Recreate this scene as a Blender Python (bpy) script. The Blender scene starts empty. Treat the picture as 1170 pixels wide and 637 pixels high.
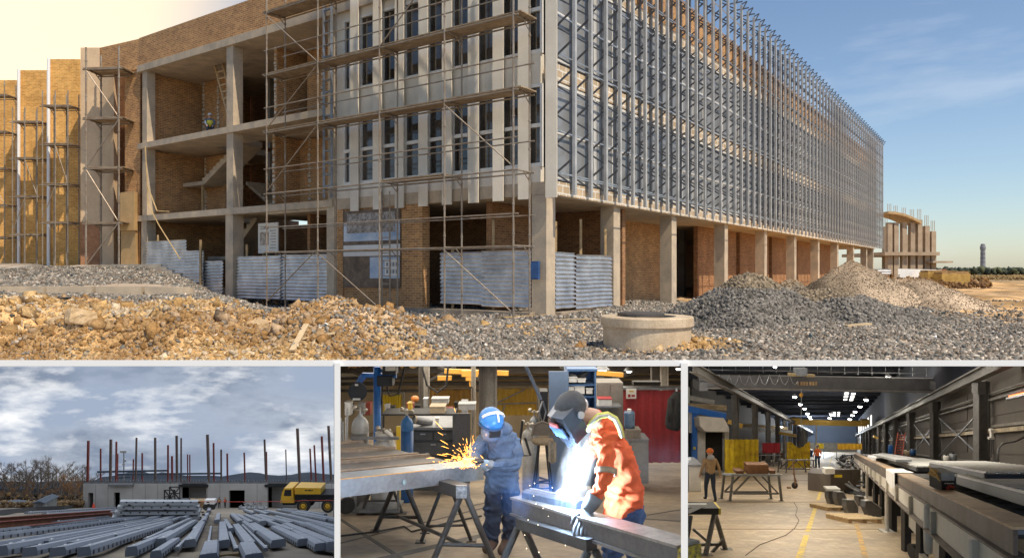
import bpy, math, random
import numpy as np
from mathutils import Vector as V, Matrix
SC = bpy.context.scene
COL = SC.collection
R = math.radians
rnd = random.Random(7)
F = 829.0                      # focal length in photograph pixels (1170 wide)
EYE = 1.6

# ------------------------------------------------------------------ mesh helper
def unit(v):
    v = V(v); return v.normalized()

class MB:
    def __init__(s):
        s.v = []; s.f = []; s.m = []; s.cur = 0
    def add(s, vs, fs):
        b = len(s.v)
        s.v.extend([tuple(p) for p in vs])
        s.f.extend([tuple(i + b for i in f) for f in fs])
        s.m.extend([s.cur] * len(fs))
        return s
    def box(s, c, size, ax=None):
        """box by centre and full size, ax = three axis vectors"""
        c = V(c); X, Y, Z = ax if ax else (V((1,0,0)), V((0,1,0)), V((0,0,1)))
        X = V(X) * size[0] / 2; Y = V(Y) * size[1] / 2; Z = V(Z) * size[2] / 2
        vs = [c - X - Y - Z, c + X - Y - Z, c + X + Y - Z, c - X + Y - Z,
              c - X - Y + Z, c + X - Y + Z, c + X + Y + Z, c - X + Y + Z]
        return s.add(vs, [(0,3,2,1), (4,5,6,7), (0,1,5,4), (1,2,6,5), (2,3,7,6), (3,0,4,7)])
    def bx(s, x0, x1, y0, y1, z0, z1):
        return s.box(((x0+x1)/2, (y0+y1)/2, (z0+z1)/2), (x1-x0, y1-y0, z1-z0))
    def bar(s, p0, p1, w, h, up=(0,0,1)):
        p0 = V(p0); p1 = V(p1); d = (p1 - p0)
        L = d.length
        if L < 1e-6: return s
        d /= L; up = V(up)
        side = d.cross(up)
        if side.length < 1e-3: side = d.cross(V((1,0,0)))
        side.normalize(); u2 = side.cross(d).normalized()
        return s.box((p0+p1)/2, (w, L, h), (side, d, u2))
    def tube(s, p0, p1, r, n=6, r1=None, cap=True):
        p0 = V(p0); p1 = V(p1); d = p1 - p0
        if d.length < 1e-6: return s
        d.normalize(); r1 = r if r1 is None else r1
        a = d.orthogonal().normalized(); b = d.cross(a)
        vs = []
        for p, rr in ((p0, r), (p1, r1)):
            for i in range(n):
                t = 2*math.pi*i/n
                vs.append(p + a*math.cos(t)*rr + b*math.sin(t)*rr)
        fs = [(i, (i+1) % n, n+(i+1) % n, n+i) for i in range(n)]
        if cap: fs += [tuple(range(n))[::-1], tuple(range(n, 2*n))]
        return s.add(vs, fs)
    def path(s, pts, r, n=6):
        pts = [V(p) for p in pts]
        rs = r if isinstance(r, (list, tuple)) else [r]*len(pts)
        vs = []; a = None
        for i, p in enumerate(pts):
            d = (pts[min(i+1, len(pts)-1)] - pts[max(i-1, 0)])
            if d.length < 1e-9: d = V((0,0,1))
            d.normalize()
            if a is None: a = d.orthogonal().normalized()
            a = (a - d*a.dot(d))
            if a.length < 1e-6: a = d.orthogonal()
            a.normalize(); b = d.cross(a)
            for k in range(n):
                t = 2*math.pi*k/n
                vs.append(p + (a*math.cos(t) + b*math.sin(t))*rs[i])
        fs = []
        for i in range(len(pts)-1):
            for k in range(n):
                fs.append((i*n+k, i*n+(k+1) % n, (i+1)*n+(k+1) % n, (i+1)*n+k))
        fs += [tuple(range(n))[::-1], tuple(range((len(pts)-1)*n, len(pts)*n))]
        return s.add(vs, fs)
    def prism(s, poly, vec):
        vec = V(vec); n = len(poly); poly = [V(p) for p in poly]
        vs = poly + [p + vec for p in poly]
        fs = [tuple(range(n))[::-1], tuple(range(n, 2*n))]
        fs += [(i, (i+1) % n, n+(i+1) % n, n+i) for i in range(n)]
        return s.add(vs, fs)
    def lathe(s, c, prof, n=16, ax=(0,0,1), cap=True):
        """prof = [(r, h)...] from bottom to top about axis ax"""
        c = V(c); z = unit(ax); a = z.orthogonal().normalized(); b = z.cross(a)
        vs = []
        for r, h in prof:
            for k in range(n):
                t = 2*math.pi*k/n
                vs.append(c + z*h + (a*math.cos(t) + b*math.sin(t))*r)
        fs = []
        for i in range(len(prof)-1):
            for k in range(n):
                fs.append((i*n+k, i*n+(k+1) % n, (i+1)*n+(k+1) % n, (i+1)*n+k))
        if cap: fs += [tuple(range(n))[::-1], tuple(range((len(prof)-1)*n, len(prof)*n))]
        return s.add(vs, fs)
    def ball(s, c, r, nu=10, nv=7, ax=None):
        c = V(c); r = r if isinstance(r, (tuple, list)) else (r, r, r)
        X, Y, Z = ax if ax else (V((1,0,0)), V((0,1,0)), V((0,0,1)))
        vs = [c - Z*r[2]]
        for j in range(1, nv):
            ph = -math.pi/2 + math.pi*j/nv
            for i in range(nu):
                t = 2*math.pi*i/nu
                vs.append(c + X*(r[0]*math.cos(ph)*math.cos(t)) + Y*(r[1]*math.cos(ph)*math.sin(t)) + Z*(r[2]*math.sin(ph)))
        vs.append(c + Z*r[2])
        fs = [(0, 1+(i+1) % nu, 1+i) for i in range(nu)]
        for j in range(nv-2):
            for i in range(nu):
                a = 1+j*nu
                fs.append((a+i, a+(i+1) % nu, a+nu+(i+1) % nu, a+nu+i))
        a = 1+(nv-2)*nu; t = len(vs)-1
        fs += [(a+i, a+(i+1) % nu, t) for i in range(nu)]
        return s.add(vs, fs)
    def grid(s, fn, nu, nv):
        vs = [fn(i/nu, j/nv) for j in range(nv+1) for i in range(nu+1)]
        fs = [(j*(nu+1)+i, j*(nu+1)+i+1, (j+1)*(nu+1)+i+1, (j+1)*(nu+1)+i) for j in range(nv) for i in range(nu)]
        return s.add(vs, fs)

def set_uv(me):
    n = len(me.loops)
    if not n: return
    uv = me.uv_layers.new(name='UVMap')
    co = np.empty(len(me.vertices)*3, np.float32); me.vertices.foreach_get('co', co); co = co.reshape(-1, 3)
    li = np.empty(n, np.int32); me.loops.foreach_get('vertex_index', li)
    npoly = len(me.polygons)
    tot = np.empty(npoly, np.int32); me.polygons.foreach_get('loop_total', tot)
    nr = np.empty(npoly*3, np.float32); me.polygons.foreach_get('normal', nr); nr = nr.reshape(-1, 3)
    N = np.repeat(nr, tot, axis=0); P = co[li]
    flat = np.abs(N[:, 2]) > .7
    h = np.stack([-N[:, 1], N[:, 0]], 1); l = np.linalg.norm(h, axis=1); l[l < 1e-6] = 1; h /= l[:, None]
    U = np.where(flat, P[:, 0], P[:, 0]*h[:, 0] + P[:, 1]*h[:, 1])
    W = np.where(flat, P[:, 1], P[:, 2])
    uv.data.foreach_set('uv', np.stack([U, W], 1).astype(np.float32).ravel())

def root_loc(p):
    o = V((0,0,0))
    while p is not None:
        o += V(p.location); p = p.parent
    return o

def obj(name, mb, mat, parent=None, smooth=False, loc=None):
    """link one mesh object; its vertices are given in world coordinates (or around the thing's own origin for repeats)"""
    me = bpy.data.meshes.new(name)
    off = root_loc(parent) if parent is not None else V((0,0,0))
    if loc is not None: off = V((0,0,0))   # vertices already local
    vs = [(p[0]-off.x, p[1]-off.y, p[2]-off.z) for p in mb.v]
    me.from_pydata(vs, [], mb.f)
    mats = mat if isinstance(mat, (list, tuple)) else [mat]
    for m in mats: me.materials.append(m)
    if len(mats) > 1: me.polygons.foreach_set('material_index', mb.m)
    if smooth: me.polygons.foreach_set('use_smooth', [True]*len(mb.f))
    me.update(); set_uv(me)
    o = bpy.data.objects.new(name, me); COL.objects.link(o)
    if parent is not None: o.parent = parent
    if loc is not None: o.location = loc
    return o

def tag(o, label=None, cat=None, group=None, kind=None):
    if label: o['label'] = label
    if cat: o['category'] = cat
    if group: o['group'] = group
    if kind: o['kind'] = kind
    return o

def thing(name, label, cat, loc=(0,0,0), group=None, rz=0):
    o = bpy.data.objects.new(name, None); COL.objects.link(o)
    o.location = loc; o.rotation_euler = (0, 0, rz); o.empty_display_size = .2
    return tag(o, label, cat, group)

def single(name, mb, mat, label, cat, group=None, smooth=False, kind=None, loc=None):
    o = obj(name, mb, mat, None, smooth, loc)
    if kind: return tag(o, kind=kind)
    return tag(o, label, cat, group)

def struct(name, mb, mat, smooth=False, kind='structure'):
    o = obj(name, mb, mat, None, smooth); o['kind'] = kind; return o

def kids(o): return list(o.children)
def dup(root, loc=None, rz=None, label=None, group=None, scale=None):
    ch0 = [(c, [(g) for g in kids(c)]) for c in kids(root)]
    r = root.copy(); COL.objects.link(r)
    if loc is not None: r.location = loc
    if rz is not None: r.rotation_euler = (0, 0, rz)
    if scale is not None: r.scale = scale if not isinstance(scale, (int, float)) else (scale,)*3
    if label: r['label'] = label
    if group: r['group'] = group
    for c, gs in ch0:
        d = c.copy(); COL.objects.link(d); d.parent = r
        for g in gs:
            e = g.copy(); COL.objects.link(e); e.parent = d
    return r

def np_mesh(name, co, faces, mat, kind=None, smooth=False, col=None):
    """big quad/tri mesh from numpy arrays"""
    me = bpy.data.meshes.new(name)
    nf, k = faces.shape
    me.vertices.add(len(co)); me.vertices.foreach_set('co', co.astype(np.float32).ravel())
    me.loops.add(nf*k); me.loops.foreach_set('vertex_index', faces.astype(np.int32).ravel())
    me.polygons.add(nf); me.polygons.foreach_set('loop_start', np.arange(0, nf*k, k, dtype=np.int32))
    me.polygons.foreach_set('loop_total', np.full(nf, k, np.int32))
    if smooth: me.polygons.foreach_set('use_smooth', np.ones(nf, bool))
    me.materials.append(mat)
    me.update(calc_edges=True)
    if col is not None:
        a = me.color_attributes.new('tint', 'FLOAT_COLOR', 'POINT')
        a.data.foreach_set('color', col.astype(np.float32).ravel())
    o = bpy.data.objects.new(name, me); COL.objects.link(o)
    if kind: o['kind'] = kind
    return o

RNG = np.random.default_rng(5)
CUBE = np.array([[-1,-1,-1],[1,-1,-1],[1,1,-1],[-1,1,-1],[-1,-1,1],[1,-1,1],[1,1,1],[-1,1,1]], float)*.5
CF = np.array([[0,3,2,1],[4,5,6,7],[0,1,5,4],[1,2,6,5],[2,3,7,6],[3,0,4,7]])
def rocks(name, pos, size, mat, cols, kind='stuff', flat=.7):
    """crushed stones: every one a small irregular six-sided block"""
    n = len(pos)
    base = CUBE[None] + RNG.normal(0, .17, (n, 8, 3))
    sc = size[:, None]*RNG.uniform(.6, 1.25, (n, 3)); sc[:, 2] *= flat
    base = base*sc[:, None, :]
    q = RNG.normal(size=(n, 4)); q /= np.linalg.norm(q, axis=1)[:, None]
    w, x, y, z = q.T
    M = np.stack([1-2*(y*y+z*z), 2*(x*y-z*w), 2*(x*z+y*w), 2*(x*y+z*w), 1-2*(x*x+z*z), 2*(y*z-x*w),
                  2*(x*z-y*w), 2*(y*z+x*w), 1-2*(x*x+y*y)], 1).reshape(n, 3, 3)
    co = np.einsum('nij,nkj->nki', M, base) + pos[:, None, :]
    f = (CF[None] + (np.arange(n)*8)[:, None, None]).reshape(-1, 4)
    cc = np.repeat(np.concatenate([cols, np.ones((n, 1))], 1), 8, axis=0)
    return np_mesh(name, co.reshape(-1, 3), f, mat, kind, False, cc)

# ------------------------------------------------------------------ materials
MATS = {}
def nn(nt, t, **kw):
    n = nt.nodes.new(t)
    for k, v in kw.items():
        if k.startswith('i_'): n.inputs[k[2:].replace('_', ' ')].default_value = v
        else: setattr(n, k, v)
    return n
def base_mat(name):
    m = bpy.data.materials.new(name); m.use_nodes = True
    nt = m.node_tree; b = nt.nodes['Principled BSDF']
    MATS[name] = m
    return m, nt, b
def mixc(nt, fac, a, b, mode='MIX'):
    n = nt.nodes.new('ShaderNodeMix'); n.data_type = 'RGBA'; n.blend_type = mode
    for sock, val in ((n.inputs[0], fac), (n.inputs[6], a), (n.inputs[7], b)):
        if hasattr(val, 'links'): nt.links.new(val, sock)
        elif isinstance(val, (int, float)): sock.default_value = val
        else: sock.default_value = (*val[:3], 1)
    return n.outputs[2]
def noise(nt, scale, detail=4, rough=.6, vec=None, lo=.35, hi=.65):
    if vec is None:
        vec = nn(nt, 'ShaderNodeTexCoord').outputs['Object']
    n = nn(nt, 'ShaderNodeTexNoise'); n.inputs['Scale'].default_value = scale
    n.inputs['Detail'].default_value = detail; n.inputs['Roughness'].default_value = rough
    nt.links.new(vec, n.inputs['Vector'])
    r = nn(nt, 'ShaderNodeMapRange'); r.inputs[1].default_value = lo; r.inputs[2].default_value = hi
    nt.links.new(n.outputs['Fac'], r.inputs[0])
    return r.outputs[0]
def mat(name, col, rough=.8, metal=0., col2=None, scale=2., var=.2, fine=25., bump=.0, bscale=30., spec=.5, lo=.35, hi=.65,
        emit=None, es=1., alpha=None, trans=0.):
    if name in MATS: return MATS[name]
    m, nt, b = base_mat(name)
    c2 = col2 if col2 else tuple(c*(1-var*1.6) for c in col)
    c = mixc(nt, noise(nt, scale, 5, .6, lo=lo, hi=hi), col, c2)
    g = mixc(nt, noise(nt, fine, 3, .6), (1+var*.5,)*3, (1-var*.7,)*3)
    c = mixc(nt, 1., c, g, 'MULTIPLY')
    nt.links.new(c, b.inputs['Base Color'])
    b.inputs['Roughness'].default_value = rough; b.inputs['Metallic'].default_value = metal
    b.inputs['Specular IOR Level'].default_value = spec
    if bump:
        bn = nn(nt, 'ShaderNodeBump'); bn.inputs['Strength'].default_value = bump; bn.inputs['Distance'].default_value = .02
        nt.links.new(noise(nt, bscale, 4, .65, lo=0, hi=1), bn.inputs['Height']); nt.links.new(bn.outputs[0], b.inputs['Normal'])
    if emit:
        b.inputs['Emission Color'].default_value = (*emit, 1); b.inputs['Emission Strength'].default_value = es
    if alpha is not None: b.inputs['Alpha'].default_value = alpha
    if trans: b.inputs['Transmission Weight'].default_value = trans
    return m
def brick_mat(name, c1, c2, mortar, scale=1., stain=(.78,.76,.74), bw=.30, rh=.10, ms=.014):
    m, nt, b = base_mat(name)
    uv = nn(nt, 'ShaderNodeTexCoord').outputs['UV']
    t = nn(nt, 'ShaderNodeTexBrick'); nt.links.new(uv, t.inputs['Vector'])
    t.inputs['Scale'].default_value = scale; t.inputs['Brick Width'].default_value = bw; t.inputs['Row Height'].default_value = rh
    t.inputs['Mortar Size'].default_value = ms; t.inputs['Bias'].default_value = 0.
    t.inputs['Color1'].default_value = (*c1, 1); t.inputs['Color2'].default_value = (*c2, 1); t.inputs['Mortar'].default_value = (*mortar, 1)
    c = mixc(nt, 1., t.outputs['Color'], mixc(nt, noise(nt, .6, 6, .65), (1.08,1.08,1.08), stain), 'MULTIPLY')
    c = mixc(nt, 1., c, mixc(nt, noise(nt, 5, 3, .6), (1.08,1.06,1.04), (.86,.86,.87)), 'MULTIPLY')
    nt.links.new(c, b.inputs['Base Color']); b.inputs['Roughness'].default_value = .9
    bn = nn(nt, 'ShaderNodeBump'); bn.inputs['Strength'].default_value = .5; bn.inputs['Distance'].default_value = .01; bn.invert = True
    nt.links.new(t.outputs['Fac'], bn.inputs['Height']); nt.links.new(bn.outputs[0], b.inputs['Normal'])
    return m
def tint_mat(name, rough=.95, bump=.3, bscale=40, mult=1.):
    """stones and soil: colour comes from the 'tint' attribute of each stone or spot"""
    m, nt, b = base_mat(name)
    a = nn(nt, 'ShaderNodeAttribute'); a.attribute_name = 'tint'
    c = mixc(nt, 1., a.outputs['Color'], mixc(nt, noise(nt, 14, 4, .7), (1.25*mult,)*3, (.65*mult,)*3), 'MULTIPLY')
    nt.links.new(c, b.inputs['Base Color']); b.inputs['Roughness'].default_value = rough
    b.inputs['Specular IOR Level'].default_value = .2
    bn = nn(nt, 'ShaderNodeBump'); bn.inputs['Strength'].default_value = bump; bn.inputs['Distance'].default_value = .05
    nt.links.new(noise(nt, bscale, 5, .7, lo=0, hi=1), bn.inputs['Height']); nt.links.new(bn.outputs[0], b.inputs['Normal'])
    return m
def glow(name, col, s):
    m = bpy.data.materials.new(name); m.use_nodes = True; nt = m.node_tree
    nt.nodes.remove(nt.nodes['Principled BSDF'])
    e = nn(nt, 'ShaderNodeEmission'); e.inputs[0].default_value = (*col, 1); e.inputs[1].default_value = s
    nt.links.new(e.outputs[0], nt.nodes['Material Output'].inputs[0]); MATS[name] = m
    return m

# shared materials
mat('concrete', (.60,.48,.34), .85, col2=(.41,.34,.26), scale=1.3, var=.16, bump=.2)
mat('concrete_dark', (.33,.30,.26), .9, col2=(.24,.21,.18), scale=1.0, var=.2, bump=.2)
mat('galv', (.62,.64,.67), .38, .75, col2=(.48,.50,.53), scale=2.5, var=.18)
mat('sheet', (.86,.86,.86), .28, .8, col2=(.55,.56,.58), scale=1.6, var=.2, bump=.25, bscale=5)
mat('steel_grey', (.30,.31,.33), .5, .6, var=.25)
mat('scaf', (.40,.35,.29), .55, .5, col2=(.30,.22,.15), scale=3, var=.25)
mat('plank', (.40,.30,.19), .85, col2=(.24,.17,.11), scale=3, var=.3, bump=.2)
mat('wood', (.50,.35,.18), .8, col2=(.38,.25,.12), scale=4, var=.25)
mat('white_paint', (.86,.86,.85), .5, var=.02)
mat('fin_white', (.78,.71,.60), .6, col2=(.66,.60,.50), scale=.8, var=.08)
mat('frame_white', (.78,.76,.72), .5, var=.06)
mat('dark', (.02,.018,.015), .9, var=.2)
mat('black', (.015,.015,.017), .6, var=.2)
mat('rubber', (.03,.03,.03), .85, var=.2)
mat('plaster', (.68,.62,.52), .9, var=.15)
brick_mat('brick_orange', (.62,.31,.11), (.38,.17,.06), (.62,.46,.27))
brick_mat('brick_warm_light', (.86,.47,.12), (.64,.30,.06), (.84,.56,.24), stain=(.75,.72,.66))  # left bays: warm golden light put into the brick colour
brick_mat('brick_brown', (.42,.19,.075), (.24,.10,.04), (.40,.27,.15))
# ================================================================== the construction site
C0 = V((1.25, 26.0, 0))
DL = V((-.822, .570, 0)).normalized(); NL = V((-.570, -.822, 0)).normalized()
DR = V((.570, .822, 0)).normalized(); NR = V((.822, -.570, 0)).normalized()
UP = V((0, 0, 1))
def LF(u, n, z): return C0 + DL*u + NL*n + UP*z
def RF(v, n, z): return C0 + DR*v + NR*n + UP*z
def at(px, py, Y): return V(((px-585)/F*Y, Y, EYE - (py-311)/F*Y))
def uof(px):
    k = (px-585)/F; return (1.25-26*k)/(.822+.57*k)
def vof(px):
    k = (px-585)/F; return (26*k-1.25)/(.57-.822*k)
def lbox(mb, u0, u1, n0, n1, z0, z1): return mb.box(LF((u0+u1)/2, (n0+n1)/2, (z0+z1)/2), (u1-u0, n1-n0, z1-z0), (DL, NL, UP))
def rbox(mb, v0, v1, n0, n1, z0, z1): return mb.box(RF((v0+v1)/2, (n0+n1)/2, (z0+z1)/2), (v1-v0, n1-n0, z1-z0), (DR, NR, UP))

def sst(a, b, x):
    t = np.clip((x-a)/(b-a), 0, 1); return t*t*(3-2*t)
_OCT = [(RNG.uniform(0, 6.28, 3), RNG.uniform(0, 6.28), s) for s in (.25, .25, .6, .6, .6, 1.3, 1.3, 1.3, 2.7, 2.7, 5, 5)]
def fbm(x, y):
    s = 0
    for (p, a, f) in _OCT:
        s = s + np.sin(f*(x*math.cos(a)+y*math.sin(a))*2.1+p[0]+1.3*np.sin(f*(y*math.cos(a)-x*math.sin(a))*1.7+p[1]))*(.45/f**.9)
    return s
MOUNDS = [  # x, y, h, sx, sy   heaps of dug soil in front of the building
    (-9.8, 16.0, .15, 3.2, 1.2), (-6.2, 16.4, .20, 1.6, 1.0), (-7.6, 18.0, .26, .9, .8), (-12.5, 18.2, .10, 2.0, 1.4),
    (-4.6, 17.2, .50, 1.1, .9), (-3.6, 16.2, .22, 1.2, .8), (-2.6, 15.4, .16, 1.2, .7), (-8.2, 14.4, .25, 2.2, .5), (-4.9, 14.6, .18, 1.5, .4), (-11, 14.6, .25, 1.5, .5),
    (-27.5, 42, .22, 1.4, .8), (-24.0, 41, .15, 1.0, .8),
    (3.3, 15.6, .16, 1.3, .8), (1.8, 25.0, .15, 1.2, .5), (40, 78, .9, 5, 2.4), (52, 84, .6, 6, 2.0), (32, 76, 1.0, 3, 2)]
PILES = []
def ground(x, y):
    x = np.asarray(x, float); y = np.asarray(y, float)
    z0 = .386 - (37-np.minimum(y, 45))*.0095; z1 = .51 - (41-np.minimum(y, 45))*.0027
    w = sst(0, 1, (-x/np.maximum(y, 1)-z0)/np.maximum(z1-z0, .08))
    hi = np.clip(.05*np.minimum(y, 46)-.2, 0, 9)*sst(13.3, 17.5, y)*(.72+.28*sst(18, 34, y))
    z = w*hi
    for (mx, my, h, sx, sy) in MOUNDS:
        z = z + h*np.exp(-((x-mx)/sx)**2-((y-my)/sy)**2)*sst(13.2, 14.2, y)
    rough = (.035 + .10*np.exp(-((y-16)/4)**2)*sst(.5, -4, x))*sst(13.2, 14.0, y)
    near = sst(120, 60, y)
    lump = np.abs(fbm(x*2.1+7, y*2.3))*.085*np.exp(-((y-16)/3.5)**2)*sst(.3, -2.5, x)*sst(13.2, 14.2, y)
    return z + lump + fbm(x, y)*rough*near - .02*sst(14, 13.2, y)
def gz(x, y): return float(ground(x, y))

def soil_mask(x, y):
    """1 = tan soil, 0 = grey crushed stone"""
    m = sst(.2, .7, sst(-.5, -2.4, x+.22*(y-16)+.6*np.sin(y*.9)) * sst(25, 20.5, y))
    m = np.maximum(m, np.exp(-((x-3.4)/1.9)**2-((y-15.2)/1.1)**2)*1.3)
    m = np.maximum(m, sst(36, 44, y - .35*np.abs(x-18)))
    m = np.maximum(m, sst(.50, .62, x/y)*sst(20, 34, y))
    return np.clip(m + .10*fbm(x*.8+4, y*.8), 0, 1)

# --- ground sheet (fan-shaped grid from the divider slab to the horizon)
nk, ny = 620, 330
ks = np.linspace(-1.5, 1.5, nk); ys = np.concatenate([13.2*np.exp(np.linspace(0, math.log(100/13.2), 270)), np.geomspace(104, 6000, 60)])
K, Y = np.meshgrid(ks, ys); X = K*Y
Z = ground(X, Y)
co = np.stack([X.ravel(), Y.ravel(), Z.ravel()], 1)
i = np.arange(nk-1)[None]+np.arange(len(ys)-1)[:, None]*nk
fc = np.stack([i, i+1, i+1+nk, i+nk], -1).reshape(-1, 4)
sm = soil_mask(X, Y).ravel()[:, None]
soil = np.array([.54, .34, .155]); grey = np.array([.30, .27, .235]); field = np.array([.33, .24, .13])
cc = grey*(1-sm)+soil*sm
ff = sst(70, 170, Y).ravel()[:, None]; cc = cc*(1-ff)+field*ff
vr = (1+.14*fbm(X*1.7+9, Y*1.7)).ravel()[:, None]; cc = np.clip(cc*vr, .02, .9)
gm = tint_mat('ground_soil', bump=.9, bscale=5)
ground_o = np_mesh('ground', co, fc, gm, 'structure', True, np.concatenate([cc, np.ones((len(cc), 1))], 1))

# --- loose stones and clods
def scatter(n, y0, y1, k0, k1, fn):
    t = RNG.uniform(0, 1, n); y = y0*(y1/y0)**t; k = RNG.uniform(k0, k1, n); x = k*y
    p = fn(x, y); keep = RNG.uniform(0, 1, n) < p
    return x[keep], y[keep]
x, y = scatter(120000, 13.25, 40, -.80, .80, lambda x, y: (1-soil_mask(x, y))*.95+.06)
sz = RNG.uniform(.03, .085, len(x))*np.where(y > 22, 1.35, 1)
z = ground(x, y)+sz*.12
g = RNG.lognormal(-.15, .45, len(x))[:, None]
c = np.array([.27, .24, .205])*g + np.array([.05, .02, 0])*RNG.uniform(-1, 1, (len(x), 1))
rocks('gravel', np.stack([x, y, z], 1), sz, tint_mat('stone', bump=.1), np.clip(c, .02, .85))
x, y = scatter(60000, 13.3, 24, -.80, .10, lambda x, y: soil_mask(x, y))
sz = np.clip(RNG.lognormal(-3.35, .6, len(x)), .015, .30)
sz = np.where(y < 14, np.minimum(sz, .1), sz); z = ground(x, y)+sz*.05
pal = np.array([[.58, .39, .19], [.52, .33, .14], [.64, .47, .27], [.44, .27, .11], [.62, .50, .35]])
c = pal[RNG.integers(0, 5, len(x))]*RNG.uniform(.7, 1.2, (len(x), 1)); dk_ = sst(.05, .55, fbm(x*.9+2, y*1.1))[:, None]; c = c*(1-.55*dk_)+np.array([.26, .13, .045])*.55*dk_
rocks('rubble', np.stack([x, y, z], 1), sz, tint_mat('clod', bump=.5), np.clip(c, .02, .85), flat=.75)
x, y = scatter(2500, 13.3, 17.5, .10, .32, lambda x, y: np.clip(soil_mask(x, y)*(np.exp(-((x-3.4)/2.2)**2-((y-15.2)/1.3)**2)), 0, 1))
sz = np.clip(RNG.lognormal(-3.1, .5, len(x)), .02, .16)
c = pal[RNG.integers(0, 4, len(x))]
rocks('loose_soil', np.stack([x, y, ground(x, y)], 1), sz, MATS['clod'], np.clip(c, .02, .85))
# a few boulders one can point to
for (px, py, Yb, s, lab) in ((72, 378, 15.0, .26, 'pale flat boulder lying on the soil heap'), (92, 391, 14.3, .25, 'squarish brown boulder below the pale flat one'),
                             (295, 372, 15.6, .20, 'rounded tan boulder at the foot of the soil heap'), (345, 354, 17.0, .20, 'upright tan clod on top of the soil heap before the fence')):
    p = at(px, py, Yb); mb = MB(); mb.box((0,0,0), (1,1,1)); me_ = bpy.data.meshes.new('t'); me_.from_pydata(mb.v, [], mb.f); import bmesh
    bm_ = bmesh.new(); bm_.from_mesh(me_); bmesh.ops.subdivide_edges(bm_, edges=bm_.edges, cuts=4, use_grid_fill=True)
    mb = MB(); rr_ = random.Random(int(px))
    for v_ in bm_.verts:
        q_ = v_.co.copy(); q_ = q_.lerp(q_.normalized()*.6, .45)*(1+rr_.uniform(-.07, .07)); q_.z *= .62; v_.co = q_*s*2
    bm_.verts.index_update(); mb.add([v_.co.copy() for v_ in bm_.verts], [tuple(l.index for l in f_.verts) for f_ in bm_.faces]); bm_.free()
    o = single('boulder', mb, mat('boulder', (.58,.43,.26), .95, col2=(.42,.28,.14), scale=4, var=.25, bump=.8), lab, 'boulder', 'boulders in the dug soil')
    o.location = (p.x, p.y, gz(p.x, p.y)+s*.2); o.rotation_euler = (rr_.uniform(-.3,.3), rr_.uniform(-.3,.3), rr_.uniform(0,3))
for (a, b, lab) in (((330, 402, 14.2), (382, 398, 14.6), 'pale wooden plank lying flat on the soil'), ((334, 409, 13.7), (350, 396, 14.7), 'short pale wooden plank crossing under the longer one')):
    mb = MB(); p = at(*a); q = at(*b); p.z = gz(p.x, p.y)+.06; q.z = gz(q.x, q.y)+.06; mb.bar(p, q, .11, .035)
    single('wood_plank', mb, mat('pale_wood', (.66,.50,.30), .8, var=.15), lab, 'plank')

for i, (px, py, Yb, ln, ang, m_, lab) in enumerate(((600, 361, 25.4, 1.9, .3, 'wood', 'brown board lying against the kerb below the meter box'), (655, 363, 24.5, 1.2, -.2, 'pale_wood', 'short pale board before the sunlit fence'), (676, 367, 22.8, .9, .5, 'wood', 'bent brown board on the gravel left of the concrete ring'),
    (215, 352, 21, 1.6, .1, 'pale_wood', 'pale board on the gravel before the fence gap'), (450, 372, 19.5, .8, -.6, 'concrete', 'broken piece of concrete on the gravel'), (980, 372, 20, .9, .4, 'pale_wood', 'pale board on the gravel at the right'), (30, 352, 22, 2.6, .02, 'black', 'dark pipe lying at the edge of the pavement'))):
    p = at(px, py, Yb); z_ = gz(p.x, p.y)+.06; d_ = V((math.cos(ang), math.sin(ang), .04))*ln/2; mb = MB(); mb.bar(V((p.x, p.y, z_))-d_, V((p.x, p.y, z_))+d_, .16, .05)
    single('board', mb, MATS[m_], lab, 'board', 'loose boards and offcuts on the site')
# --- stone heaps
def heap(name, cx, cy, h, rx, ry, ridge, lab, cst, nst, s0, s1, soilc):
    nu, nv = 72, 34
    a = np.linspace(0, 2*math.pi, nu, endpoint=False); r = np.linspace(0, 1.15, nv)
    A, Rr = np.meshgrid(a, r)
    wob = 1+.10*np.sin(A*3+cx)+.06*np.sin(A*7+cy)
    def hz(A, Rr): return h*np.clip(1-Rr, -.15, 1)**1.0*(1-.0*Rr) - h*.10*np.exp(-(Rr/.16)**2)
    x = np.cos(A)*Rr*rx*wob; y = np.sin(A)*Rr*ry*wob
    x = x + ridge*(1-np.clip(Rr, 0, 1))*np.cos(A)*0
    z = hz(A, Rr) + fbm(x*2+cx, y*2)*.05*h/2
    co = np.stack([x.ravel(), y.ravel(), z.ravel()], 1)
    i = np.arange(nu)[None]+np.arange(nv-1)[:, None]*nu; j = (np.arange(nu)+1) % nu; j = j[None]+np.arange(nv-1)[:, None]*nu
    f = np.stack([i, j, j+nu, i+nu], -1).reshape(-1, 4)
    cc = np.tile(np.array([*soilc, 1.]), (len(co), 1)); cc[:, :3] *= (1+.2*fbm(x*1.5, y*1.5)).ravel()[:, None]
    t = thing(name, lab, 'gravel heap', (cx, cy, gz(cx, cy)-.05), 'heaps of stone and grit beside the building')
    o = np_mesh('heap_body', co, f, gm, None, True, np.clip(cc, .02, .9)); o.parent = t
    if nst:
        A = RNG.uniform(0, 2*math.pi, nst); Rr = np.sqrt(RNG.uniform(0, 1.2, nst))
        w = 1+.10*np.sin(A*3+cx)+.06*np.sin(A*7+cy)
        x = np.cos(A)*Rr*rx*w; y = np.sin(A)*Rr*ry*w; z = hz(A, Rr)+fbm(x*2+cx, y*2)*.05*h/2+.01
        sz = RNG.uniform(s0, s1, nst)
        c = np.array(cst)*RNG.uniform(.5, 1.5, (nst, 1))
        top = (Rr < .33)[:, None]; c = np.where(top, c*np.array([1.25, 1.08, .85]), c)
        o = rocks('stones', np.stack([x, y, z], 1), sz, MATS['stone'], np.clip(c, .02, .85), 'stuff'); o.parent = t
    return t
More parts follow.
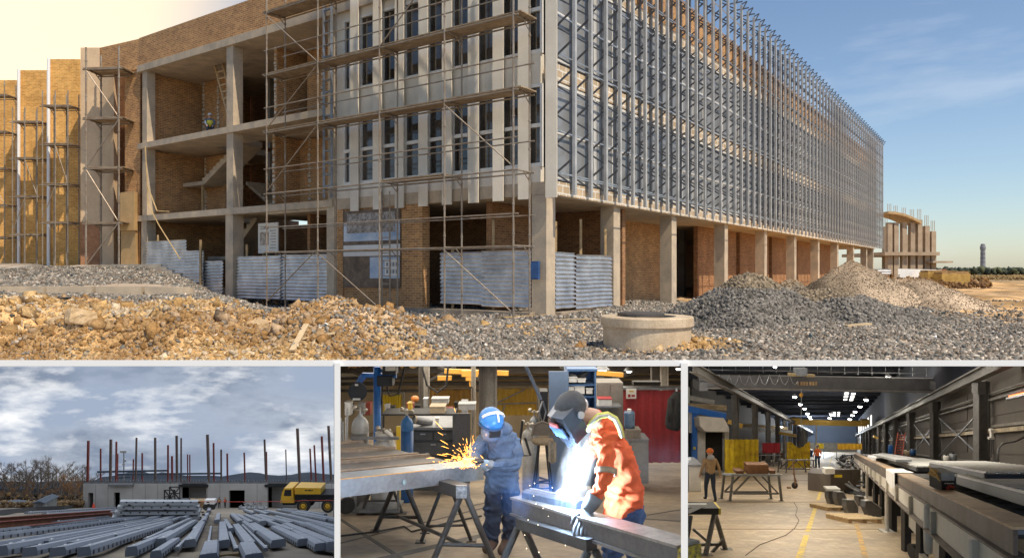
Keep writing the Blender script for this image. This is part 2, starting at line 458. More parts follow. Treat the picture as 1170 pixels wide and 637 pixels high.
heap('gravel_heap', 7.2, 22.2, 1.95, 2.7, 2.4, 0, 'tall dark heap of coarse crushed stone behind the concrete ring', (.185,.172,.155), 12000, .05, .11, (.2,.18,.16))
heap('gravel_heap', 9.6, 22.6, 1.15, 3.1, 2.2, 0, 'lower trailing shoulder of the coarse stone heap', (.20,.186,.168), 9000, .05, .11, (.2,.18,.16))
heap('gravel_heap', 11.3, 29.5, 1.75, 1.6, 1.6, 0, 'small grit heap peeping up behind the coarse stone heap', (.26,.21,.16), 2500, .03, .05, (.28,.23,.17))
heap('gravel_heap', 15.4, 33.0, 2.15, 3.6, 3.4, 0, 'broad smooth heap of fine brown grit', (.27,.21,.15), 7000, .025, .04, (.29,.225,.16))
heap('gravel_heap', 17.9, 32.6, 1.5, 3.4, 3.0, 0, 'lower right shoulder of the fine grit heap', (.29,.22,.155), 6000, .025, .04, (.31,.24,.17))

# --- concrete manhole ring
p = at(739, 398, 15.6)
t = thing('concrete_ring', 'round concrete manhole ring with a thick rim half sunk in tan soil', 'manhole ring', (p.x, p.y, 0))
cr = mat('ring_concrete', (.60,.49,.35), .85, col2=(.46,.35,.23), scale=2.2, var=.18, bump=.3)
mb = MB(); mb.lathe((p.x, p.y, 0), [(.93, -.1), (.93, .46), (.80, .46), (.80, -.1)], 48); obj('ring_body', mb, cr, t, True).data.polygons.foreach_set('use_smooth', [False]*len(mb.f))
mb = MB(); mb.lathe((p.x, p.y, 0), [(.80, .463), (.98, .463), (.985, .475), (.985, .64), (.965, .665), (.62, .665), (.62, .50)], 48, cap=False); obj('rim', mb, cr, t)
mb = MB(); mb.lathe((p.x-.12, p.y+.05, 0), [(.50, .667), (.50, .73), (.44, .745), (.30, .735), (.02, .735)], 32); obj('cover', mb, mat('iron', (.16,.145,.13), .6, .6, var=.3), t)
mb = MB(); mb.lathe((p.x, p.y, 0), [(.1, .56), (.618, .56)], 32); obj('shaft_lid', mb, MATS['concrete_dark'], t)

# ================================================================== the building shell
B = thing('unfinished_building', 'unfinished three-storey concrete and brick building with a steel truss screen on its long side', 'building', (C0.x, C0.y, 0))
con, cond = MATS['concrete'], MATS['concrete_dark']
# slabs of the open stair bays (u 11.5-27.6)
for i, z in enumerate((4.84, 8.97)):
    mb = MB(); lbox(mb, 11.2, 19.4, -8, .12, z-.32, z); lbox(mb, 23.5, 27.6, -8, .12, z-.32, z); lbox(mb, 19.4, 23.5, -8 if i == 9 else -2.2, .12, z-.32, z)
    obj('floor_slab', mb, con, B)
mb = MB(); lbox(mb, -.0, 27.6, -9, .14, 13.05, 13.42); obj('roof_slab', mb, con, B)
mb = MB(); lbox(mb, 0.0, 11.2, -12, -.02, 4.38, 4.84); lbox(mb, 0.02, 11.2, -12, -.25, 8.6, 8.97); obj('floor_slab', mb, con, B)
mb = MB(); rbox(mb, .0, 74, -16, -.02, 4.40, 4.86); obj('floor_slab', mb, con, B)
mb = MB(); rbox(mb, .4, 74, -12, -.02, 8.62, 9.2); obj('floor_slab', mb, MATS['concrete'], B)
mb = MB(); rbox(mb, .4, 74, -12, -.02, 13.0, 13.42); obj('roof_slab', mb, con, B)
# brick parapets
bro, bry, brb = MATS['brick_orange'], MATS['brick_warm_light'], MATS['brick_brown']
mb = MB(); lbox(mb, .3, 27.6, -.30, .02, 13.42, 15.05); obj('brick_parapet', mb, bro, B)
mb = MB(); rbox(mb, .0, 74, -.30, .02, 13.42, 15.3); obj('brick_parapet', mb, bro, B)
# columns of the open side
def column_l(u, n, w, z0, z1, m=con):
    mb = MB(); lbox(mb, u-w/2, u+w/2, n-w, n, z0, z1); return obj('column', mb, m, B)
for u, w in ((11.35, .5), (18.9, .62), (27.0, .55)):
    column_l(u, .06, w, -.6, 4.52); column_l(u, .02, w-.06, 4.84, 8.65); column_l(u, .02, w-.06, 8.97, 13.05)
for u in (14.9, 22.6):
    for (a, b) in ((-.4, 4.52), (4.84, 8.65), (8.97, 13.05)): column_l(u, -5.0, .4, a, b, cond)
# infill walls behind, all brick with rough plaster strips
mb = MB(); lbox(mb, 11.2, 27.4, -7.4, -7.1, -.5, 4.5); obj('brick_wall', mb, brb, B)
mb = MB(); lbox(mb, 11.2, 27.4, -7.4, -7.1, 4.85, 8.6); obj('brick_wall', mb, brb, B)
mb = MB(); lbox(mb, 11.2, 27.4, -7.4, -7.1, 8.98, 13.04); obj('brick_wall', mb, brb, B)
def walls(lst, m):
    for (u0, u1, n0, n1, z0, z1) in lst:
        mb = MB(); lbox(mb, u0, u1, n0, n1, z0, z1); obj('brick_wall', mb, m, B)
walls([(27.1, 27.35, -7, -.6, 8.98, 13.04), (27.1, 27.35, -7, -.6, 4.85, 8.6), (27.1, 27.35, -7, -.6, -.5, 4.5)], bro)
walls([(14.6, 17.6, -3.4, -3.15, 4.85, 8.6), (13.2, 16.2, -2.9, -2.65, 8.98, 13.04), (17.4, 17.65, -6.8, -1.6, 4.85, 8.6), (17.0, 17.25, -6.8, -1.4, 8.98, 13.04),
       (12.4, 13.4, -2.0, -1.75, 4.85, 8.6), (23.4, 26.6, -3.6, -3.35, 8.98, 13.04), (24.6, 26.8, -3.8, -3.55, 4.85, 8.6), (11.6, 11.85, -7, -.8, 4.85, 13.04)], bro)
def strip(u, n, z0, z1, w=.16):
    mb = MB(); z = z0
    while z < z1:
        h = rnd.uniform(.08, .2); ww = w*rnd.uniform(.6, 1.3)
        mb.box(LF(u+rnd.uniform(-.03, .03), n, z+h/2), (ww, .05, h), (DL, NL, UP)); z += h+rnd.uniform(.04, .16)
    obj('plaster_strip', mb, MATS['plaster'], B)
for (u, n, a, b) in ((14.62, -3.12, 4.9, 8.55), (16.6, -3.12, 4.9, 8.55), (17.5, -1.57, 4.9, 8.55), (15.0, -2.62, 9, 13), (13.3, -2.62, 9, 13), (17.1, -1.37, 9, 13),
                     (26.5, -3.32, 9, 13), (25.0, -3.32, 9, 13), (23.45, -3.32, 9, 13), (22.9, -3.32, 9, 12.4), (26.6, -3.52, 4.9, 8.5), (12.4, -1.72, 4.9, 8.5), (19.6, -3.3, 9, 12.8), (19.6, -3.3, 4.9, 8.5)):
    strip(u, n, a, b)
# stairs between the floors
def stair(u0, z0, u1, z1, n, wd=1.3, k=11):
    mb = MB(); du = (u1-u0)/k; dz = (z1-z0)/k
    pts = [LF(u0, n, z0)]
    for i in range(k): pts += [LF(u0+du*i, n, z0+dz*(i+1)), LF(u0+du*(i+1), n, z0+dz*(i+1))]
    pts += [LF(u1, n, z1-.3), LF(u0+du*.4, n, z0-.22)]
    mb.prism(pts, NL*-wd); obj('stair', mb, MATS['concrete'], B)
stair(25.0, 6.9, 21.2, 8.95, -2.3); stair(21.0, 6.9-.1, 19.4, 4.95, -3.8, k=9) ; stair(23.0, 6.9, 19.6, 4.9, -3.8, k=10)
stair(22.2, 2.5, 19.5, 4.7, -2.0, k=9)
mb = MB(); lbox(mb, 24.9, 27.0, -5, -2.3, 6.68, 6.9); obj('landing', mb, con, B)
mb = MB(); lbox(mb, 21.9, 24.0, -5, -2.0, 2.3, 2.5); obj('landing', mb, con, B)
mb = MB(); lbox(mb, 25.1, 25.22, -2.5, -2.38, 4.84, 6.7); lbox(mb, 22.0, 22.1, -2.2, -2.1, 2.5, 4.2); obj('prop', mb, MATS['wood'], B)

# window wall with white fins (u .1 - 11.1)
mb = MB()
fins = [uof(p) for p in (406, 432, 457, 484, 511, 541, 569, 598)]
for (z0, z1) in ((4.84, 5.42), (8.42, 9.52), (12.72, 13.05)): lbox(mb, .30, 11.1, -.30, -.02, z0, z1)
for u in fins: lbox(mb, u-.22, u+.22, -.30, -.025, 5.42, 8.42); lbox(mb, u-.22, u+.22, -.30, -.025, 9.52, 12.72)
lbox(mb, 10.6, 11.1, -.3, -.025, 5.42, 8.42); lbox(mb, 10.6, 11.1, -.3, -.025, 9.52, 12.72)
obj('window_wall', mb, MATS['fin_white'], B)
finm = MATS['fin_white']
for i, u in enumerate(fins + [uof(628)-.05]):
    mb = MB(); a = R(8); ax = (DL*math.cos(a)+NL*math.sin(a)); bxn = ax.cross(UP)
    zb = 4.25
    mb.box(LF(u-.12, .16, (zb+15.0)/2), (.44, .06, 15.0-zb), (ax, bxn, UP)); obj('fin', mb, finm, B)
glass = mat('window_glass', (.10,.085,.07), .08, .0, var=.5, scale=.7, spec=.9)
us = [10.35] + [(fins[i]+fins[i+1])/2 for i in range(len(fins)-1)] + [.30+(fins[-1]-.30)/2]
for i, u in enumerate(us):
    hw = .43 if i else .22
    for (z0, z1) in ((5.42, 8.42), (9.52, 12.72)):
        zm = (z0+z1)/2
        mb = MB()
        for (a, b, c, d) in ((u-hw, u+hw, z0, z0+.14), (u-hw, u+hw, z1-.12, z1), (u-hw, u-hw+.07, z0+.14, z1-.12), (u+hw-.07, u+hw, z0+.14, z1-.12), (u-hw+.07, u+hw-.07, zm-.07, zm+.07)):
            lbox(mb, a, b, -.14, -.0, c, d)
        f = obj('window', mb, MATS['frame_white'], B)
        mb = MB(); lbox(mb, u-hw+.07, u+hw-.07, -.13, -.11, z0+.14, zm-.07); lbox(mb, u-hw+.07, u+hw-.07, -.13, -.11, zm+.07, z1-.12)
        obj('pane', mb, glass, f)
mb = MB(); lbox(mb, .35, 11.0, -6.0, -5.8, 4.9, 12.9); obj('inner_wall', mb, mat('inner', (.35,.26,.18), .9, var=.2), B)
# ground floor: brick piers and dark rooms
mb = MB(); lbox(mb, 5.95, 7.08, -.45, .0, -.5, 4.38); lbox(mb, 10.62, 11.1, -.45, .0, -.5, 4.38); lbox(mb, 7.08, 10.62, -.35, -.06, -.5, 4.38); obj('brick_pier', mb, bro, B)
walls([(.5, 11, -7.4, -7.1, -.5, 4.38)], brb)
# corner column and right-hand columns
def column_r(v, n, w, z0, z1, m=con):
    mb = MB(); rbox(mb, v-w/2, v+w/2, n-w, n, z0, z1); return obj('column', mb, m, B)
column_r(.30, -.02, .62, -.5, 4.38)
for v in (5.8, 12.1, 20.0, 28.2, 36.3, 44.4, 52.6, 60.8, 69.0, 73.6): column_r(v, -.12, .62, -.5, 4.40)
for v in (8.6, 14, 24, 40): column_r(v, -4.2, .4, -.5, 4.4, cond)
for (v0, v1, n) in ((1.0, 5.2, -3.2), (13.0, 19.6, -3.6), (20.4, 27.8, -2.0), (28.6, 35.9, -2.0), (36.7, 44.0, -2.0), (44.8, 52.2, -2.0), (52.9, 60.4, -2.0)):
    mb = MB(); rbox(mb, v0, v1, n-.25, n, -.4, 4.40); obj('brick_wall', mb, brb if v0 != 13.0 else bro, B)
mb = MB(); rbox(mb, 1, 74, -14.2, -14, -.4, 4.4); obj('brick_wall', mb, brb, B)
mb = MB(); rbox(mb, 11.7, 12.0, -14, -3.0, -.4, 4.4); rbox(mb, 5.5, 5.8, -14, -3.4, -.4, 4.4); obj('brick_wall', mb, brb, B)
# curtain wall panes on the long side
cw = base_mat('screen_glass'); nt, b = cw[1], cw[2]
b.inputs['Metallic'].default_value = .1; b.inputs['Roughness'].default_value = .22
nt.links.new(mixc(nt, noise(nt, .5, 3), (.34,.36,.39), (.20,.20,.20)), b.inputs['Base Color'])
wf = MB(); wp = MB()
for (z0, z1) in ((0, 1.75), (1.75, 3.55)):
    for k in range(2):
        a = k*1.5; wp.box(((a+a+1.5)/2, -.08, (z0+z1)/2), (1.36, .03, z1-z0-.14))
for (a, b_, c, d) in ((0, 3, 0, .1), (0, 3, 3.45, 3.55), (0, 3, 1.68, 1.82)): wf.bx(a, b_, -.11, 0, c, d)
for a in (0, 1.46, 2.93): wf.bx(a, a+.07, -.107, .003, .1, 3.45)
w0 = None; rz = math.atan2(DR.y, DR.x)
for fl, z in enumerate((4.98, 9.3)):
    for k in range(24):
        loc = RF(.5+k*3.05, -.05, z) - V((C0.x, C0.y, 0))
        if w0 is None:
            w0 = obj('window', wf, MATS['frame_white'], B, loc=loc); w0.rotation_euler = (0, 0, rz)
            pn = obj('pane', wp, MATS['screen_glass'], None); pn.parent = w0
        else:
            f = w0.copy(); COL.objects.link(f); f.location = loc
            q = pn.copy(); COL.objects.link(q); q.parent = f
# light edge strip of each floor (fresh masonry)
mb = MB(); rbox(mb, .1, 74, -.02, .06, 8.60, 9.22); obj('floor_edge', mb, brick_mat('edge', (.66,.52,.36), (.5,.38,.25), (.8,.78,.72), bw=.5, rh=.3, ms=.03), B)
mb = MB(); rbox(mb, .1, 74, -.02, .07, 4.42, 4.93); obj('floor_edge', mb, MATS['edge'], B)
mb = MB(); rbox(mb, .1, 74, .0, .07, 12.9, 13.4); obj('floor_edge', mb, MATS['edge'], B)
# steel truss screen: 62 upright lattice ladders
tm = MB(); H0, H1 = 0., 12.75
tm.cur = 1; tm.bx(-.055, .055, .12, .20, H0+.35, H1); tm.cur = 0; tm.bx(-.065, .065, .88, 1.0, H0, H1-.25); tm.cur = 1
npan = 23; hh = (H1-.6)/npan
for k in range(npan):
    z = H0+.3+k*hh
    a, b_ = ((.16, .95) if k % 2 else (.95, .16))
    tm.bar((0, a, z), (0, b_, z+hh), .06, .06, up=(1,0,0))
tm.bar((0, .16, H1-.05), (0, 1.0, H1-.05), .06, .06); tm.bar((0, .95, H1-.6), (0, 1.25, H1-.1), .05, .05, up=(1,0,0)); tm.bar((0,.95,H1-.2),(0,1.25,H1-.1), .05,.05,up=(1,0,0))
base_rz = math.atan2(DR.y, DR.x)
t0 = None
screen_m = mat('screen_steel', (.56,.55,.53), .5, .25, col2=(.40,.40,.395), scale=2, var=.15)
for k in range(62):
    loc = RF(.35+k*1.195, 0, 4.35) - V((C0.x, C0.y, 0))
    if t0 is None:
        tm.v = [(x, -y, z) for x, y, z in tm.v]; tm.f = [f[::-1] for f in tm.f]
        t0 = obj('lattice_truss', tm, [screen_m, mat('screen_shaded', (.17,.18,.20), .55, .4, col2=(.11,.115,.13), scale=2, var=.15)], B, loc=loc); t0.rotation_euler = (0, 0, base_rz)  # webs and inner chords darkened in colour to stand for their shade
    else:
        f = t0.copy(); COL.objects.link(f); f.location = loc; f.rotation_euler = (0, 0, base_rz)
for z in (5.2, 6.7, 8.2, 9.5, 10.9, 12.4, 13.6, 15.0, 16.4):
    mb = MB(); mb.bar(RF(.3, .22, z), RF(73.4, .22, z), .05, .05); 
    obj('rail', mb, MATS['galv'], B)
for z in (4.95, 8.9, 13.1):
    mb = MB(); mb.bar(RF(.3, .90, z), RF(73.4, .90, z), .03, .03); obj('rail', mb, MATS['galv'], B)
# far end: a little scaffold-like return of the screen
# left part: tall concrete pier and stepped brick bays
def px_box(mb, px0, px1, Y0, Y1, z0, z1):
    a = at(px0, 311, Y0); b = at(px1, 311, Y0)
    mb.prism([(a.x, Y0, z0), (b.x, Y0, z0), (b.x*Y1/Y0*1.0, Y1, z0), (a.x, Y1, z0)], (0, 0, z1-z0))
mb = MB(); px_box(mb, 92, 114, 43.3, 44.5, 4.6, 15.0); obj('concrete_pier', mb, mat('pier', (.72,.53,.34), .85, col2=(.60,.43,.27), scale=.8, var=.15, bump=.2), B)
mb = MB(); px_box(mb, 92, 114, 43.25, 44.5, 1.2, 4.6); obj('pier_base', mb, mat('pier_red', (.50,.24,.12), .9, var=.25), B)
a, b_ = LF(27.6, 0, 0), at(114, 311, 43.4)
mb = MB()
mb.prism([(b_.x, b_.y, 13.3), (a.x, a.y, 13.3), (a.x, a.y+.5, 13.3), (b_.x, b_.y+.5, 13.3)], (0, 0, 1.72)); obj('brick_parapet', mb, bro, B)
d = (V((a.x, a.y, 0))-V((b_.x, b_.y, 0)))
def seg(mb, f0, f1, dy, z0, z1):
    p = V((b_.x, b_.y, 0))+d*f0; q = V((b_.x, b_.y, 0))+d*f1
    mb.prism([(p.x, p.y+dy, z0), (q.x, q.y+dy, z0), (q.x, q.y+dy+.4, z0), (p.x, p.y+dy+.4, z0)], (0, 0, z1-z0))
mb = MB(); seg(mb, 0, .36, 0, .5, 13.3); obj('concrete_wall', mb, MATS['pier'], B)
mb = MB(); seg(mb, .0, 1.3, 1.6, .5, 14.9); obj('dark_recess', mb, brb, B)
mb = MB(); seg(mb, .62, 1.0, .1, .5, 13.3); obj('brick_wall', mb, bro, B)
mb = MB(); seg(mb, .60, .96, -.25, .8, 4.0); seg(mb, .64, .98, -.5, 4.0, 6.2); obj('wood_panel', mb, mat('ply', (.62,.40,.18), .7, var=.12), B)
YB = 46.0
for i, (p0, p1, yy, zt) in enumerate(((56, 91, 46.0, 15.1), (22, 55.5, 48.5, 15.1), (-16, 21.5, 51, 15.1), (-60, -17, 53.5, 15.1), (-110, -61, 56, 15.1))):
    mb = MB(); A_ = at(p0, 311, yy); B_ = at(p1, 311, yy)
    mb.prism([(A_.x, yy, .8), (B_.x, yy, .8), (B_.x+.6, yy+2.9, .8), (A_.x-.2, yy+2.9, .8)], (0, 0, zt-.8)); obj('brick_bay', mb, bry, B)
    mb = MB(); mb.tube((A_.x+.05, yy-.12, 2.0), (A_.x+.05, yy-.12, zt), .10, 8); obj('downpipe', mb, MATS['white_paint'], B)

# ------------------------------------------------------------------ banner and boards
t = thing('banner', 'large printed banner with a picture of the finished building on the brick wall', 'banner', LF(8.8, .03, .8))
def lsheet(mb, u0, u1, z0, z1, n): lbox(mb, u0, u1, n-.004, n, z0, z1)
for (nm, u0, u1, z0, z1, n, m) in (
    ('cloth', 7.12, 10.55, .95, 4.30, .03, mat('banner_dark', (.22,.15,.10), .6, col2=(.10,.07,.05), scale=3, var=.5)),
    ('printed_sky', 7.14, 10.52, 2.95, 3.75, .038, mat('banner_sky', (.30,.42,.60), .6, col2=(.62,.68,.75), scale=1.6, var=.2)),
    ('printed_sky', 7.16, 8.9, 1.35, 2.25, .038, MATS['banner_sky']),
    ('printed_stripe', 7.13, 10.53, 2.30, 2.78, .044, MATS['frame_white']),
    ('printed_roof', 7.4, 10.3, 3.3, 4.15, .045, mat('banner_roof', (.50,.46,.42), .6, col2=(.16,.13,.11), scale=6, var=.5)),
    ('printed_house', 7.2, 8.0, 1.45, 2.15, .050, MATS['frame_white'])):
    mb = MB(); lsheet(mb, u0, u1, z0, z1, n); obj(nm, mb, m, t)
mb = MB()
for r_ in range(2):
    for c_ in range(4): lsheet(mb, 7.26+c_*.18, 7.37+c_*.18, 1.56+r_*.3, 1.72+r_*.3, .056)
obj('printed_windows', mb, mat('win_ink', (.25,.27,.3), .5), t)
t = thing('notice_board', 'white notice board with a small building picture standing behind the corrugated fence', 'sign', LF(16.6, -.5, 2.2))
mb = MB(); lbox(mb, 15.85, 17.4, -.62, -.56, 2.55, 4.05); obj('board', mb, mat('board_white', (.74,.70,.62), .6, var=.05), t)
mb = MB(); lbox(mb, 16.55, 17.25, -.555, -.55, 2.95, 3.6); obj('picture', mb, mat('board_pic', (.22,.15,.10), .6, col2=(.55,.5,.42), scale=5, var=.4), t)
mb = MB()
for k in range(7): lbox(mb, 15.98, 16.45-.06*(k % 3), -.555, -.55, 2.8+k*.14, 2.83+k*.14)
for k in range(2): lbox(mb, 16.55, 17.2, -.555, -.55, 3.75+k*.1, 3.78+k*.1)
obj('lettering', mb, mat('ink', (.2,.18,.16), .6), t)
for u in (16.1, 17.1):
    mb = MB(); lbox(mb, u-.04, u+.04, -.70, -.62, -.1, 3.0); obj('leg', mb, MATS['wood'], t)

# ------------------------------------------------------------------ corrugated fences
def corr(P0, P1, z0, z1, nrm, amp=.035, pitch=.16):
    """horizontally corrugated sheet between two plan points"""
    mb = MB(); n = max(2, int((z1-z0)/pitch*6)); vs = []
    P0 = V(P0); P1 = V(P1); nrm = V(nrm); m = 16; sd = rnd.uniform(0, 9)
    for j in range(n+1):
        z = z0+(z1-z0)*j/n; o = amp*math.sin(2*math.pi*(z-z0)/pitch)
        for i in range(m+1):
            p = P0.lerp(P1, i/m)+nrm*(o*(1+.2*math.sin(i*1.7+sd))+.012*math.sin(i*.7+z*2+sd)+.006*math.sin(i*2.3-z*5+sd*2)); vs.append((p.x, p.y, z+.006*math.sin(i*.5+sd)))
    fs = [(j*(m+1)+i, j*(m+1)+i+1, (j+1)*(m+1)+i+1, (j+1)*(m+1)+i) for j in range(n) for i in range(m)]
    return mb.add(vs, fs)
def fence(lab, sheets, posts, frame, nrm, name='corrugated_fence', m=None):
    t = thing(name, lab, 'fence', frame(sheets[0][0], 0, 0), 'corrugated metal fences along the building')
    for (a, b_, n, z0, z1) in sheets:
        o = obj('fence_sheet', corr(frame(a, n, 0), frame(b_, n, 0), z0, z1, nrm), m or MATS['sheet'], t, True)
    for (a, n, z0, z1) in posts:
        mb = MB(); p = frame(a, n, 0); mb.bx(p.x-.05, p.x+.05, p.y-.05, p.y+.05, z0, z1); obj('post', mb, MATS['wood'], t)
    return t
fence('corrugated fence in the bay left of the tallest open column', [(22.6, 26.6, .15, 1.55, 3.35), (20.9, 22.8, .2, .9, 2.75), (19.4, 21.2, .1, .35, 2.2), (20.6, 23.4, .05, .6, 1.9)],
      [(21.1, .25, .6, 3.3), (25.6, .0, 1.2, 3.7)], LF, NL)
fence('corrugated fence below the notice board', [(11.7, 15.2, -.1, .28, 2.42), (15.0, 18.4, -.05, .30, 2.40)], [(12.6, -.2, -.2, 2.5), (17.8, -.2, 0, 3.0)], LF, NL)
fence('corrugated fence in the dark bay beside the corner column', [(.75, 3.0, -.1, .30, 2.42), (2.9, 5.1, -.14, .36, 2.40)], [(2.6, -.3, -.2, 3.6), (4.6, -.3, -.2, 2.5)], LF, NL)
fence('sunlit corrugated fence on the long side beside the corner column', [(.75, 2.2, -.1, .25, 2.35), (2.25, 5.3, -.1, .18, 2.3)], [(1.1, -.3, -.2, 3.5), (3.0, -.3, -.2, 3.7), (5.1, -.3, -.3, 3.4)], RF, NR)
mb = MB(); lbox(mb, .5, 10.9, -.6, .35, -.3, .16); rbox(mb, .6, 5.6, -.5, .25, -.3, .14); single('concrete_kerb', mb, mat('kerb', (.42,.34,.25), .9, var=.2), 'low concrete kerb under the fences and the brick wall', 'kerb')
p = LF(.35, .12, 1.7)
t = thing('meter_box', 'small blue meter box fixed to the scaffold at the corner', 'box', p)
mb = MB(); lbox(mb, .22, .55, .12, .26, 1.35, 2.0); obj('box_body', mb, mat('blue_box', (.03,.10,.28), .5), t)
mb = MB(); lbox(mb, .25, .52, .26, .275, 1.40, 1.95); obj('door', mb, mat('blue_door', (.04,.13,.36), .4), t)

# ------------------------------------------------------------------ scaffolds
SM, PK = MATS['scaf'], MATS['plank']
def scaffold(lab, frame, us, n0, n1, zs, zt, boards, braces, rails=True, r=.035, z0=0.):
    """us = bay positions along the wall, zs = platform levels"""
    t = thing('scaffold', lab, 'scaffold', frame(us[0], n0, z0), 'tube scaffolds on the building')
    for u in us:
        for n in (n0, n1):
            mb = MB(); mb.tube(frame(u, n, z0), frame(u, n, zt), r, 6)
            for z in np.arange(z0+.9, zt, 1.0): mb.tube(frame(u, n, z), frame(u, n, z+.05), r*1.5, 6)
            mb.box(frame(u, n, z0+.02), (.16, .16, .03)); obj('standard', mb, SM, t)
    for z in zs:
        for n in (n0, n1):
            mb = MB(); mb.tube(frame(us[0]-.2, n, z-.06), frame(us[-1]+.2, n, z-.06), r*.9, 6); obj('ledger', mb, SM, t)
            if rails: mb = MB(); mb.tube(frame(us[0]-.2, n, z+1.05), frame(us[-1]+.2, n, z+1.05), r*.75, 6); obj('guard_rail', mb, SM, t)
        for u in us:
            mb = MB(); mb.tube(frame(u, n0, z-.03), frame(u, n1, z-.03), r*.8, 6)
            mb.tube(frame(u, n0, z-.35), frame(u, n0+(n1-n0)*.4, z-.03), r*.6, 5)
            obj('transom', mb, SM, t)
    for (z, a, b_) in boards:
        mb = MB(); w = (n1-n0)/4
        for k in range(4):
            nn_ = n0+w*(k+.5); mb.bar(frame(a, nn_, z+.03+rnd.uniform(0, .012)), frame(b_, nn_, z+.03+rnd.uniform(0, .012)), abs(w)*.93, .045)
        obj('platform', mb, PK, t)
    for (a, za, b_, zb, n) in braces:
        mb = MB(); mb.tube(frame(a, n, za), frame(b_, n, zb), r*.7, 6); obj('brace', mb, SM, t)
    return t
us = [uof(p)-.15 for p in (620, 535, 457, 380, 333)]
us = [.25, 3.3, 6.6, 10.2, 13.6]
lv = (5.15, 7.87, 10.42, 13.2)
scaffold('large tube scaffold in front of the window wall and the open bays', LF, us, .75, 1.75, (2.55,) + lv, 16.2,
         [(z, us[0]-.3, us[-1]+.35) for z in lv[1:]] + [(5.15, us[1], us[2])],
         [(us[4], 5.2, us[3], 7.8, 1.75), (us[4], 8.0, us[3], 10.3, 1.75), (us[4], 13, us[3], 10.4, 1.75), (us[4], .3, us[3], 2.6, 1.75),
          (us[3], 2.4, us[2], .2, 1.75), (us[1], 2.4, us[0], .2, 1.75), (us[1], 7.7, us[0], 5.2, 1.75), (us[2], 10.4, us[1], 13.1, 1.75), (us[1], 12.6, us[0], 15.2, 1.75)])
def ladder(lab, p0, p1, w, m, wd=.05, steps=9, side=None):
    t = thing('ladder', lab, 'ladder', p0); p0 = V(p0); p1 = V(p1); s = V(side) if side else DL
    for k in (-1, 1):
        mb = MB(); mb.bar(p0+s*w/2*k, p1+s*w/2*k, wd, wd*1.6); obj('rail', mb, m, t)
    mb = MB()
    for i in range(1, steps+1):
        q = p0.lerp(p1, i/(steps+1)); mb.bar(q-s*w/2, q+s*w/2, wd, wd)
    obj('rungs', mb, m, t)
ladder('pale wooden ladder leaning inside the top storey bay', LF(19.8, -1.0, 8.97), LF(22.3, -1.6, 13.0), .7, mat('ladder_wood', (.60,.40,.20), .7), .09)
ladder('grey steel ladder on the scaffold before the banner', LF(7.3, .68, .2), LF(7.35, .66, 4.9), .45, MATS['scaf'], .04, 14)
ladder('steel lattice ladder standing beside the window wall', LF(11.25, .30, 4.9), LF(11.25, .30, 14.8), .5, MATS['steel_grey'], .07, 18)
# scaffold tower between the pier and the open bays
def FT(u, n, z): 
    q = V((b_t.x, b_t.y, 0))+dt*u; return V((q.x, q.y-n, z))
b_t = at(113, 311, 42.6); dt = V((1, -.12, 0)).normalized()
scaffold('narrow scaffold tower beside the tall concrete pier', FT, [.2, 2.2], .1, 1.6, (4.4, 7.5, 10.3, 13.1), 14.3, [(z, 0, 2.4) for z in (4.4, 7.5, 10.3, 13.1)],
         [(.2, 2.0, 2.2, 4.4, 1.6), (2.2, 4.4, .2, 7.4, 1.6), (.2, 7.5, 2.2, 10.2, 1.6), (2.2, 10.3, .2, 13, 1.6)], z0=1.6, rails=False, r=.05)
for (pxa, pxb, yy, lab, lv2) in ((60, 92, 44.6, 'scaffold before the brick bay next to the concrete pier', (4.6, 6.9, 9.3, 11.6)), (26, 57, 46.8, 'scaffold before the second brick bay', (4.0, 6.4, 8.8, 11.1)), (-22, 20, 48.5, 'scaffold in front of the brick bay at the edge of the picture', (3.9, 6.0, 8.4, 10.8, 13.2))):
    A_ = at(pxa, 311, yy); W = at(pxb, 311, yy).x-A_.x
    fr = (lambda A_: (lambda u, n, z: V((A_.x+u, A_.y-n, z))))(A_)
    scaffold(lab, fr, [.1, W*.5, W-.1], 0, 1.1, lv2, lv2[-1]+.9, [(z, 0, W) for z in lv2], [(.1, lv2[0]+.2, W*.5, lv2[1]-.1, 1.1), (W*.5, lv2[2]-.1, W-.1, lv2[1], 1.1)], z0=1.9, rails=False)

# ------------------------------------------------------------------ steps, pavement, kerb, sundries
mb = MB(); A_ = at(132, 303, 40.5)
for k in range(8):
    y0 = 40.5-k*.36; z = 2.05-k*.17
    mb.bx(-22.2, -17.4+k*.26, y0-.36, y0, z-.6, z)
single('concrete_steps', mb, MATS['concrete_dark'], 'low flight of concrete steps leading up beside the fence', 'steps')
mb = MB(); mb.bar((-18.2, 41, 2.3), (-14.7, 37.3, .45), .3, .25); single('stair_kerb', mb, con, 'sloping concrete kerb along the side of the steps', 'kerb')
def sheet_on_ground(mb, pts, dz, th, nu=24, nv=6):
    """a slab that follows the ground between two plan polylines"""
    (a0, a1), (b0, b1) = pts
    def fn(u, v):
        p = V(a0).lerp(V(a1), u); q = V(b0).lerp(V(b1), u); r_ = p.lerp(q, v)
        return (r_.x, r_.y, gz2(r_.x, r_.y)+dz)
    mb.grid(fn, nu, nv)
def gz2(x, y):
    y = float(y); z0 = .386-(37-min(y, 45))*.0095; z1 = .51-(41-min(y, 45))*.0027
    t_ = min(1, max(0, (-x/y-z0)/max(z1-z0, .08))); w = t_*t_*(3-2*t_); q_ = min(1, max(0, (y-18)/16)); return w*max(0, .05*min(y, 46)-.2)*(.72+.28*q_*q_*(3-2*q_))
mb = MB(); sheet_on_ground(mb, (((-34, 27), (-11.2, 24.6)), ((-36, 33), (-12.5, 27.2))), .10, .1)
struct('pavement', mb, mat('paving', (.46,.37,.28), .9, col2=(.40,.31,.23), scale=.6, var=.1))
mb = MB()
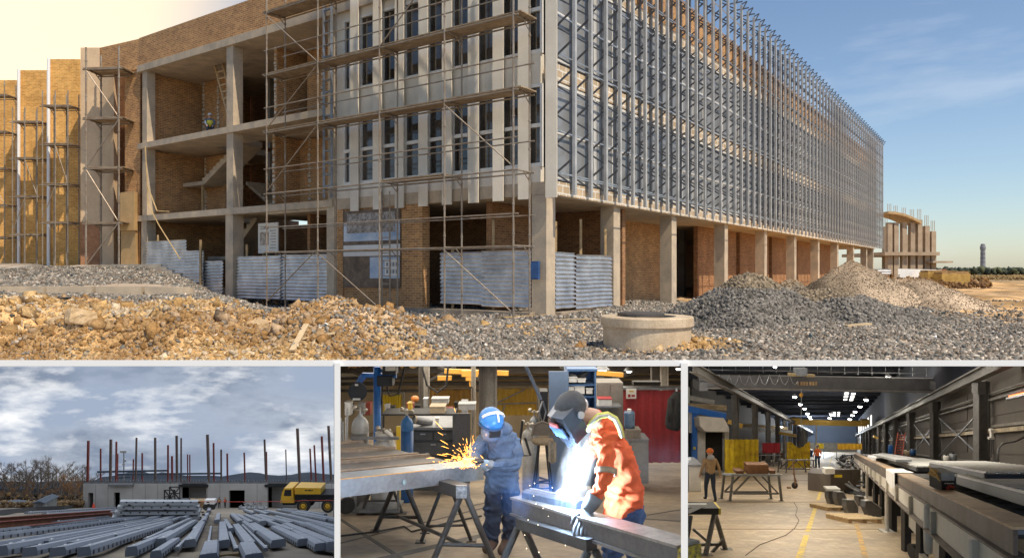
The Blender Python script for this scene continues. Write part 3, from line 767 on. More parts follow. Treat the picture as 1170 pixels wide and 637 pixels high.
for k in range(8):
    a = V((-24+k*1.65, 24.6+k*.02, 0)); b2 = a+V((1.55, -.02, 0)); a.z = gz2(a.x, a.y)+.12; b2.z = gz2(b2.x, b2.y)+.12
    mb.bar(a, b2, .3, .3)
single('kerb_stone', mb, MATS['concrete'], 'row of pale kerb stones along the front of the pavement', 'kerb')
# yellow stacks, white fence, far frame building, tower, skyline
yb = mat('yellow_stack', (.55,.36,.10), .8, col2=(.40,.24,.06), scale=2, var=.2)
for i, (px, yy, w, h) in enumerate(((1066, 84, 2.2, 1.25), (1079, 86, 1.9, 1.35), (1086, 82, 3.0, 1.3), (1095, 83, 1.6, 1.1))):
    c = at(px, 311, yy); z = gz(c.x, c.y)
    t2 = thing('pallet_stack', ['leftmost strapped stack of yellow blocks by the white fence', 'yellow block stack behind its neighbours by the white fence', 'widest stack of yellow blocks on the dirt', 'small stack of yellow blocks at the right of the row'][i], 'block stack', (c.x, c.y, z), 'yellow block stacks')
    mb = MB(); mb.bx(c.x-w/2, c.x+w/2, c.y-.9, c.y+.9, z+.14, z+h); obj('blocks', mb, yb, t2)
    mb = MB()
    for q in (-.4, 0, .4): mb.bx(c.x+q*w-.06, c.x+q*w+.06, c.y-.9, c.y+.9, z, z+.137)
    obj('pallet', mb, MATS['wood'], t2)
    mb = MB(); mb.bx(c.x-w/2*.92, c.x+w/2*.92, c.y-.8, c.y+.8, z+h, z+h+.22); obj('cover_cloth', mb, mat('tarp', (.45,.28,.12), .8, var=.3), t2)
wfm = mat('white_sheet', (.80,.80,.79), .5, col2=(.7,.7,.7), var=.08)
t = thing('site_fence', 'long white corrugated site fence at the far end of the building', 'fence', (46, 92, 0))
for (p0, p1, yy0, yy1, z1) in ((994, 1018, 84, 84, 2.0), (1026, 1076, 78, 112, 2.0)):
    P0 = at(p0, 311, yy0); P1 = at(p1, 311, yy1)
    o = obj('fence_sheet', corr((P0.x, P0.y, 0), (P1.x, P1.y, 0), -.3, z1, (-.5, -.85, 0), .03, .28), wfm, t)
mb = MB(); P1 = at(1077, 311, 112); mb.bx(P1.x-.5, P1.x+.4, 111.6, 112.4, -.2, 2.1); obj('end_post', mb, mat('rust', (.36,.13,.07), .8), t)
t = thing('frame_building', 'unfinished concrete frame with a curved roof slab beyond the long building', 'building', (60, 118, 0))
fc_ = mat('far_concrete', (.46,.36,.26), .9, col2=(.34,.26,.18), scale=.7, var=.2)
Yf = 112
def fx(px, Y=Yf): return (px-585)/F*Y
mb = MB(); mb.bx(fx(992), fx(1052), Yf-5, Yf+9, 4.1, 4.6); mb.bx(fx(1040), fx(1062), Yf-6, Yf-4, 3.0, 3.25); obj('floor_slab', mb, fc_, t)
mb = MB(); pts = []
for k in range(13):
    u = k/12; pts.append((fx(996+u*36), Yf-5, 10.6-1.5*u**2))
for k in range(13):
    u = 1-k/12; pts.append((fx(996+u*36), Yf-5, 10.25-1.5*u**2))
mb.prism(pts, (0, 5, 0)); obj('curved_roof', mb, mat('formwork', (.60,.42,.22), .8, var=.2), t)
for i, px in enumerate((1003, 1010, 1019, 1028, 1036, 1044, 1051)):
    for dy in ((-4, 5) if i % 3 == 0 else (-4,)):
        top = 10.2-.28*i if i < 4 else (9.4, 8.5, 7.7)[i-4]
        mb = MB(); x = fx(px+dy*.6); mb.bx(x-.36, x+.36, Yf+dy-.3, Yf+dy+.5, -.3, 4.1); mb.bx(x-.33, x+.33, Yf+dy-.3, Yf+dy+.5, 4.6, top if i > 3 else 9.0)
        for q in (-.25, 0, .25): mb.tube((x+q, Yf+dy, top-.2), (x+q, Yf+dy, top+1.6), .04, 4)
        obj('column', mb, fc_, t)
mb = MB(); mb.bx(fx(1026), fx(1032), Yf-6, Yf-5.5, -.3, 1.6); obj('timber_stack', mb, MATS['wood'], t)
Yt = 900
t = thing('round_tower', 'slim round concrete tower standing alone on the horizon', 'tower', (fx(1123, Yt), Yt, -5))
tmm = mat('tower_grey', (.26,.27,.30), .9, col2=(.2,.21,.24), scale=.08, var=.15)
mb = MB(); mb.lathe((fx(1123, Yt), Yt, 0), [(3.1, -4), (2.6, 28), (2.6, 29.5)], 20); obj('shaft', mb, tmm, t)
mb = MB(); mb.lathe((fx(1123, Yt), Yt, 0), [(2.6, 29.5), (3.2, 30.5), (3.2, 33.5), (2.6, 34.2), (2.4, 36.5), (1.2, 37.2)], 20); obj('head', mb, tmm, t)
for k in range(5):
    mb = MB(); z = 3+k*5.4; mb.lathe((fx(1123, Yt), Yt, 0), [(3.12-k*.09, z), (3.12-k*.09, z+.5)], 20); obj('ring_band', mb, mat('tower_dark', (.12,.12,.14), .9), t)
sk = [mat('far_wall_a', (.20,.23,.28), .9, var=.2, scale=.05), mat('far_wall_b', (.30,.32,.36), .9, var=.2, scale=.05), mat('far_wall_c', (.14,.17,.21), .9, var=.2, scale=.05)]
for i, (p0, p1, top, yy, m_) in enumerate(((1046, 1053, 299, 560, 2), (1054, 1058, 301, 600, 0), (1079, 1085, 308, 800, 1), (1086, 1095, 309, 850, 0), (1096, 1104, 308.5, 820, 2), (1134, 1146, 311, 950, 1), (1146, 1158, 309.5, 960, 0), (1158, 1161, 311, 930, 2), (1164, 1172, 311, 950, 1))):
    x0, x1 = fx(p0, yy), fx(p1, yy); h = EYE+(311-top)/F*yy
    t = thing('distant_building', ['tall dark block showing above the far fence', 'narrow grey block beside the tall dark block', 'pale low block first past the fence', 'grey low block in the skyline row', 'dark low block left of the round tower', 'pale flat shed right of the round tower', 'long grey hall on the horizon right of the tower', 'small dark shed on the horizon', 'pale shed at the far end of the skyline'][i], 'building', (x0, yy, 0), 'low buildings on the horizon')
    h = max(h, 3.0)
    mb = MB(); mb.bx(x0, x1, yy, yy+15, -6, h); obj('wall', mb, sk[m_], t)
    mb = MB(); mb.bx(x0-.4, x1+.4, yy-.4, yy+15.4, h, h+.5); mb.bx(x0+(x1-x0)*.3, x0+(x1-x0)*.55, yy+2, yy+6, h+.5, h+2.5); obj('roof', mb, sk[2], t)
    mb = MB(); n = max(2, int((x1-x0)/4))
    for k in range(n): mb.bx(x0+(k+.25)*(x1-x0)/n, x0+(k+.75)*(x1-x0)/n, yy-.12, yy-.02, h*.3, h*.55)
    obj('windows', mb, MATS['black'], t)
# scrub on the horizon and dry weeds
def shrub_cloud(name, n, xf, yf, s, cols, m):
    x = xf; y = yf
    pos = np.stack([x, y, RNG.uniform(0, 1, n)*s*1.2+ground(x, y)], 1)
    c = np.array(cols)[RNG.integers(0, len(cols), n)]*RNG.uniform(.7, 1.3, (n, 1))
    return rocks(name, pos, RNG.uniform(.4, 1, n)*s, m, c, flat=.8)
n = 5000; y = RNG.uniform(380, 560, n); k = RNG.uniform(.52, .80, n)
shrub_cloud('distant_scrub', n, k*y, y, 2.6, [(.07,.08,.05), (.10,.11,.06), (.06,.075,.06)], MATS['clod'])
n = 3500; y = RNG.uniform(150, 300, n); k = RNG.uniform(.56, .80, n)
shrub_cloud('dry_weeds', n, k*y, y, .45, [(.30,.20,.09), (.22,.15,.07), (.36,.26,.12)], MATS['clod'])
n = 700; y = RNG.uniform(74, 84, n); k = RNG.uniform(.49, .66, n)
shrub_cloud('dug_earth', n, k*y, y, .35, [(.24,.14,.06), (.18,.10,.05)], MATS['clod'])
# cable hanging from the slab
mb = MB(); mb.path([LF(26.6, .2, 8.7), LF(26.3, .25, 6.5), LF(25.2, .3, 5.0), LF(24.0, .3, 4.9)], .03, 5); mb.path([LF(26.6, .2, 8.7), LF(26.1, .3, 5.4), LF(25, .3, 4.2), LF(22.9, .3, 2.3)], .03, 5)
single('hanging_cable', mb, mat('cable', (.6,.42,.2), .8), 'pale cable hanging in loops from the slab edge', 'cable')
# ================================================================== people
def skin_body(name, J, E, mats, loc=(0,0,0), rz=0, scale=1., parent=None, sub=2, hem=None, tilt=0., folds=0.):
    """one continuous body: J joint -> (x, y, z, radius or (rx, ry)), E = [(a, b, material index)]"""
    names = list(J); idx = {n: i for i, n in enumerate(names)}
    me = bpy.data.meshes.new('skel'); me.from_pydata([J[n][:3] for n in names], [(idx[a], idx[b]) for a, b, *_ in E], [])
    o = bpy.data.objects.new('skel', me); COL.objects.link(o)
    sk = o.modifiers.new('Skin', 'SKIN'); 
    for i, n in enumerate(names):
        r = J[n][3]; r = r if isinstance(r, tuple) else (r, r)
        sv = me.skin_vertices[0].data[i]; sv.radius = r; sv.use_root = (i == 0)
    sk.use_smooth_shade = True; sk.branch_smoothing = .4
    ss = o.modifiers.new('S', 'SUBSURF'); ss.levels = ss.render_levels = sub
    dg = bpy.context.evaluated_depsgraph_get(); dg.update()
    m2 = bpy.data.meshes.new_from_object(o.evaluated_get(dg))
    bpy.data.objects.remove(o)
    m2.name = name; m2.materials.clear()
    for m in mats: m2.materials.append(m)
    segs = [(np.array(J[a][:3]), np.array(J[b][:3]), k[0] if k else 0) for a, b, *k in E]
    cs = np.empty(len(m2.polygons)*3); m2.polygons.foreach_get('center', cs); cs = cs.reshape(-1, 3)
    best = np.full(len(cs), 1e9); mi = np.zeros(len(cs), np.int32)
    for a, b, k in segs:
        d = b-a; t = np.clip(((cs-a)@d)/max(d@d, 1e-9), 0, 1); dist = np.linalg.norm(cs-(a+t[:, None]*d), axis=1)
        u = dist < best; best[u] = dist[u]; mi[u] = k
    if hem is not None:
        lim = hem+tilt*(cs[:, 0]-J['pelvis'][0]); mi = np.where((mi == 1) & (cs[:, 2] > lim), 0, np.where((mi == 0) & (cs[:, 2] < lim), 1, mi)).astype(np.int32)
    if folds:
        n = len(m2.vertices); vc = np.empty(n*3); m2.vertices.foreach_get('co', vc); vc = vc.reshape(-1, 3)
        vn = np.array([tuple(v.normal) for v in m2.vertices]); rg = np.random.default_rng(4); h = np.zeros(n)
        for f in (22, 31, 43, 60, 85):
            d1 = rg.normal(size=3); d1 /= np.linalg.norm(d1); d1[2] = abs(d1[2])+.5; d2 = rg.normal(size=3)
            h += (1-2*np.abs(np.sin(.5*f*(vc@d1)+2.2*np.sin(9*(vc@d2)))))*(20/f)**.7
        ok = np.zeros(n); ok_w = np.zeros(n)
        li = np.empty(len(m2.loops), np.int32); m2.loops.foreach_get('vertex_index', li); tt = np.empty(len(m2.polygons), np.int32); m2.polygons.foreach_get('loop_total', tt)
        lm = np.repeat((mi <= 1).astype(float), tt); np.add.at(ok, li, lm); np.add.at(ok_w, li, 1.)
        vc = vc + vn*(h*folds*(ok/np.maximum(ok_w, 1)))[:, None]; m2.vertices.foreach_set('co', vc.ravel())
    m2.polygons.foreach_set('material_index', mi); m2.polygons.foreach_set('use_smooth', np.ones(len(cs), bool)); m2.update()
    b = bpy.data.objects.new(name, m2); COL.objects.link(b)
    b.location = loc; b.rotation_euler = (0, 0, rz); b.scale = (scale,)*3
    if parent: b.parent = parent
    return b
BODY_E = [('pelvis','belly',0), ('belly','chest',0), ('chest','neck',0), ('neck','head',3), ('head','crown',3),
          ('chest','shL',0), ('shL','elL',0), ('elL','wrL',0), ('wrL','haL',4), ('chest','shR',0), ('shR','elR',0), ('elR','wrR',0), ('wrR','haR',4),
          ('pelvis','hiL',1), ('hiL','knL',1), ('knL','anL',1), ('anL','toL',2), ('pelvis','hiR',1), ('hiR','knR',1), ('knR','anR',1), ('anR','toR',2)]
def stand_pose(**kw):
    """a relaxed standing figure facing -y; x>0 is its left hand"""
    J = {'pelvis': (0,0,.95,(.155,.12)), 'belly': (0,0,1.12,(.15,.115)), 'chest': (0,0,1.33,(.175,.125)), 'neck': (0,-.005,1.50,.062), 'head': (0,-.02,1.62,.088), 'crown': (0,-.01,1.72,.075),
         'shL': (.18,0,1.42,.072), 'elL': (.25,.02,1.14,.052), 'wrL': (.26,-.06,.90,.036), 'haL': (.26,-.08,.80,.032),
         'shR': (-.18,0,1.42,.072), 'elR': (-.25,.02,1.14,.052), 'wrR': (-.26,-.06,.90,.036), 'haR': (-.26,-.08,.80,.032),
         'hiL': (.10,0,.88,.10), 'knL': (.11,-.02,.50,.07), 'anL': (.115,.02,.09,.048), 'toL': (.13,-.15,.045,.042),
         'hiR': (-.10,0,.88,.10), 'knR': (-.11,-.02,.50,.07), 'anR': (-.115,.02,.09,.048), 'toR': (-.13,-.15,.045,.042)}
    for k, v in kw.items():
        old = J[k]; J[k] = tuple(v[:3]) + ((v[3],) if len(v) > 3 else (old[3],))
    return J
skin = mat('skin', (.50,.30,.22), .6, var=.1); hair = mat('hair', (.05,.03,.02), .8)
boot = mat('boot', (.10,.06,.04), .8, var=.2); denim = mat('denim', (.06,.10,.20), .85, col2=(.035,.055,.12), scale=8, var=.2)
glove = mat('glove', (.24,.24,.24), .85, var=.2)
def small_person(label, loc, rz, jacket, trousers, hat, group=None, vest=None, pose=None, head_m=None, hood=None, s=1.):
    t = thing('person', label, 'person', loc, group, rz)
    J = pose or stand_pose()
    skin_body('body', J, BODY_E, [jacket, trousers, boot, head_m or skin, skin], parent=t, scale=s)
    h = V(J['head'][:3]); c = V(J['crown'][:3])
    mb = MB(); mb.lathe(h*s+V((0,0,.045))*s, [(.118*s, 0), (.118*s, .035*s), (.10*s, .085*s), (.05*s, .12*s), (.004, .13*s)], 14); mb.box(h*s+V((0,-.11,.05))*s, (.15*s,.09*s,.015*s)); obj_local('hat', mb, hat, t)
    # face: eyes, nose, mouth, ears
    mb = MB()
    mb.ball(h+V((0,-.095,-.0)), (.014,.02,.024), 6, 5)
    for k in (-1, 1): mb.ball(h+V((.092*k, 0, 0)), (.012,.022,.03), 6, 5)
    obj_local('face', mb, skin, t, s)
    mb = MB()
    for k in (-1, 1): mb.ball(h+V((.033*k, -.082, .022)), (.012,.008,.007), 6, 5)
    mb.ball(h+V((0, -.085, -.042)), (.024,.008,.006), 6, 5)
    obj_local('eyes_and_mouth', mb, mat('eye_dark', (.05,.025,.02), .5), t, s)
    if vest:
        mb = MB(); a, b, c2 = V(J['belly'][:3]), V(J['chest'][:3]), V(J['neck'][:3])
        mb.path([a-(b-a)*.3, a+(b-a)*.3, b, b+(c2-b)*.45], [.185, .19, .215, .13], 12); o = obj_local('vest', mb, vest, t, s); o.data.polygons.foreach_set('use_smooth', [True]*len(o.data.polygons))
    if hood:
        mb = MB(); n_ = V(J['neck'][:3]); mb.ball(n_+V((0,.06,.0)), (.13,.10,.09), 10, 7); obj_local('hood', mb, hood, t, s)
    return t
def obj_local(name, mb, m, parent, s=1., smooth=True):
    me = bpy.data.meshes.new(name); me.from_pydata([(p[0]*s, p[1]*s, p[2]*s) for p in mb.v], [], mb.f)
    ms = m if isinstance(m, (list, tuple)) else [m]
    for q in ms: me.materials.append(q)
    if len(ms) > 1: me.polygons.foreach_set('material_index', mb.m)
    if smooth: me.polygons.foreach_set('use_smooth', [True]*len(mb.f))
    me.update(); set_uv(me); o = bpy.data.objects.new(name, me); COL.objects.link(o); o.parent = parent; return o

# worker crouching on the second floor slab by the stairs
pose = stand_pose(pelvis=(0,.12,.38), belly=(0,.02,.52), chest=(0,-.08,.68), neck=(0,-.14,.84), head=(0,-.18,.94), crown=(0,-.18,1.04), shL=(.18,-.08,.76), shR=(-.18,-.08,.76),
                  elL=(.24,-.26,.56), wrL=(.16,-.42,.40), haL=(.12,-.46,.34), elR=(-.24,-.26,.56), wrR=(-.16,-.42,.40), haR=(-.12,-.46,.34),
                  hiL=(.10,.08,.36), knL=(.16,-.28,.48), anL=(.13,-.10,.09), toL=(.14,-.28,.05), hiR=(-.10,.08,.36), knR=(-.16,-.28,.48), anR=(-.13,-.10,.09), toR=(-.14,-.28,.05))
small_person('worker in a yellow vest crouching on the second floor slab', LF(21.6, -.6, 8.97), .4, mat('shirt_blue', (.12,.16,.25), .9), denim, mat('hat_white', (.7,.7,.68), .4), vest=mat('vest_yellow', (.65,.60,.08), .7), pose=pose)
# ================================================================== the steel yard (sloping lot under a cloudy sky)
T2, E2, H2 = .31, 1.7, 568.0
def g2(y): return EYE - T2*y - E2
def yard(px, row, h=0.):
    """point on the yard's sloping ground seen at px,row (plus height h)"""
    y = F*E2/(row-H2); return V(((px-585)/F*y, y, g2(y)+h))
def y2(row): return F*E2/(row-H2)
def p2(px, row, y): return V(((px-585)/F*y, y, EYE-(row-311)/F*y))
# ground
mb = MB(); ysl = list(np.geomspace(14, 399, 40)); kk = np.linspace(-.95, -.246, 30)
vs = [(k*y, y, g2(y)+(.05*math.sin(k*60+y*.3) if y < 200 else 0)) for y in ysl for k in kk]
fs = [(j*30+i, j*30+i+1, (j+1)*30+i+1, (j+1)*30+i) for j in range(39) for i in range(29)]
mb.add(vs, fs); struct('yard_ground', mb, mat('yard_mud', (.19,.155,.12), .95, col2=(.30,.25,.18), scale=.25, var=.2, bump=.6, bscale=3), True)
# sky enclosure with a cloudy pattern
m = bpy.data.materials.new('cloudy_sky'); m.use_nodes = True; nt = m.node_tree; nt.nodes.remove(nt.nodes['Principled BSDF'])
tc = nn(nt, 'ShaderNodeTexCoord'); mp = nn(nt, 'ShaderNodeMapping'); mp.inputs['Scale'].default_value = (.006, .006, .017); nt.links.new(tc.outputs['Object'], mp.inputs[0])
n1 = noise(nt, 2.6, 8, .6, mp.outputs[0], .42, .60); n2 = noise(nt, 1.3, 4, .5, mp.outputs[0], .45, .60)
mp3 = nn(nt, 'ShaderNodeMapping'); mp3.inputs['Scale'].default_value = (.007, .007, .022); mp3.inputs['Location'].default_value = (3.3, 0, 1.2); nt.links.new(tc.outputs['Object'], mp3.inputs[0])
n3 = noise(nt, 2.6, 8, .6, mp3.outputs[0], .52, .70)
c = mixc(nt, n1, (.20,.245,.33), (.44,.48,.54)); c = mixc(nt, n2, c, (.30,.36,.47)); c = mixc(nt, n3, c, (.80,.81,.82))
e = nn(nt, 'ShaderNodeEmission'); e.inputs[1].default_value = 1.25; nt.links.new(c, e.inputs[0]); nt.links.new(e.outputs[0], nt.nodes['Material Output'].inputs[0])
mb = MB(); kl, kr = -.97, (381.6-585)/F
def zr(row, y): return EYE-(row-311)/F*y
vs = []
for y in (14.5, 400):
    for k in (kl, kr):
        for row in (418.2, 620): vs.append((k*y, y, zr(row, y)))
mb.add(vs, [(0,2,6,4), (4,6,7,5), (0,4,5,1), (2,3,7,6)])
struct('sky', mb, m)
# hills
hm = mat('hill_far', (.085,.105,.13), .95, col2=(.06,.075,.09), scale=.03, var=.2)
def hill(pts, y, name='hills'):
    mb = MB(); poly = [p2(a, b, y) for a, b in pts]; poly = [p2(pts[-1][0], 580, y), p2(pts[0][0], 580, y)] + poly
    mb.prism(poly, (0, 12, 0)); struct(name, mb, hm)
hill([(100, 552), (125, 549), (135, 545), (146, 544), (156, 547), (164, 548), (172, 546), (182, 547), (200, 550), (232, 550), (243, 551), (262, 548), (268, 547), (276, 546), (288, 547), (296, 549), (310, 550), (325, 549), (335, 547), (348, 546), (362, 548), (379, 549)], 380)
hill([(-60, 556), (20, 558), (100, 556), (130, 553), (200, 553), (379, 553)], 360)
# bare trees
bark = mat('bark', (.17,.14,.115), .95, var=.2); twig = mat('twig', (.24,.185,.14), .95, var=.2); twig2 = mat('twig_rust', (.36,.19,.08), .95, var=.3)
def bare_tree(seed, tw, h=9.5):
    r = random.Random(seed); tk = MB(); cr = MB()
    tk.path([(0,0,-.5), (.1,0,h*.3), (-.05,.1,h*.62), (.1,0,h*.88)], [.22,.17,.10,.03], 6)
    def br(p, d, L, rad, lv):
        q = p+d*L; (tk if lv == 0 else cr).tube(p, q, rad, 3 if lv else 4, rad*.55, cap=False)
        if lv < 3:
            for k in range(5):
                a = r.uniform(.35, 1.0); f = r.uniform(.35, 1)
                nd = (d + V((r.uniform(-1,1), r.uniform(-1,1), r.uniform(-.2,.9)))*.75).normalized()
                br(p+d*L*f, nd, L*r.uniform(.45, .65), rad*.5, lv+1)
    for k in range(11):
        z = h*r.uniform(.18, .8); a = r.uniform(0, 6.28); d = V((math.cos(a)*.8, math.sin(a)*.8, r.uniform(.5, 1.3))).normalized()
        br(V((0,0,z)), d, h*r.uniform(.22, .36)*(1.15-z/h*.5), .06, 0)
    t = thing('bare_tree', 'leafless tree', 'tree', (0,0,0), 'leafless trees beyond the yard')
    obj('trunk', tk, bark, t); obj('crown', cr, tw, t); return t
pro = [bare_tree(1, twig), bare_tree(2, twig), bare_tree(3, twig2, 6.5)]
pos = [(-22, 200, 0, 1.15), (-8, 190, 1, 1.1), (4, 205, 0, 1.2), (13, 186, 1, 1.1), (22, 200, 0, 1.15), (30, 190, 1, 1.2), (38, 204, 0, 1.25), (47, 188, 1, 1.25), (56, 200, 0, 1.25), (64, 190, 1, 1.2), (72, 198, 0, 1.1), (79, 186, 1, 1.0), (86, 196, 0, 1.05),
       (94, 200, 1, 1.1), (102, 205, 0, 1.0), (112, 208, 1, .95), (10, 170, 2, .8), (34, 172, 2, .8), (70, 168, 2, 1.0), (77, 172, 2, 1.1), (86, 168, 2, .9), (93, 174, 2, .8), (-4, 172, 2, .8), (206, 240, 0, .75), (50, 174, 2, .7), (26, 180, 1, 1.0), (60, 180, 0, 1.0), (43, 182, 0, 1.1), (17, 178, 0, .9), (99, 182, 2, .6)]
used = set()
for i, (px, yy, k, s) in enumerate(pos):
    x = (px-585)/F*yy; z = g2(yy)
    lab = 'tall leafless grey-brown tree in the wood behind the yard' if k < 2 else 'low rust-brown leafless tree at the edge of the wood'
    if px > 200: lab = 'small lone leafless tree seen over the concrete wall'
    if k in used: o = dup(pro[k], (x, yy, z), rnd.uniform(0, 6), lab, scale=s)
    else: o = pro[k]; used.add(k); o.location = (x, yy, z); o.rotation_euler.z = rnd.uniform(0, 6); o.scale = (s,)*3; o['label'] = lab
n = 5200; y = RNG.uniform(165, 215, n); px_ = RNG.uniform(-40, 118, n); x = (px_-585)/F*y
ps = np.stack([x, y, g2(y)+RNG.uniform(0, 2.6, n)*RNG.uniform(.3, 1, n)], 1)
rocks('brushwood', ps, RNG.uniform(.3, .9, n), MATS['clod'], np.array([(.10,.07,.045), (.20,.12,.05), (.14,.095,.06), (.07,.055,.04)])[RNG.integers(0, 4, n)])
n = 1500; y = RNG.uniform(118, 150, n); px_ = RNG.uniform(-20, 96, n); x = (px_-585)/F*y
rocks('dead_grass', np.stack([x, y, g2(y)+RNG.uniform(0, .9, n)], 1), RNG.uniform(.25, .6, n), MATS['clod'], np.array([(.26,.16,.07), (.20,.13,.07), (.32,.22,.11)])[RNG.integers(0, 3, n)])
mb = MB()
for a, b_ in (((-10, 589.5), (40, 583)), ((40, 583), (72, 581.5)), ((72, 581.5), (96, 578))):
    p, q = yard(*a), yard(*b_); mb.bar(p+V((0,0,.25)), q+V((0,0,.25)), .3, .5)
single('silt_berm', mb, MATS['black'], 'low black silt barrier between the dead grass and the yard', 'barrier')
for (px, row, w, h, lab) in ((52, 582, 1.8, 1.4, 'small grey shed standing among the dead grass'), (12, 581, 5, .5, 'low dark dome-roofed hut at the edge of the wood')):
    y = y2(row)+14; c = V(((px-585)/F*y, y, g2(y)))
    t = thing('shed', lab, 'shed', c); mb = MB(); mb.bx(c.x-w/2, c.x+w/2, y-1.5, y+1.5, c.z-.3, c.z+h); obj('wall', mb, mat('shed_grey', (.30,.30,.29), .9), t)
    mb = MB(); mb.prism([(c.x-w/2-.2, y-1.8, c.z+h), (c.x, y-1.8, c.z+h+.35), (c.x+w/2+.2, y-1.8, c.z+h)], (0, 3.6, 0)); obj('roof', mb, mat('shed_roof', (.10,.13,.17), .7), t)
    mb = MB(); mb.bx(c.x-.5, c.x+.5, y-1.58, y-1.51, c.z, c.z+min(h-.2, 2)); obj('door', mb, MATS['steel_grey'], t)

# concrete building under the columns
YB2 = 122.0; zb = g2(YB2); top = p2(0, 552.3, YB2).z
def bx2(px): return (px-585)/F*YB2
t = thing('concrete_building', 'long low raw concrete building with dark doorways and recesses', 'building', (bx2(240), YB2, zb))
cw2 = mat('cast_concrete', (.52,.50,.47), .9, col2=(.43,.41,.385), scale=.35, var=.1)
op = [(100.5, 106.5, 562.5, 590), (130, 137, 562, 590), (207, 236, 554, 590), (261.5, 279.5, 559.5, 590), (305.5, 342, 554, 590)]
mb = MB(); xs = 95.0; zbot = zb-1
for (a, b_, r0, r1) in op:
    mb.bx(bx2(xs), bx2(a), YB2, YB2+.5, zbot, top)
    if r0 > 555: mb.bx(bx2(a), bx2(b_), YB2+.004, YB2+.5, p2(0, r0, YB2).z, top-.004)
    xs = b_
mb.bx(bx2(xs), bx2(390), YB2, YB2+.5, zbot, top); mb.prism([(bx2(95), YB2+.5, zbot), (bx2(95)+.5, YB2+.5, zbot), (bx2(95)+.5, YB2+.5, top), (bx2(95), YB2+.5, top)], (0, 29, -T2*29))
obj('wall', mb, cw2, t)
mb = MB()
for i in range(1, 24):
    x = bx2(95+i*14.2)
    if not any(bx2(a)-.1 < x < bx2(b_)+.1 for a, b_, *_ in op): mb.bx(x-.04, x+.04, YB2-.012, YB2-.003, zbot, top)
obj('joint', mb, cond, t)
mb = MB(); mb.bx(bx2(207)-.5, bx2(236)+.5, YB2+4, YB2+4.4, zbot-2, top-1.3); mb.bx(bx2(305)-.5, bx2(342)+.5, YB2+4, YB2+4.4, zbot-2, top-1.3); obj('inner_wall', mb, cw2, t)
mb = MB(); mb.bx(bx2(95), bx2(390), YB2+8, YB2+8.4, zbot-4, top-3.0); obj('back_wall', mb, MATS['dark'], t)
mb = MB(); mb.prism([(bx2(95)+.1, YB2+.2, top), (bx2(95)+.1, YB2+.2, top+.3), (bx2(390), YB2+.2, top+.3), (bx2(390), YB2+.2, top)], (0, 30, -T2*30)); mb.bx(bx2(126), bx2(153), YB2-.6, YB2+.2, top-.25, top+.1); obj('roof_deck', mb, mat('deck', (.22,.22,.22), .8), t)
mb = MB(); mb.bx(bx2(207)-.3, bx2(236)+.3, YB2-.35, YB2-.01, top-.45, top-.05); mb.bx(bx2(305)-.3, bx2(342)+.3, YB2-.35, YB2-.01, top-.45, top-.05); obj('lintel', mb, MATS['black'], t)
mb = MB()
for i in range(90): mb.bx(bx2(100+i*3.15), bx2(100+i*3.15)+.12, YB2+.3, YB2+.42, top+.30, top+.58)
obj('shear_studs', mb, MATS['steel_grey'], t)
# red-brown steel columns on the deck
cred = mat('column_red', (.33,.075,.06), .75, col2=(.20,.055,.045), var=.2); cgr = mat('column_grey', (.21,.135,.105), .75, col2=(.14,.11,.095), var=.2)
lst = [(101,503,100,12,1),(115,512,115,8,1),(126.7,501.5,126,13,0),(133,504,132.5,9,1),(134.5,518,134,7,1),(152.5,524,152,7,1),(156,499.5,155,9,0),(162.5,517,162.5,8,1),(177.3,499.5,177.5,11,0),(192,508,192,9,1),
       (196.5,520.5,196.8,10,1),(201.8,497.3,202.3,12,0),(207,500,207,8,0),(214.3,518.5,214.5,6,1),(216.8,519,217,6,1),(237,496,238.8,14,0),(244,505.5,244.5,9,1),(252.7,513,252.8,9,0),(259.6,517.5,260,9,1),(279,516.5,280,8,1),
       (302.2,501.5,304,10,0),(304.5,515.5,305,7,1),(326.5,513,327.5,6,0),(339.8,489,342.6,15,0),(354.2,512,356,9,1),(359,508,361.3,9,1),(367.6,498,370,12,1),(375.3,486,378.6,14,0)]
for i, (px, row, pb, w, red) in enumerate(lst):
    yy = YB2+3+(14-w)*1.6; sc_ = yy/F
    a = p2(pb, 552.0, yy); b_ = p2(px, row, yy)
    ww = w/5.79*sc_*1.05
    tall = row < 506
    lab = f"{'brown-grey' if not red else 'dark red'} steel column on the deck, " + (['leftmost above the building corner','short one over the first pair of doors','tall one left of the light mast','tall thin one beside the mast','low one hidden behind its taller neighbour','short one just right of the mast','tall one right of the mast','slim one carrying the double beam','tall one above the lattice box','one at the middle of the double beam','short one in the middle gap','tall one left of the first recess','tall one paired at the recess','thin far one over the first recess','thin far one next to its twin','thick leaning one right of the first recess','second after the thick leaning one','one at the end of the double beam','short one above the two workers','lone short one above the open doorway','tall one left of the second recess','short one touching the second recess column','thin lone one above the truck cab','thick tall one behind the yellow truck','first short one right of the thick tall one','second short one right of the thick tall one','tall dark red one near the partition','tallest one at the partition'][i])
    t = thing('steel_column', lab, 'column', a, 'steel columns standing on the deck')
    mb = MB(); up = (0, 1, 0)
    for s_ in (-1, 1): mb.bar(a+V((s_*ww*.42, 0, 0)), b_+V((s_*ww*.42, 0, 0)), ww*.16, ww*.9, up=up)
    mb.bar(a, b_, ww*.68, ww*.14, up=up); obj('shaft', mb, cred if red else cgr, t)
    mb = MB(); mb.box(a+V((0,0,.03)), (ww*1.9, ww*1.9, .06)); obj('base_plate', mb, cgr, t)
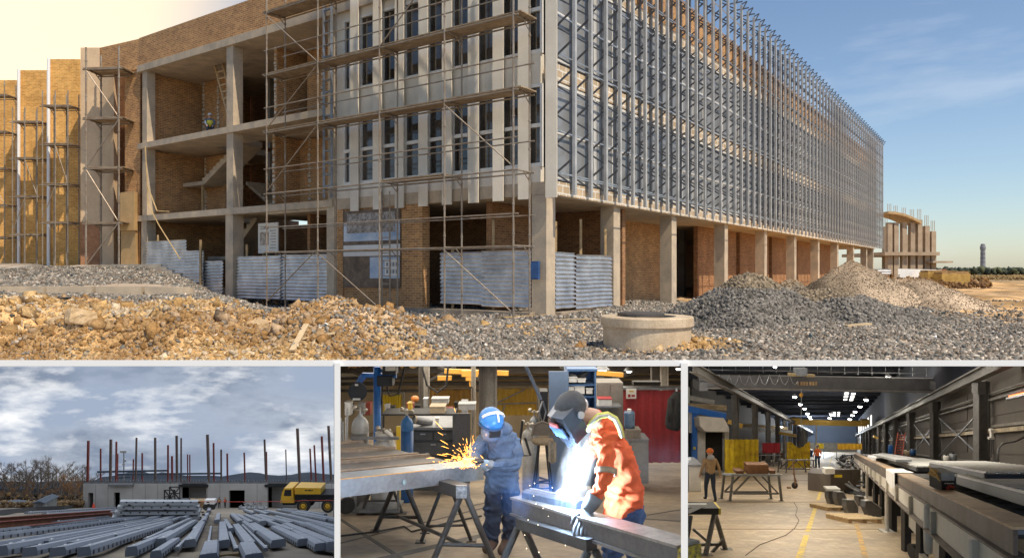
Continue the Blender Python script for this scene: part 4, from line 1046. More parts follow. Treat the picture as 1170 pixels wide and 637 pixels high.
for (p0, r0, p1, r1, lab) in ((111, 538.6, 193, 537, 'upper long dark beam tied between the columns'), (133, 541.5, 253, 540.3, 'lower long dark beam tied between the columns')):
    mb = MB(); a, b_ = p2(p0, r0, YB2+12), p2(p1, r1, YB2+12)
    for dz in (-.14, .14): mb.bar(a+V((0,0,dz)), b_+V((0,0,dz)), .1, .06)
    mb.bar(a, b_, .03, .26); single('steel_beam', mb, mat('beam_blue', (.10,.13,.17), .6), lab, 'beam')
t = thing('light_mast', 'tall thin light mast with floodlights behind the concrete building', 'light mast', p2(141.5, 551, 150)); mb = MB(); mb.tube(p2(141.5, 556, 150), p2(141.5, 516, 150), .16, 8, .1); obj('mast', mb, MATS['steel_grey'], t)
mb = MB(); q = p2(141.5, 516.5, 150); mb.bar(q-V((.5,0,0)), q+V((.5,0,0)), .15, .15)
for k in (-.45, 0, .45): mb.box(q+V((k, -.2, .25)), (.36, .25, .4)); 
mb.box(q+V((.35, -.1, -1.6)), (.4, .3, .5)); mb.box(q+V((.1, -.2, -2.3)), (.5, .3, .3)); obj('floodlights', mb, MATS['galv'], t)

# yellow crane truck
ty = mat('truck_yellow', (.72,.42,.03), .45, col2=(.62,.34,.02), scale=.8, var=.08); yt = y2(585.0)
def q2(px, row): return p2(px, row, yt)
t = thing('crane_truck', 'yellow mobile crane truck parked in front of the concrete building', 'truck', q2(352, 585))
gz_ = g2(yt); D = 2.5
def side(mb, pts, y0, d): mb.prism([(q2(a, b).x, y0, q2(a, b).z) for a, b in pts], (0, d, 0))
mb = MB(); side(mb, [(320, 574), (322.2, 562), (324.5, 557.2), (334, 557.2), (336, 574)], yt, D); cab = obj('cab', mb, ty, t)
mb = MB(); side(mb, [(324.2, 566), (325.5, 559), (332.8, 559), (332.8, 566)], yt-.02, .015); obj('side_window', mb, MATS['black'], cab)
mb = MB(); side(mb, [(320.35, 566), (322.4, 560.2), (323.4, 558.2), (321.4, 566)], yt+.2, D-.4); obj('windscreen', mb, MATS['black'], cab)
mb = MB(); side(mb, [(333, 569.3), (334.3, 569.3), (334.3, 568.6), (333, 568.6)], yt-.05, .03); obj('handle', mb, MATS['steel_grey'], cab)
mb = MB(); side(mb, [(336.3, 564.6), (336.3, 557.6), (338, 557), (366, 557.6), (366, 564.6)], yt+.15, D-.3); obj('body', mb, ty, t)
mb = MB(); side(mb, [(338, 566.4), (338, 564.7), (392, 564.7), (392, 566.4)], yt+.1, D-.2); obj('boom', mb, MATS['black'], t)
mb = MB(); side(mb, [(336.2, 574), (336.2, 566.5), (400, 566.5), (400, 572), (388, 573.5)], yt+.3, D-.6); side(mb, [(322, 577), (322, 574.2), (337, 574.2), (337, 577)], yt+.2, D-.4); obj('chassis', mb, MATS['black'], t)
mb = MB()
for k, wd_ in enumerate((.22,.2,.06,.2,.2,.2,.06,.2)): mb.bx(q2(348+k*1.15, 0).x, q2(348+k*1.15, 0).x+wd_*.5, yt+.12, yt+.145, q2(0, 560.6).z, q2(0, 559.3).z)
obj('lettering', mb, MATS['black'], t)
for px in (346.5, 374.5, 398):
    for yy in (yt-.05, yt+D-.35):
        c = q2(px, 577.6); c.y = yy; Rw = 7.6/F*yt
        mb = MB(); mb.lathe(c, [(Rw*.6, 0), (Rw*.96, .0), (Rw, .06), (Rw, .38), (Rw*.96, .44), (Rw*.6, .44)], 24, ax=(0,1,0)); wh = obj('wheel', mb, MATS['rubber'], t)
        mb = MB(); mb.lathe(c+V((0,-.03,0)), [(.02, .0), (Rw*.2, -.05), (Rw*.24, .0), (Rw*.5, .05), (Rw*.58, 0), (Rw*.58, .06), (.02, .07)], 18, ax=(0,1,0)); obj('rim', mb, ty, wh)
# flatbed trailer end with lattice box
yy = 93.0; t = thing('flatbed_trailer', 'dark flatbed trailer with yellow rear plates standing before the building', 'trailer', p2(200, 583, yy))
def q3(px, row): return p2(px, row, yy)
mb = MB(); a, b_ = q3(180, 575), q3(208, 577.5); mb.bx(a.x, b_.x, yy, yy+2.4, b_.z, a.z); obj('bed', mb, MATS['black'], t)
mb = MB()
for px in (205, 208): c = q3(px, 580); mb.box(c, (.22, .1, .75))
obj('rear_plates', mb, mat('plate_yellow', (.75,.45,.03), .5), t)
for px in (196, 201):
    mb = MB(); c = q3(px, 580.2); mb.lathe(c, [(.1, 0), (.42, 0), (.42, .35), (.1, .35)], 16, ax=(0,1,0)); obj('wheel', mb, MATS['rubber'], t)
t = thing('lattice_frame', 'dark steel lattice frame standing on the flatbed trailer', 'frame', q3(193, 575)); mb = MB()
A1, A2, A3, A4 = q3(187, 574.8), q3(199, 574.8), q3(199, 560), q3(187, 560)
for dy in (.2, 1.6):
    o_ = V((0, dy, 0))
    for a, b_ in ((A1, A2), (A2, A3), (A3, A4), (A4, A1), (A1, A3), (A2, A4), ((A1+A4)/2, (A2+A3)/2)): mb.bar(a+o_, b_+o_, .12, .12, up=(0,1,0))
obj('lattice', mb, MATS['black'], t)
# workers, boxes, cone, small plant, tape
small_person('worker in dark clothes and tan vest standing before the concrete wall', yard(250.5, 580.5), .5, mat('coat_dark', (.07,.065,.06), .9), MATS['black'], mat('hat_black', (.05,.05,.05), .5), 'two workers before the concrete building', vest=mat('vest_tan', (.45,.28,.10), .8))
small_person('worker in an orange hi-vis vest beside the one in dark clothes', yard(257.3, 579.8), -.4, mat('coat_brown', (.16,.09,.06), .9), MATS['black'], mat('hat_orange', (.75,.20,.05), .5), 'two workers before the concrete building', vest=mat('vest_orange', (.85,.14,.05), .7))
for (px, w, lab) in ((214.5, 1.9, 'brown wooden crate with a lid in front of the first recess'), (227.5, 1.7, 'darker wooden crate next to the brown one')):
    c = yard(px, 580.3); t = thing('crate', lab, 'crate', c, 'crates before the first recess')
    mb = MB(); mb.bx(c.x-w/2, c.x+w/2, c.y, c.y+1.2, c.z+.1, c.z+1.1); obj('box', mb, mat('crate_wood', (.30,.19,.10), .8, var=.2), t)
    mb = MB(); mb.bx(c.x-w/2-.05, c.x+w/2+.05, c.y-.05, c.y+1.25, c.z+1.1, c.z+1.2); obj('lid', mb, MATS['wood'], t)
    mb = MB(); mb.bx(c.x-w/2, c.x-w/2+.2, c.y+.1, c.y+1.1, c.z, c.z+.1); mb.bx(c.x+w/2-.2, c.x+w/2, c.y+.1, c.y+1.1, c.z, c.z+.1); obj('skids', mb, MATS['wood'], t)
c = yard(239, 581.5); t = thing('generator', 'small white-topped site generator left of the two workers', 'generator', c)
mb = MB(); mb.bx(c.x-.7, c.x+.7, c.y, c.y+.9, c.z+.75, c.z+1.35); obj('hood', mb, MATS['frame_white'], t)
mb = MB(); mb.bx(c.x-.8, c.x+.8, c.y, c.y+.9, c.z+.35, c.z+.747); obj('frame', mb, MATS['black'], t)
for s_ in (-.55, .55):
    mb = MB(); mb.lathe((c.x+s_, c.y-.1, c.z+.35), [(.05, 0), (.35, 0), (.35, .2), (.05, .2)], 14, ax=(0,1,0)); obj('wheel', mb, MATS['rubber'], t)
for i, (px, row) in enumerate(((278, 581.5), (285, 581.8), (292, 581.4), (298, 582))):
    c = yard(px, row); t = thing('scrap_bundle', ['low heap of grey fittings left of the open doorway edge', 'heap of grey pipe ends by the doorway', 'heap of dark fittings before the wall panel', 'small heap of steel clamps near the second recess'][i], 'scrap heap', c, 'heaps of fittings by the wall'); mb = MB()
    for k in range(7): a = c+V((rnd.uniform(-.6, .6), rnd.uniform(0, .8), rnd.uniform(.1, .9))); mb.tube(a, a+V((rnd.uniform(-.5, .5), rnd.uniform(-.3, .3), rnd.uniform(-.2, .3))), .09, 6)
    mb.bx(c.x-.7, c.x+.7, c.y, c.y+.8, c.z-.1, c.z+.2)
    obj('pieces', mb, MATS['steel_grey'], t)
for (px, row, lab) in ((107, 582.5, 'red cone on the mud left of the white steel stack'), (9, 577, 'red marker by the dead grass'), (336, 587, 'red pipe lying before the truck')):
    c = yard(px, row); mb = MB()
    if 'pipe' in lab: mb.tube(c, c+V((2.2, -.6, .1)), .12, 8)
    else: mb.lathe(c, [(.45, 0), (.45, .08), (.28, .1), (.06, .95), (.0, .95)], 12)
    single('traffic_cone' if 'cone' in lab else 'red_marker', mb, mat('cone_red', (.70,.06,.03), .6), lab, 'marker')
mb = MB(); pts = [p2(a, b, yt-5) for a, b in ((222, 572.3), (250, 572.6), (290, 572.6), (322, 572.2), (356, 571), (381, 571))]; mb.path(pts, .022, 5)
single('barrier_tape', mb, mat('tape_red', (.80,.08,.05), .6), 'thin red barrier tape stretched across in front of the crane truck', 'barrier tape')
for px in (222, 322, 381):
    p = p2(px, 572.3, yt-5); mb = MB(); mb.tube((p.x, p.y, g2(p.y)-.1), (p.x, p.y, p.z+.1), .04, 6); single('tape_post', mb, MATS['steel_grey'], {222: 'thin post holding the left end of the red tape', 322: 'thin post holding the red tape by the truck cab', 381: 'thin post holding the red tape by the partition'}[px], 'post')

# stacks of grey cellular steel beams
bgry = mat('girder_grey', (.205,.235,.285), .5, .1, col2=(.15,.175,.215), scale=.8, var=.1); hole = MATS['black']; gal = mat('girder_white', (.55,.57,.58), .6, var=.12)
def girder(label, px, row, L, vp, w_=.5, h_=.34, m=bgry, group='grey cellular girders laid out in the yard', z0=.12, y_=None, nh=None):
    """near end centre at px,row on the ground, running away towards the vanishing column vp"""
    w = w_*.78*rnd.uniform(.78, 1.08); h = h_*.8*rnd.uniform(.8, 1.05); vp += rnd.uniform(-7, 7); L *= rnd.uniform(.8, 1.05); a = yard(px, row); d = V(((vp-585)/F, 1, -T2)).normalized(); b_ = a+d*L
    side_ = V((1, -d.x/d.y, 0)).normalized(); upv = V((0,0,1))
    t = thing('girder', label, 'girder', a, group)
    A = a+upv*z0; Bp = b_+upv*z0
    mb = MB(); sv = side_*w/2
    cs = [(-1, 0), (1, 0), (1, h*.55), (.80, h), (-.80, h), (-1, h*.55)]
    poly = [A+side_*(w/2*cx)+upv*cz for cx, cz in cs]
    mb.prism(poly, Bp-A); obj('web', mb, m, t)
    mb = MB(); n = nh or max(4, int(L/.75)); r_ = h*.27
    for s_ in (-1, 1):
        for k in range(n):
            c = A+(Bp-A)*((k+.5)/n)+side_*(s_*(w/2+.002))+upv*h*.30
            a0 = (Bp-A).normalized()
            pts = [c+a0*(r_*1.2*math.cos(q))+upv*(r_*math.sin(q)) for q in np.linspace(0, 2*math.pi, 9)[:-1]]
            mb.prism(pts, side_*(s_*.01))
    obj('web_holes', mb, hole, t)
    mb = MB(); c = A+upv*(h*.5)-(Bp-A).normalized()*.004; mb.box(A+(Bp-A)*.03+upv*(h+.012)+side_*.02, (.09, .09, .02)); obj('tag', mb, gal, t)
    return t
def lab_(s): return s
G = [ # px, row, L, vp, w, h, label
 (217, 629, 19, 252, .52, .34, 'wide grey girder with a blunt near end, left of the centre pair'), (256, 630, 20, 247, .52, .34, 'grey girder running straight away at the centre of the yard'),
 (286, 632, 21, 245, .50, .34, 'grey girder right of the straight central one'), (318, 629, 20, 237, .58, .36, 'thick grey girder with a white tag on its blunt end'), (346, 627, 15, 245, .52, .34, 'grey girder angled away right of the thick tagged one'),
 (238, 629, 18, 250, .16, .22, 'thin dark rail between the two central girders'), (270, 634, 22, 247, .20, .14, 'pair of thin flat rails beside the straight central girder'), (304, 634, 21, 240, .16, .16, 'thin rail along the thick tagged girder'),
 (184, 629, 22, 262, .55, .36, 'long grey girder left of the blunt-ended wide one'), (166, 627, 24, 268, .30, .30, 'narrow girder with large web holes at the left of the pair'), (202, 634, 14, 258, .2, .16, 'thin flat rail leaning left of the blunt-ended girder'),
 (232, 600, 24, 250, .55, .34, 'mid-yard girder behind the blunt-ended wide one'), (248, 599.5, 22, 248, .5, .34, 'mid-yard girder behind the straight central one'), (209, 597, 30, 258, .50, .34, 'mid-yard girder left of the central gap'),
 (275, 601, 22, 240, .5, .3, 'first of the mid-yard girders right of the central gap'), (287, 602, 22, 236, .5, .3, 'second of the mid-yard girders right of the central gap'), (300, 602, 22, 232, .55, .32, 'third of the mid-yard girders right of the central gap'), (312, 601, 22, 230, .6, .36, 'fourth of the mid-yard girders, under the truck front'), (332, 603, 24, 222, .6, .36, 'last mid-yard girder, with a blunt end under the truck'),
 (380, 633, 18, 262, .5, .34, 'girder ending low by the partition, nearest row'), (366, 633, 18, 268, .5, .3, 'girder left of the one ending by the partition'), (398, 628, 22, 270, .5, .34, 'girder passing behind the partition, low'),
 (384, 610, 30, 258, .55, .36, 'girder with small holes, upper right of the yard'), (402, 604, 34, 262, .55, .36, 'farthest girder by the partition below the truck wheels'), (395, 616, 24, 262, .5, .3, 'middle girder by the partition below the truck wheels'),
 (128, 622, 17, 300, .5, .32, 'grey girder pointing right, with a white tag near its end'), (140, 609, 26, 296, .5, .32, 'girder slanting up to the white steel stack'), (96, 640, 24, 290, .5, .36, 'girder with large diamond holes rising from the lower edge'), (66, 640, 26, 298, .5, .36, 'second girder from the lower edge, large holes'),
 (34, 640, 28, 306, .5, .36, 'third girder from the lower edge, large holes'), (0, 640, 30, 314, .5, .36, 'fourth girder from the lower edge'), (-38, 640, 32, 322, .5, .36, 'fifth girder from the lower edge, at the picture corner'), (150, 640, 12, 285, .5, .34, 'short girder with large holes at the lower edge'),
 (178, 643, 8, 280, .45, .3, 'stub of a grey girder at the lower edge'), (238, 650, 6, 250, .55, .34, 'stub of a flat girder under the central pair'), (290, 650, 5.5, 248, .55, .34, 'second stub at the lower edge right of centre'), (-60, 628, 36, 340, .5, .34, 'long girder low at the left edge'), (-50, 618, 44, 352, .45, .3, 'long girder in the rusty plate row'),
 (30, 588, 42, 330, .55, .36, 'back-row girder nearest the white stack'), (50, 590.5, 40, 320, .55, .34, 'back-row girder below the cone'), (80, 592, 36, 312, .55, .34, 'back-row girder left of the white stack'), (100, 594, 30, 300, .5, .32, 'back-row short girder beside the white stack'), (62, 602, 34, 315, .5, .32, 'middle-row girder behind the rusty plates'), (20, 597, 40, 325, .5, .32, 'middle-row girder at the left'),
 (158, 594, 36, 285, .55, .34, 'girder just right of the white stack'), (170, 597, 36, 278, .55, .34, 'second girder right of the white stack'), (182, 600, 32, 272, .5, .32, 'third girder right of the white stack'), (222, 588, 22, 256, .6, .4, 'short far girder in the middle of the yard'), (238, 587.5, 20, 252, .6, .4, 'second short far girder in the middle of the yard'),
 (350, 589, 30, 215, .5, .3, 'far girder lying under the truck'), (372, 591, 36, 230, .5, .3, 'far girder between truck and partition')]
for q, (px, row, L, vp, w, lab) in enumerate(((112, 634, 20, 292, .4, 'slim girder squeezed between the lower-edge girders'), (82, 632, 24, 302, .4, 'slim girder second from the lower edge'), (50, 630, 28, 310, .4, 'slim girder third from the lower edge'), (16, 632, 30, 318, .4, 'slim girder near the picture corner'),
    (190, 612, 22, 268, .4, 'slim girder left of the mid-yard group'), (178, 606, 26, 272, .45, 'girder behind the slim mid-yard one'), (264, 612, 16, 246, .3, 'narrow girder in the gap right of the centre'), (294, 614, 16, 240, .35, 'narrow girder behind the tagged thick one'), (334, 613, 18, 236, .4, 'girder lying across the right middle gap'), (354, 606, 22, 240, .45, 'girder end in the right middle group'), (222, 612, 16, 254, .3, 'narrow girder left of the straight central one'),
    (110, 602, 30, 300, .4, 'slim girder in front of the white stack'), (140, 600, 30, 290, .4, 'second slim girder in front of the white stack'), (156, 614, 20, 280, .4, 'slim girder pointing at the white stack'), (374, 598, 26, 250, .45, 'far girder right of the truck front wheel'), (330, 592, 30, 232, .5, 'far girder left of the truck front wheel'), (306, 590, 26, 240, .5, 'far girder below the second recess'), (290, 589, 26, 244, .5, 'far girder below the open doorway'), (196, 591, 26, 262, .5, 'far girder below the flatbed trailer'))):
    girder(lab, px, row, L, vp, w, .30)
for g_ in G: girder(g_[6], g_[0], g_[1], g_[2], g_[3], g_[4], g_[5])
# rusty plates and the white stack
rs = mat('rust_steel', (.24,.10,.045), .85, col2=(.16,.07,.035), scale=1, var=.25); pk_ = mat('primer_pink', (.46,.17,.14), .8, col2=(.30,.10,.07), var=.2)
for i, (px, row, L) in enumerate(((-30, 612, 26), (-44, 606, 32), (32, 608, 12))):
    a = yard(px, row); d = V(((340-585)/F, 1, -T2)).normalized(); t = thing('rusty_girder', ['tall rust-brown girder at the left edge of the yard', 'rust-brown girder behind the tall one', 'short rust-brown girder end beside the tall one'][i], 'girder', a, 'rust-brown girders'); hh_ = (.55, .55, .35)[i]
    mb = MB(); mb.bar(a+V((0,0,hh_/2)), a+d*L+V((0,0,hh_/2)), .06, hh_); obj('web', mb, rs, t)
    mb = MB(); mb.bar(a+V((0,0,hh_)), a+d*L+V((0,0,hh_)), .45, .05); mb.bar(a+V((0,0,.03)), a+d*L+V((0,0,.03)), .45, .05); obj('flange', mb, pk_, t)
a0 = yard(128, 594.5)
for i in range(4):
    t = thing('white_steel_pack', ['bottom layer of the white steel stack', 'second layer of the white steel stack', 'third layer of the white steel stack', 'top layer of the white steel stack'][i], 'steel pack', a0+V((0,0,i*.36)), 'layers of the white steel stack')
    d = V((.93, .36, -T2*.36)).normalized(); sd = V((-.36, .93, -T2*.93)).normalized()
    mb = MB(); c0 = a0+V((.2*i, 0, .10+i*.38))
    for k in range(3): mb.bar(c0+sd*(k*.7)+V((0,0,.14)), c0+sd*(k*.7)+d*(6.0-.25*i)+V((0,0,.12)), .55, .22)
    obj('channels', mb, gal, t)
    mb = MB()
    for k in range(3):
        for q in range(3): mb.box(c0+sd*(k*.7)-d*.01+sd*(q-1)*.16+V((0,0,.12)), (.06, .10, .10))
    for k in range(10): mb.box(c0-sd*.28+d*(.4+k*.62)+V((0,0,.12)), (.2, .02, .09))
    for q in (.6, 3.2, 6): mb.bar(c0+d*q-sd*.3-V((0,0,.07)), c0+d*q+sd*1.8-V((0,0,.07)), .15, .12)
    obj('open_ends', mb, MATS['black'], t)
wp2 = mat('mud_timber', (.36,.26,.15), .9, var=.25)
for i, (px, row, ln) in enumerate(((122, 621, 1.8), (148, 607, 2.0), (204, 604, 1.4), (253, 600, 1.5), (322, 598, 3), (60, 612, 2), (262, 636, 1.2), (337, 618, 1.5))):
    c = yard(px, row); mb = MB(); mb.bar(c+V((-ln/2, -.1, .05)), c+V((ln/2, .2, .05)), .14, .1)
    single('timber_bearer', mb, wp2, ['timber bearer under the tagged girder tip', 'timber bearer before the white stack', 'timber bearer left of the central gap', 'timber bearer in the central gap', 'long timber bearer under the truck', 'timber bearer among the rusty girders', 'timber bearer between the central rails', 'timber bearer by the angled right girder'][i], 'timber', 'timber bearers under the girders')

def yard_fill(y, sx, sy, rad):  # unseen area lamps added along the sky sheet to brighten the yard
    l = bpy.data.lights.new('yard_fill_light', 'AREA'); l.shape = 'RECTANGLE'; l.size = sx; l.size_y = sy; l.energy = rad*math.pi*sx*sy; l.color = (.93, .96, 1)
    o = bpy.data.objects.new('yard_fill_light', l); COL.objects.link(o); o.location = at(190, 418.5, y); o.rotation_euler = (-math.atan((418.5-311)/F), 0, 0)
yard_fill(30, 14, 24, .8); yard_fill(85, 38, 60, 1.0); yard_fill(160, 70, 60, 1.0)
# ================================================================== the welding bay
T3, E3, H3 = (450-311)/F, 1.75, 450.0
def g3(y): return EYE - T3*y - E3
def fl3(px, row, h=0.): y = F*E3/(row-H3); return V(((px-585)/F*y, y, g3(y)+h))
def at3(px, row, y): return at(px, row, y)
KL, KR = (389-585)/F, (778-585)/F
def xat(px, y): return (px-585)/F*y
floor3 = mat('shop_floor', (.36,.28,.19), .65, col2=(.17,.135,.10), scale=.8, var=.25, fine=7, bump=.25, bscale=14)
mb = MB(); ys3 = np.linspace(4.0, 34, 16); vs = [(k*y, y, g3(y)) for y in ys3 for k in np.linspace(KL-.002, KR+.002, 9)]
mb.add(vs, [(j*9+i, j*9+i+1, (j+1)*9+i+1, (j+1)*9+i) for j in range(15) for i in range(8)]); struct('workshop_floor', mb, floor3)
tanw = mat('shop_wall', (.42,.34,.23), .9, col2=(.30,.24,.16), scale=.5, var=.2)
mb = MB(); mb.bx(xat(385, 33), xat(782.5, 33), 33, 33.3, g3(33)-.5, EYE-(411-311)/F*33); 
single('workshop_wall', mb, tanw, 'tan back wall of the welding bay', 'wall')
dk = mat('roof_steel', (.06,.055,.05), .7, .3, var=.2)
t = thing('roof_frame', 'dark roof beams and bracing high in the welding bay', 'roof frame', at(585, 425, 30))
for (a, b_, y, w_) in (((385, 419), (782, 419), 30, .5), ((385, 432), (782, 430), 31, .12), ((385, 438), (782, 437), 31.5, .14), ((385, 446), (782, 446), 31.5, .1), ((392, 419), (440, 440), 29, .12), ((480, 440), (520, 419), 29, .1), ((640, 419), (690, 432), 29, .1), ((700, 432), (745, 419), 29, .12), ((500, 419), (560, 436), 29, .1)):
    mb = MB(); mb.bar(at(*a, y), at(*b_, y), .15, w_, up=(0,0,1)); obj('beam', mb, dk, t)
for (px, w_, y, m_, r1, lab) in ((560, .30, 18, 'col_g', 500, 'thick grey steel column behind the welder in blue-grey'), (550.5, .10, 17.5, 'col_d', 500, 'slim dark pipe column beside the thick grey one'), (482, .16, 24, 'col_d', 480, 'dark column behind the cardboard box'), (749, .26, 24, 'col_d', 470, 'dark column over the red screen'), (759, .2, 23.6, 'col_g', 470, 'grey column next to the dark one over the red screen'), (487.5, .14, 23, 'col_g', 470, 'pale pipe column in front of the ochre screen'), (541, .1, 22, 'col_g', 470, 'thin upright conduit left of the thick column')):
    cm = mat('col_g', (.33,.31,.28), .6, var=.2) if m_ == 'col_g' else mat('col_d', (.09,.08,.07), .6, var=.2)
    x = xat(px, y); t = thing('steel_column', lab, 'column', (x, y, g3(y)))
    tp = EYE-(413-311)/F*y
    mb = MB()
    for s_ in (-1, 1): mb.bx(x+s_*w_*.5-.02, x+s_*w_*.5+.02, y-w_*.4, y+w_*.4, g3(y), tp)
    mb.bx(x-w_*.48, x+w_*.48, y-.02, y+.02, g3(y), tp); obj('shaft', mb, cm, t)
    mb = MB(); mb.bx(x-w_, x+w_, y-w_, y+w_, g3(y)-.01, g3(y)+.03); obj('base_plate', mb, cm, t)
def pan(px0, px1, r0, r1, y, th=.04):
    """upright panel spanning pixel columns/rows at depth y"""
    a = at(px0, r1, y); b_ = at(px1, r0, y); mb = MB(); mb.bx(a.x, b_.x, y, y+th, a.z, b_.z); return mb
def screen(name, lab, px0, px1, r0, r1, y, m_, fold=.04, extra=()):
    t = thing(name, lab, 'welding screen', at((px0+px1)/2, r1, y))
    mb = MB(); a = at(px0, r1, y); b_ = at(px1, r0, y); n = 28; vs = []
    for j in (0, 1):
        for i in range(n+1): vs.append((a.x+(b_.x-a.x)*i/n, y+fold*math.sin(i*1.7)+fold*.5*math.sin(i*3.1), a.z if j == 0 else b_.z+.01*math.sin(i*.6)))
    mb.add(vs, [(i, i+1, n+2+i, n+1+i) for i in range(n)]); obj('curtain', mb, m_, t, True)
    mb = MB(); yo = y+.12; g = g3(y) if px0 < 780 else EYE-T4*y-E4
    for p in (a.x-.04, b_.x+.04): mb.tube((p, yo, g), (p, yo, b_.z+.05), .025, 6)
    mb.tube((a.x-.04, yo, b_.z+.04), (b_.x+.04, yo, b_.z+.04), .025, 6)
    for (u0, v0, u1, v1) in extra: mb.tube((a.x+(b_.x-a.x)*u0, y-.08, a.z+(b_.z-a.z)*v0), (a.x+(b_.x-a.x)*u1, y-.08, a.z+(b_.z-a.z)*v1), .02, 5)
    obj('frame', mb, MATS['steel_grey'], t); return t
T4, E4, H4 = (508-311)/F, 1.9, 508.0
och = mat('screen_ochre', (.46,.27,.05), .5, col2=(.35,.20,.05), scale=1.5, var=.15); yel = mat('screen_yellow', (.72,.56,.03), .45, col2=(.58,.42,.02), scale=1.3, var=.15)
screen('welding_screen', 'ochre welding screen behind the cardboard box', 491, 538, 445, 470, 20, och)
screen('welding_screen', 'yellow-green welding screen behind the blue jib post', 437, 459, 451, 474, 19, yel)
screen('welding_screen', 'ochre welding screen with crossing tubes between the two welders', 568, 613, 444, 474, 19.5, mat('screen_gold', (.55,.36,.04), .5, col2=(.42,.26,.04), var=.15), extra=((0, .45, 1, .5), (0, .5, .7, 1), (.1, 0, .2, .4)))
redm = mat('screen_red', (.40,.035,.04), .55, col2=(.28,.025,.03), scale=1.2, var=.15)
t = screen('red_screen', 'large red screen with a paper notice at the right of the welding bay', 708, 781, 445, 528, 15, redm, .03)
mb = pan(707, 782, 442.5, 445, 14.9, .1); obj('top_rail', mb, MATS['steel_grey'], t)
t = thing('notice', 'white paper notice hung on the red screen', 'notice', at(721, 450, 14.85))
obj('paper', pan(715.5, 727, 443.5, 455, 14.85, .01), MATS['frame_white'], t); obj('picture', pan(719, 724, 446, 447.5, 14.843, .004), mat('notice_yellow', (.7,.5,.1), .6), t); obj('lettering', pan(717.5, 720.5, 450, 453.5, 14.843, .004), redm, t); obj('lettering', pan(721.5, 725.5, 450.5, 453, 14.843, .004), redm, t)
# orange beams far back
ob = mat('crane_orange', (.70,.36,.06), .5, var=.1)
t = thing('overhead_crane', 'orange overhead crane beam with a hoist high behind the thick column', 'crane', at(545, 424, 27))
mb = MB(); mb.bar(at(508, 423.5, 27), at(581, 426, 27), .12, .17); obj('beam', mb, ob, t); mb = MB(); mb.box(at(537, 426, 26.8), (.6, .3, .22)); mb.box(at(537, 431, 26.8), (.3, .25, .2)); mb.tube(at(537, 431, 26.8), at(537, 441, 26.8), .03, 6); obj('hoist', mb, ob, t)
for (a, b_, lab) in (((500, 431.5), (516, 431.5), 'short orange beam end left of the crane hoist'), ((682, 425.5), (712, 428), 'orange beam behind the blue cabinet')):
    mb = MB(); mb.bar(at(*a, 28), at(*b_, 28), .12, .17); single('orange_beam', mb, ob, lab, 'beam')
for (px, row, s_) in ((688, 422.5, 1.4), (719, 424, 1.0), (438, 420, .8), (775, 421, .8)):
    t = thing('shop_lamp', {688: 'glowing roof lamp over the grey cabinet', 719: 'small glowing roof lamp over the red screen', 438: 'glowing lamp above the jib arm', 775: 'glowing lamp in the top corner by the hall'}[px], 'lamp', at(px, row, 29)); mb = MB(); mb.ball(at(px, row, 29), (.12*s_, .1, .07*s_), 10, 6); obj('bulb', mb, glow('lamp_glow' + str(px), (1, .95, .85), 9), t)
    mb = MB(); mb.lathe(at(px, row, 29)+V((0,0,.03)), [(.22*s_, 0), (.07, .22)], 12); obj('shade', mb, MATS['steel_grey'], t)
# jib crane
bl = mat('jib_blue', (.02,.16,.50), .4, col2=(.015,.11,.36), scale=3, var=.15); yj = 12.0
t = thing('jib_crane', 'blue jib crane post with a wire feeder arm on top', 'jib crane', fl3(431, 570)); x = xat(431, yj)
mb = MB(); mb.tube((x, yj, g3(yj)), (x, yj, at(0, 419, yj).z), .062, 14); obj('post', mb, bl, t, True)
mb = MB(); mb.bar(at(414, 428, yj), at(453, 429, yj), .09, .07); mb.bar(at(431, 421, yj), at(452, 428, yj), .05, .05); mb.bar(at(415, 429, yj), at(404, 446, yj-.1), .06, .09); obj('arm', mb, bl, t)
mb = MB(); mb.box(at(446, 422, yj), (.22, .25, .14)); mb.box(at(441, 434, yj), (.25, .25, .16)); obj('wire_feeder', mb, MATS['black'], t)
mb = MB(); mb.box(at(446, 420.7, yj-.14), (.16, .03, .07)); obj('control_panel', mb, MATS['frame_white'], t)
c = at(408.5, 447, yj-.2); mb = MB(); mb.lathe(c, [(.15, -.05), (.15, -.035), (.05, -.03), (.05, .03), (.15, .035), (.15, .05)], 20, ax=(.25,-1,0)); obj('cable_reel', mb, MATS['black'], t)
mb = MB(); mb.box(c+V((0,-.075,-.11)), (.12,.015,.03)); mb.box(c+V((0,-.075,.12)), (.05,.015,.03)); obj('reel_label', mb, MATS['frame_white'], t)
mb = MB(); mb.path([at(441, 437, yj), at(445, 452, yj), at(455, 450, yj), at(461, 425, yj), at(462, 418.5, yj)], .018, 6); mb.path([at(437, 437, yj), at(436, 460, yj), at(430, 480, yj)], .015, 6); obj('hose', mb, MATS['black'], t)
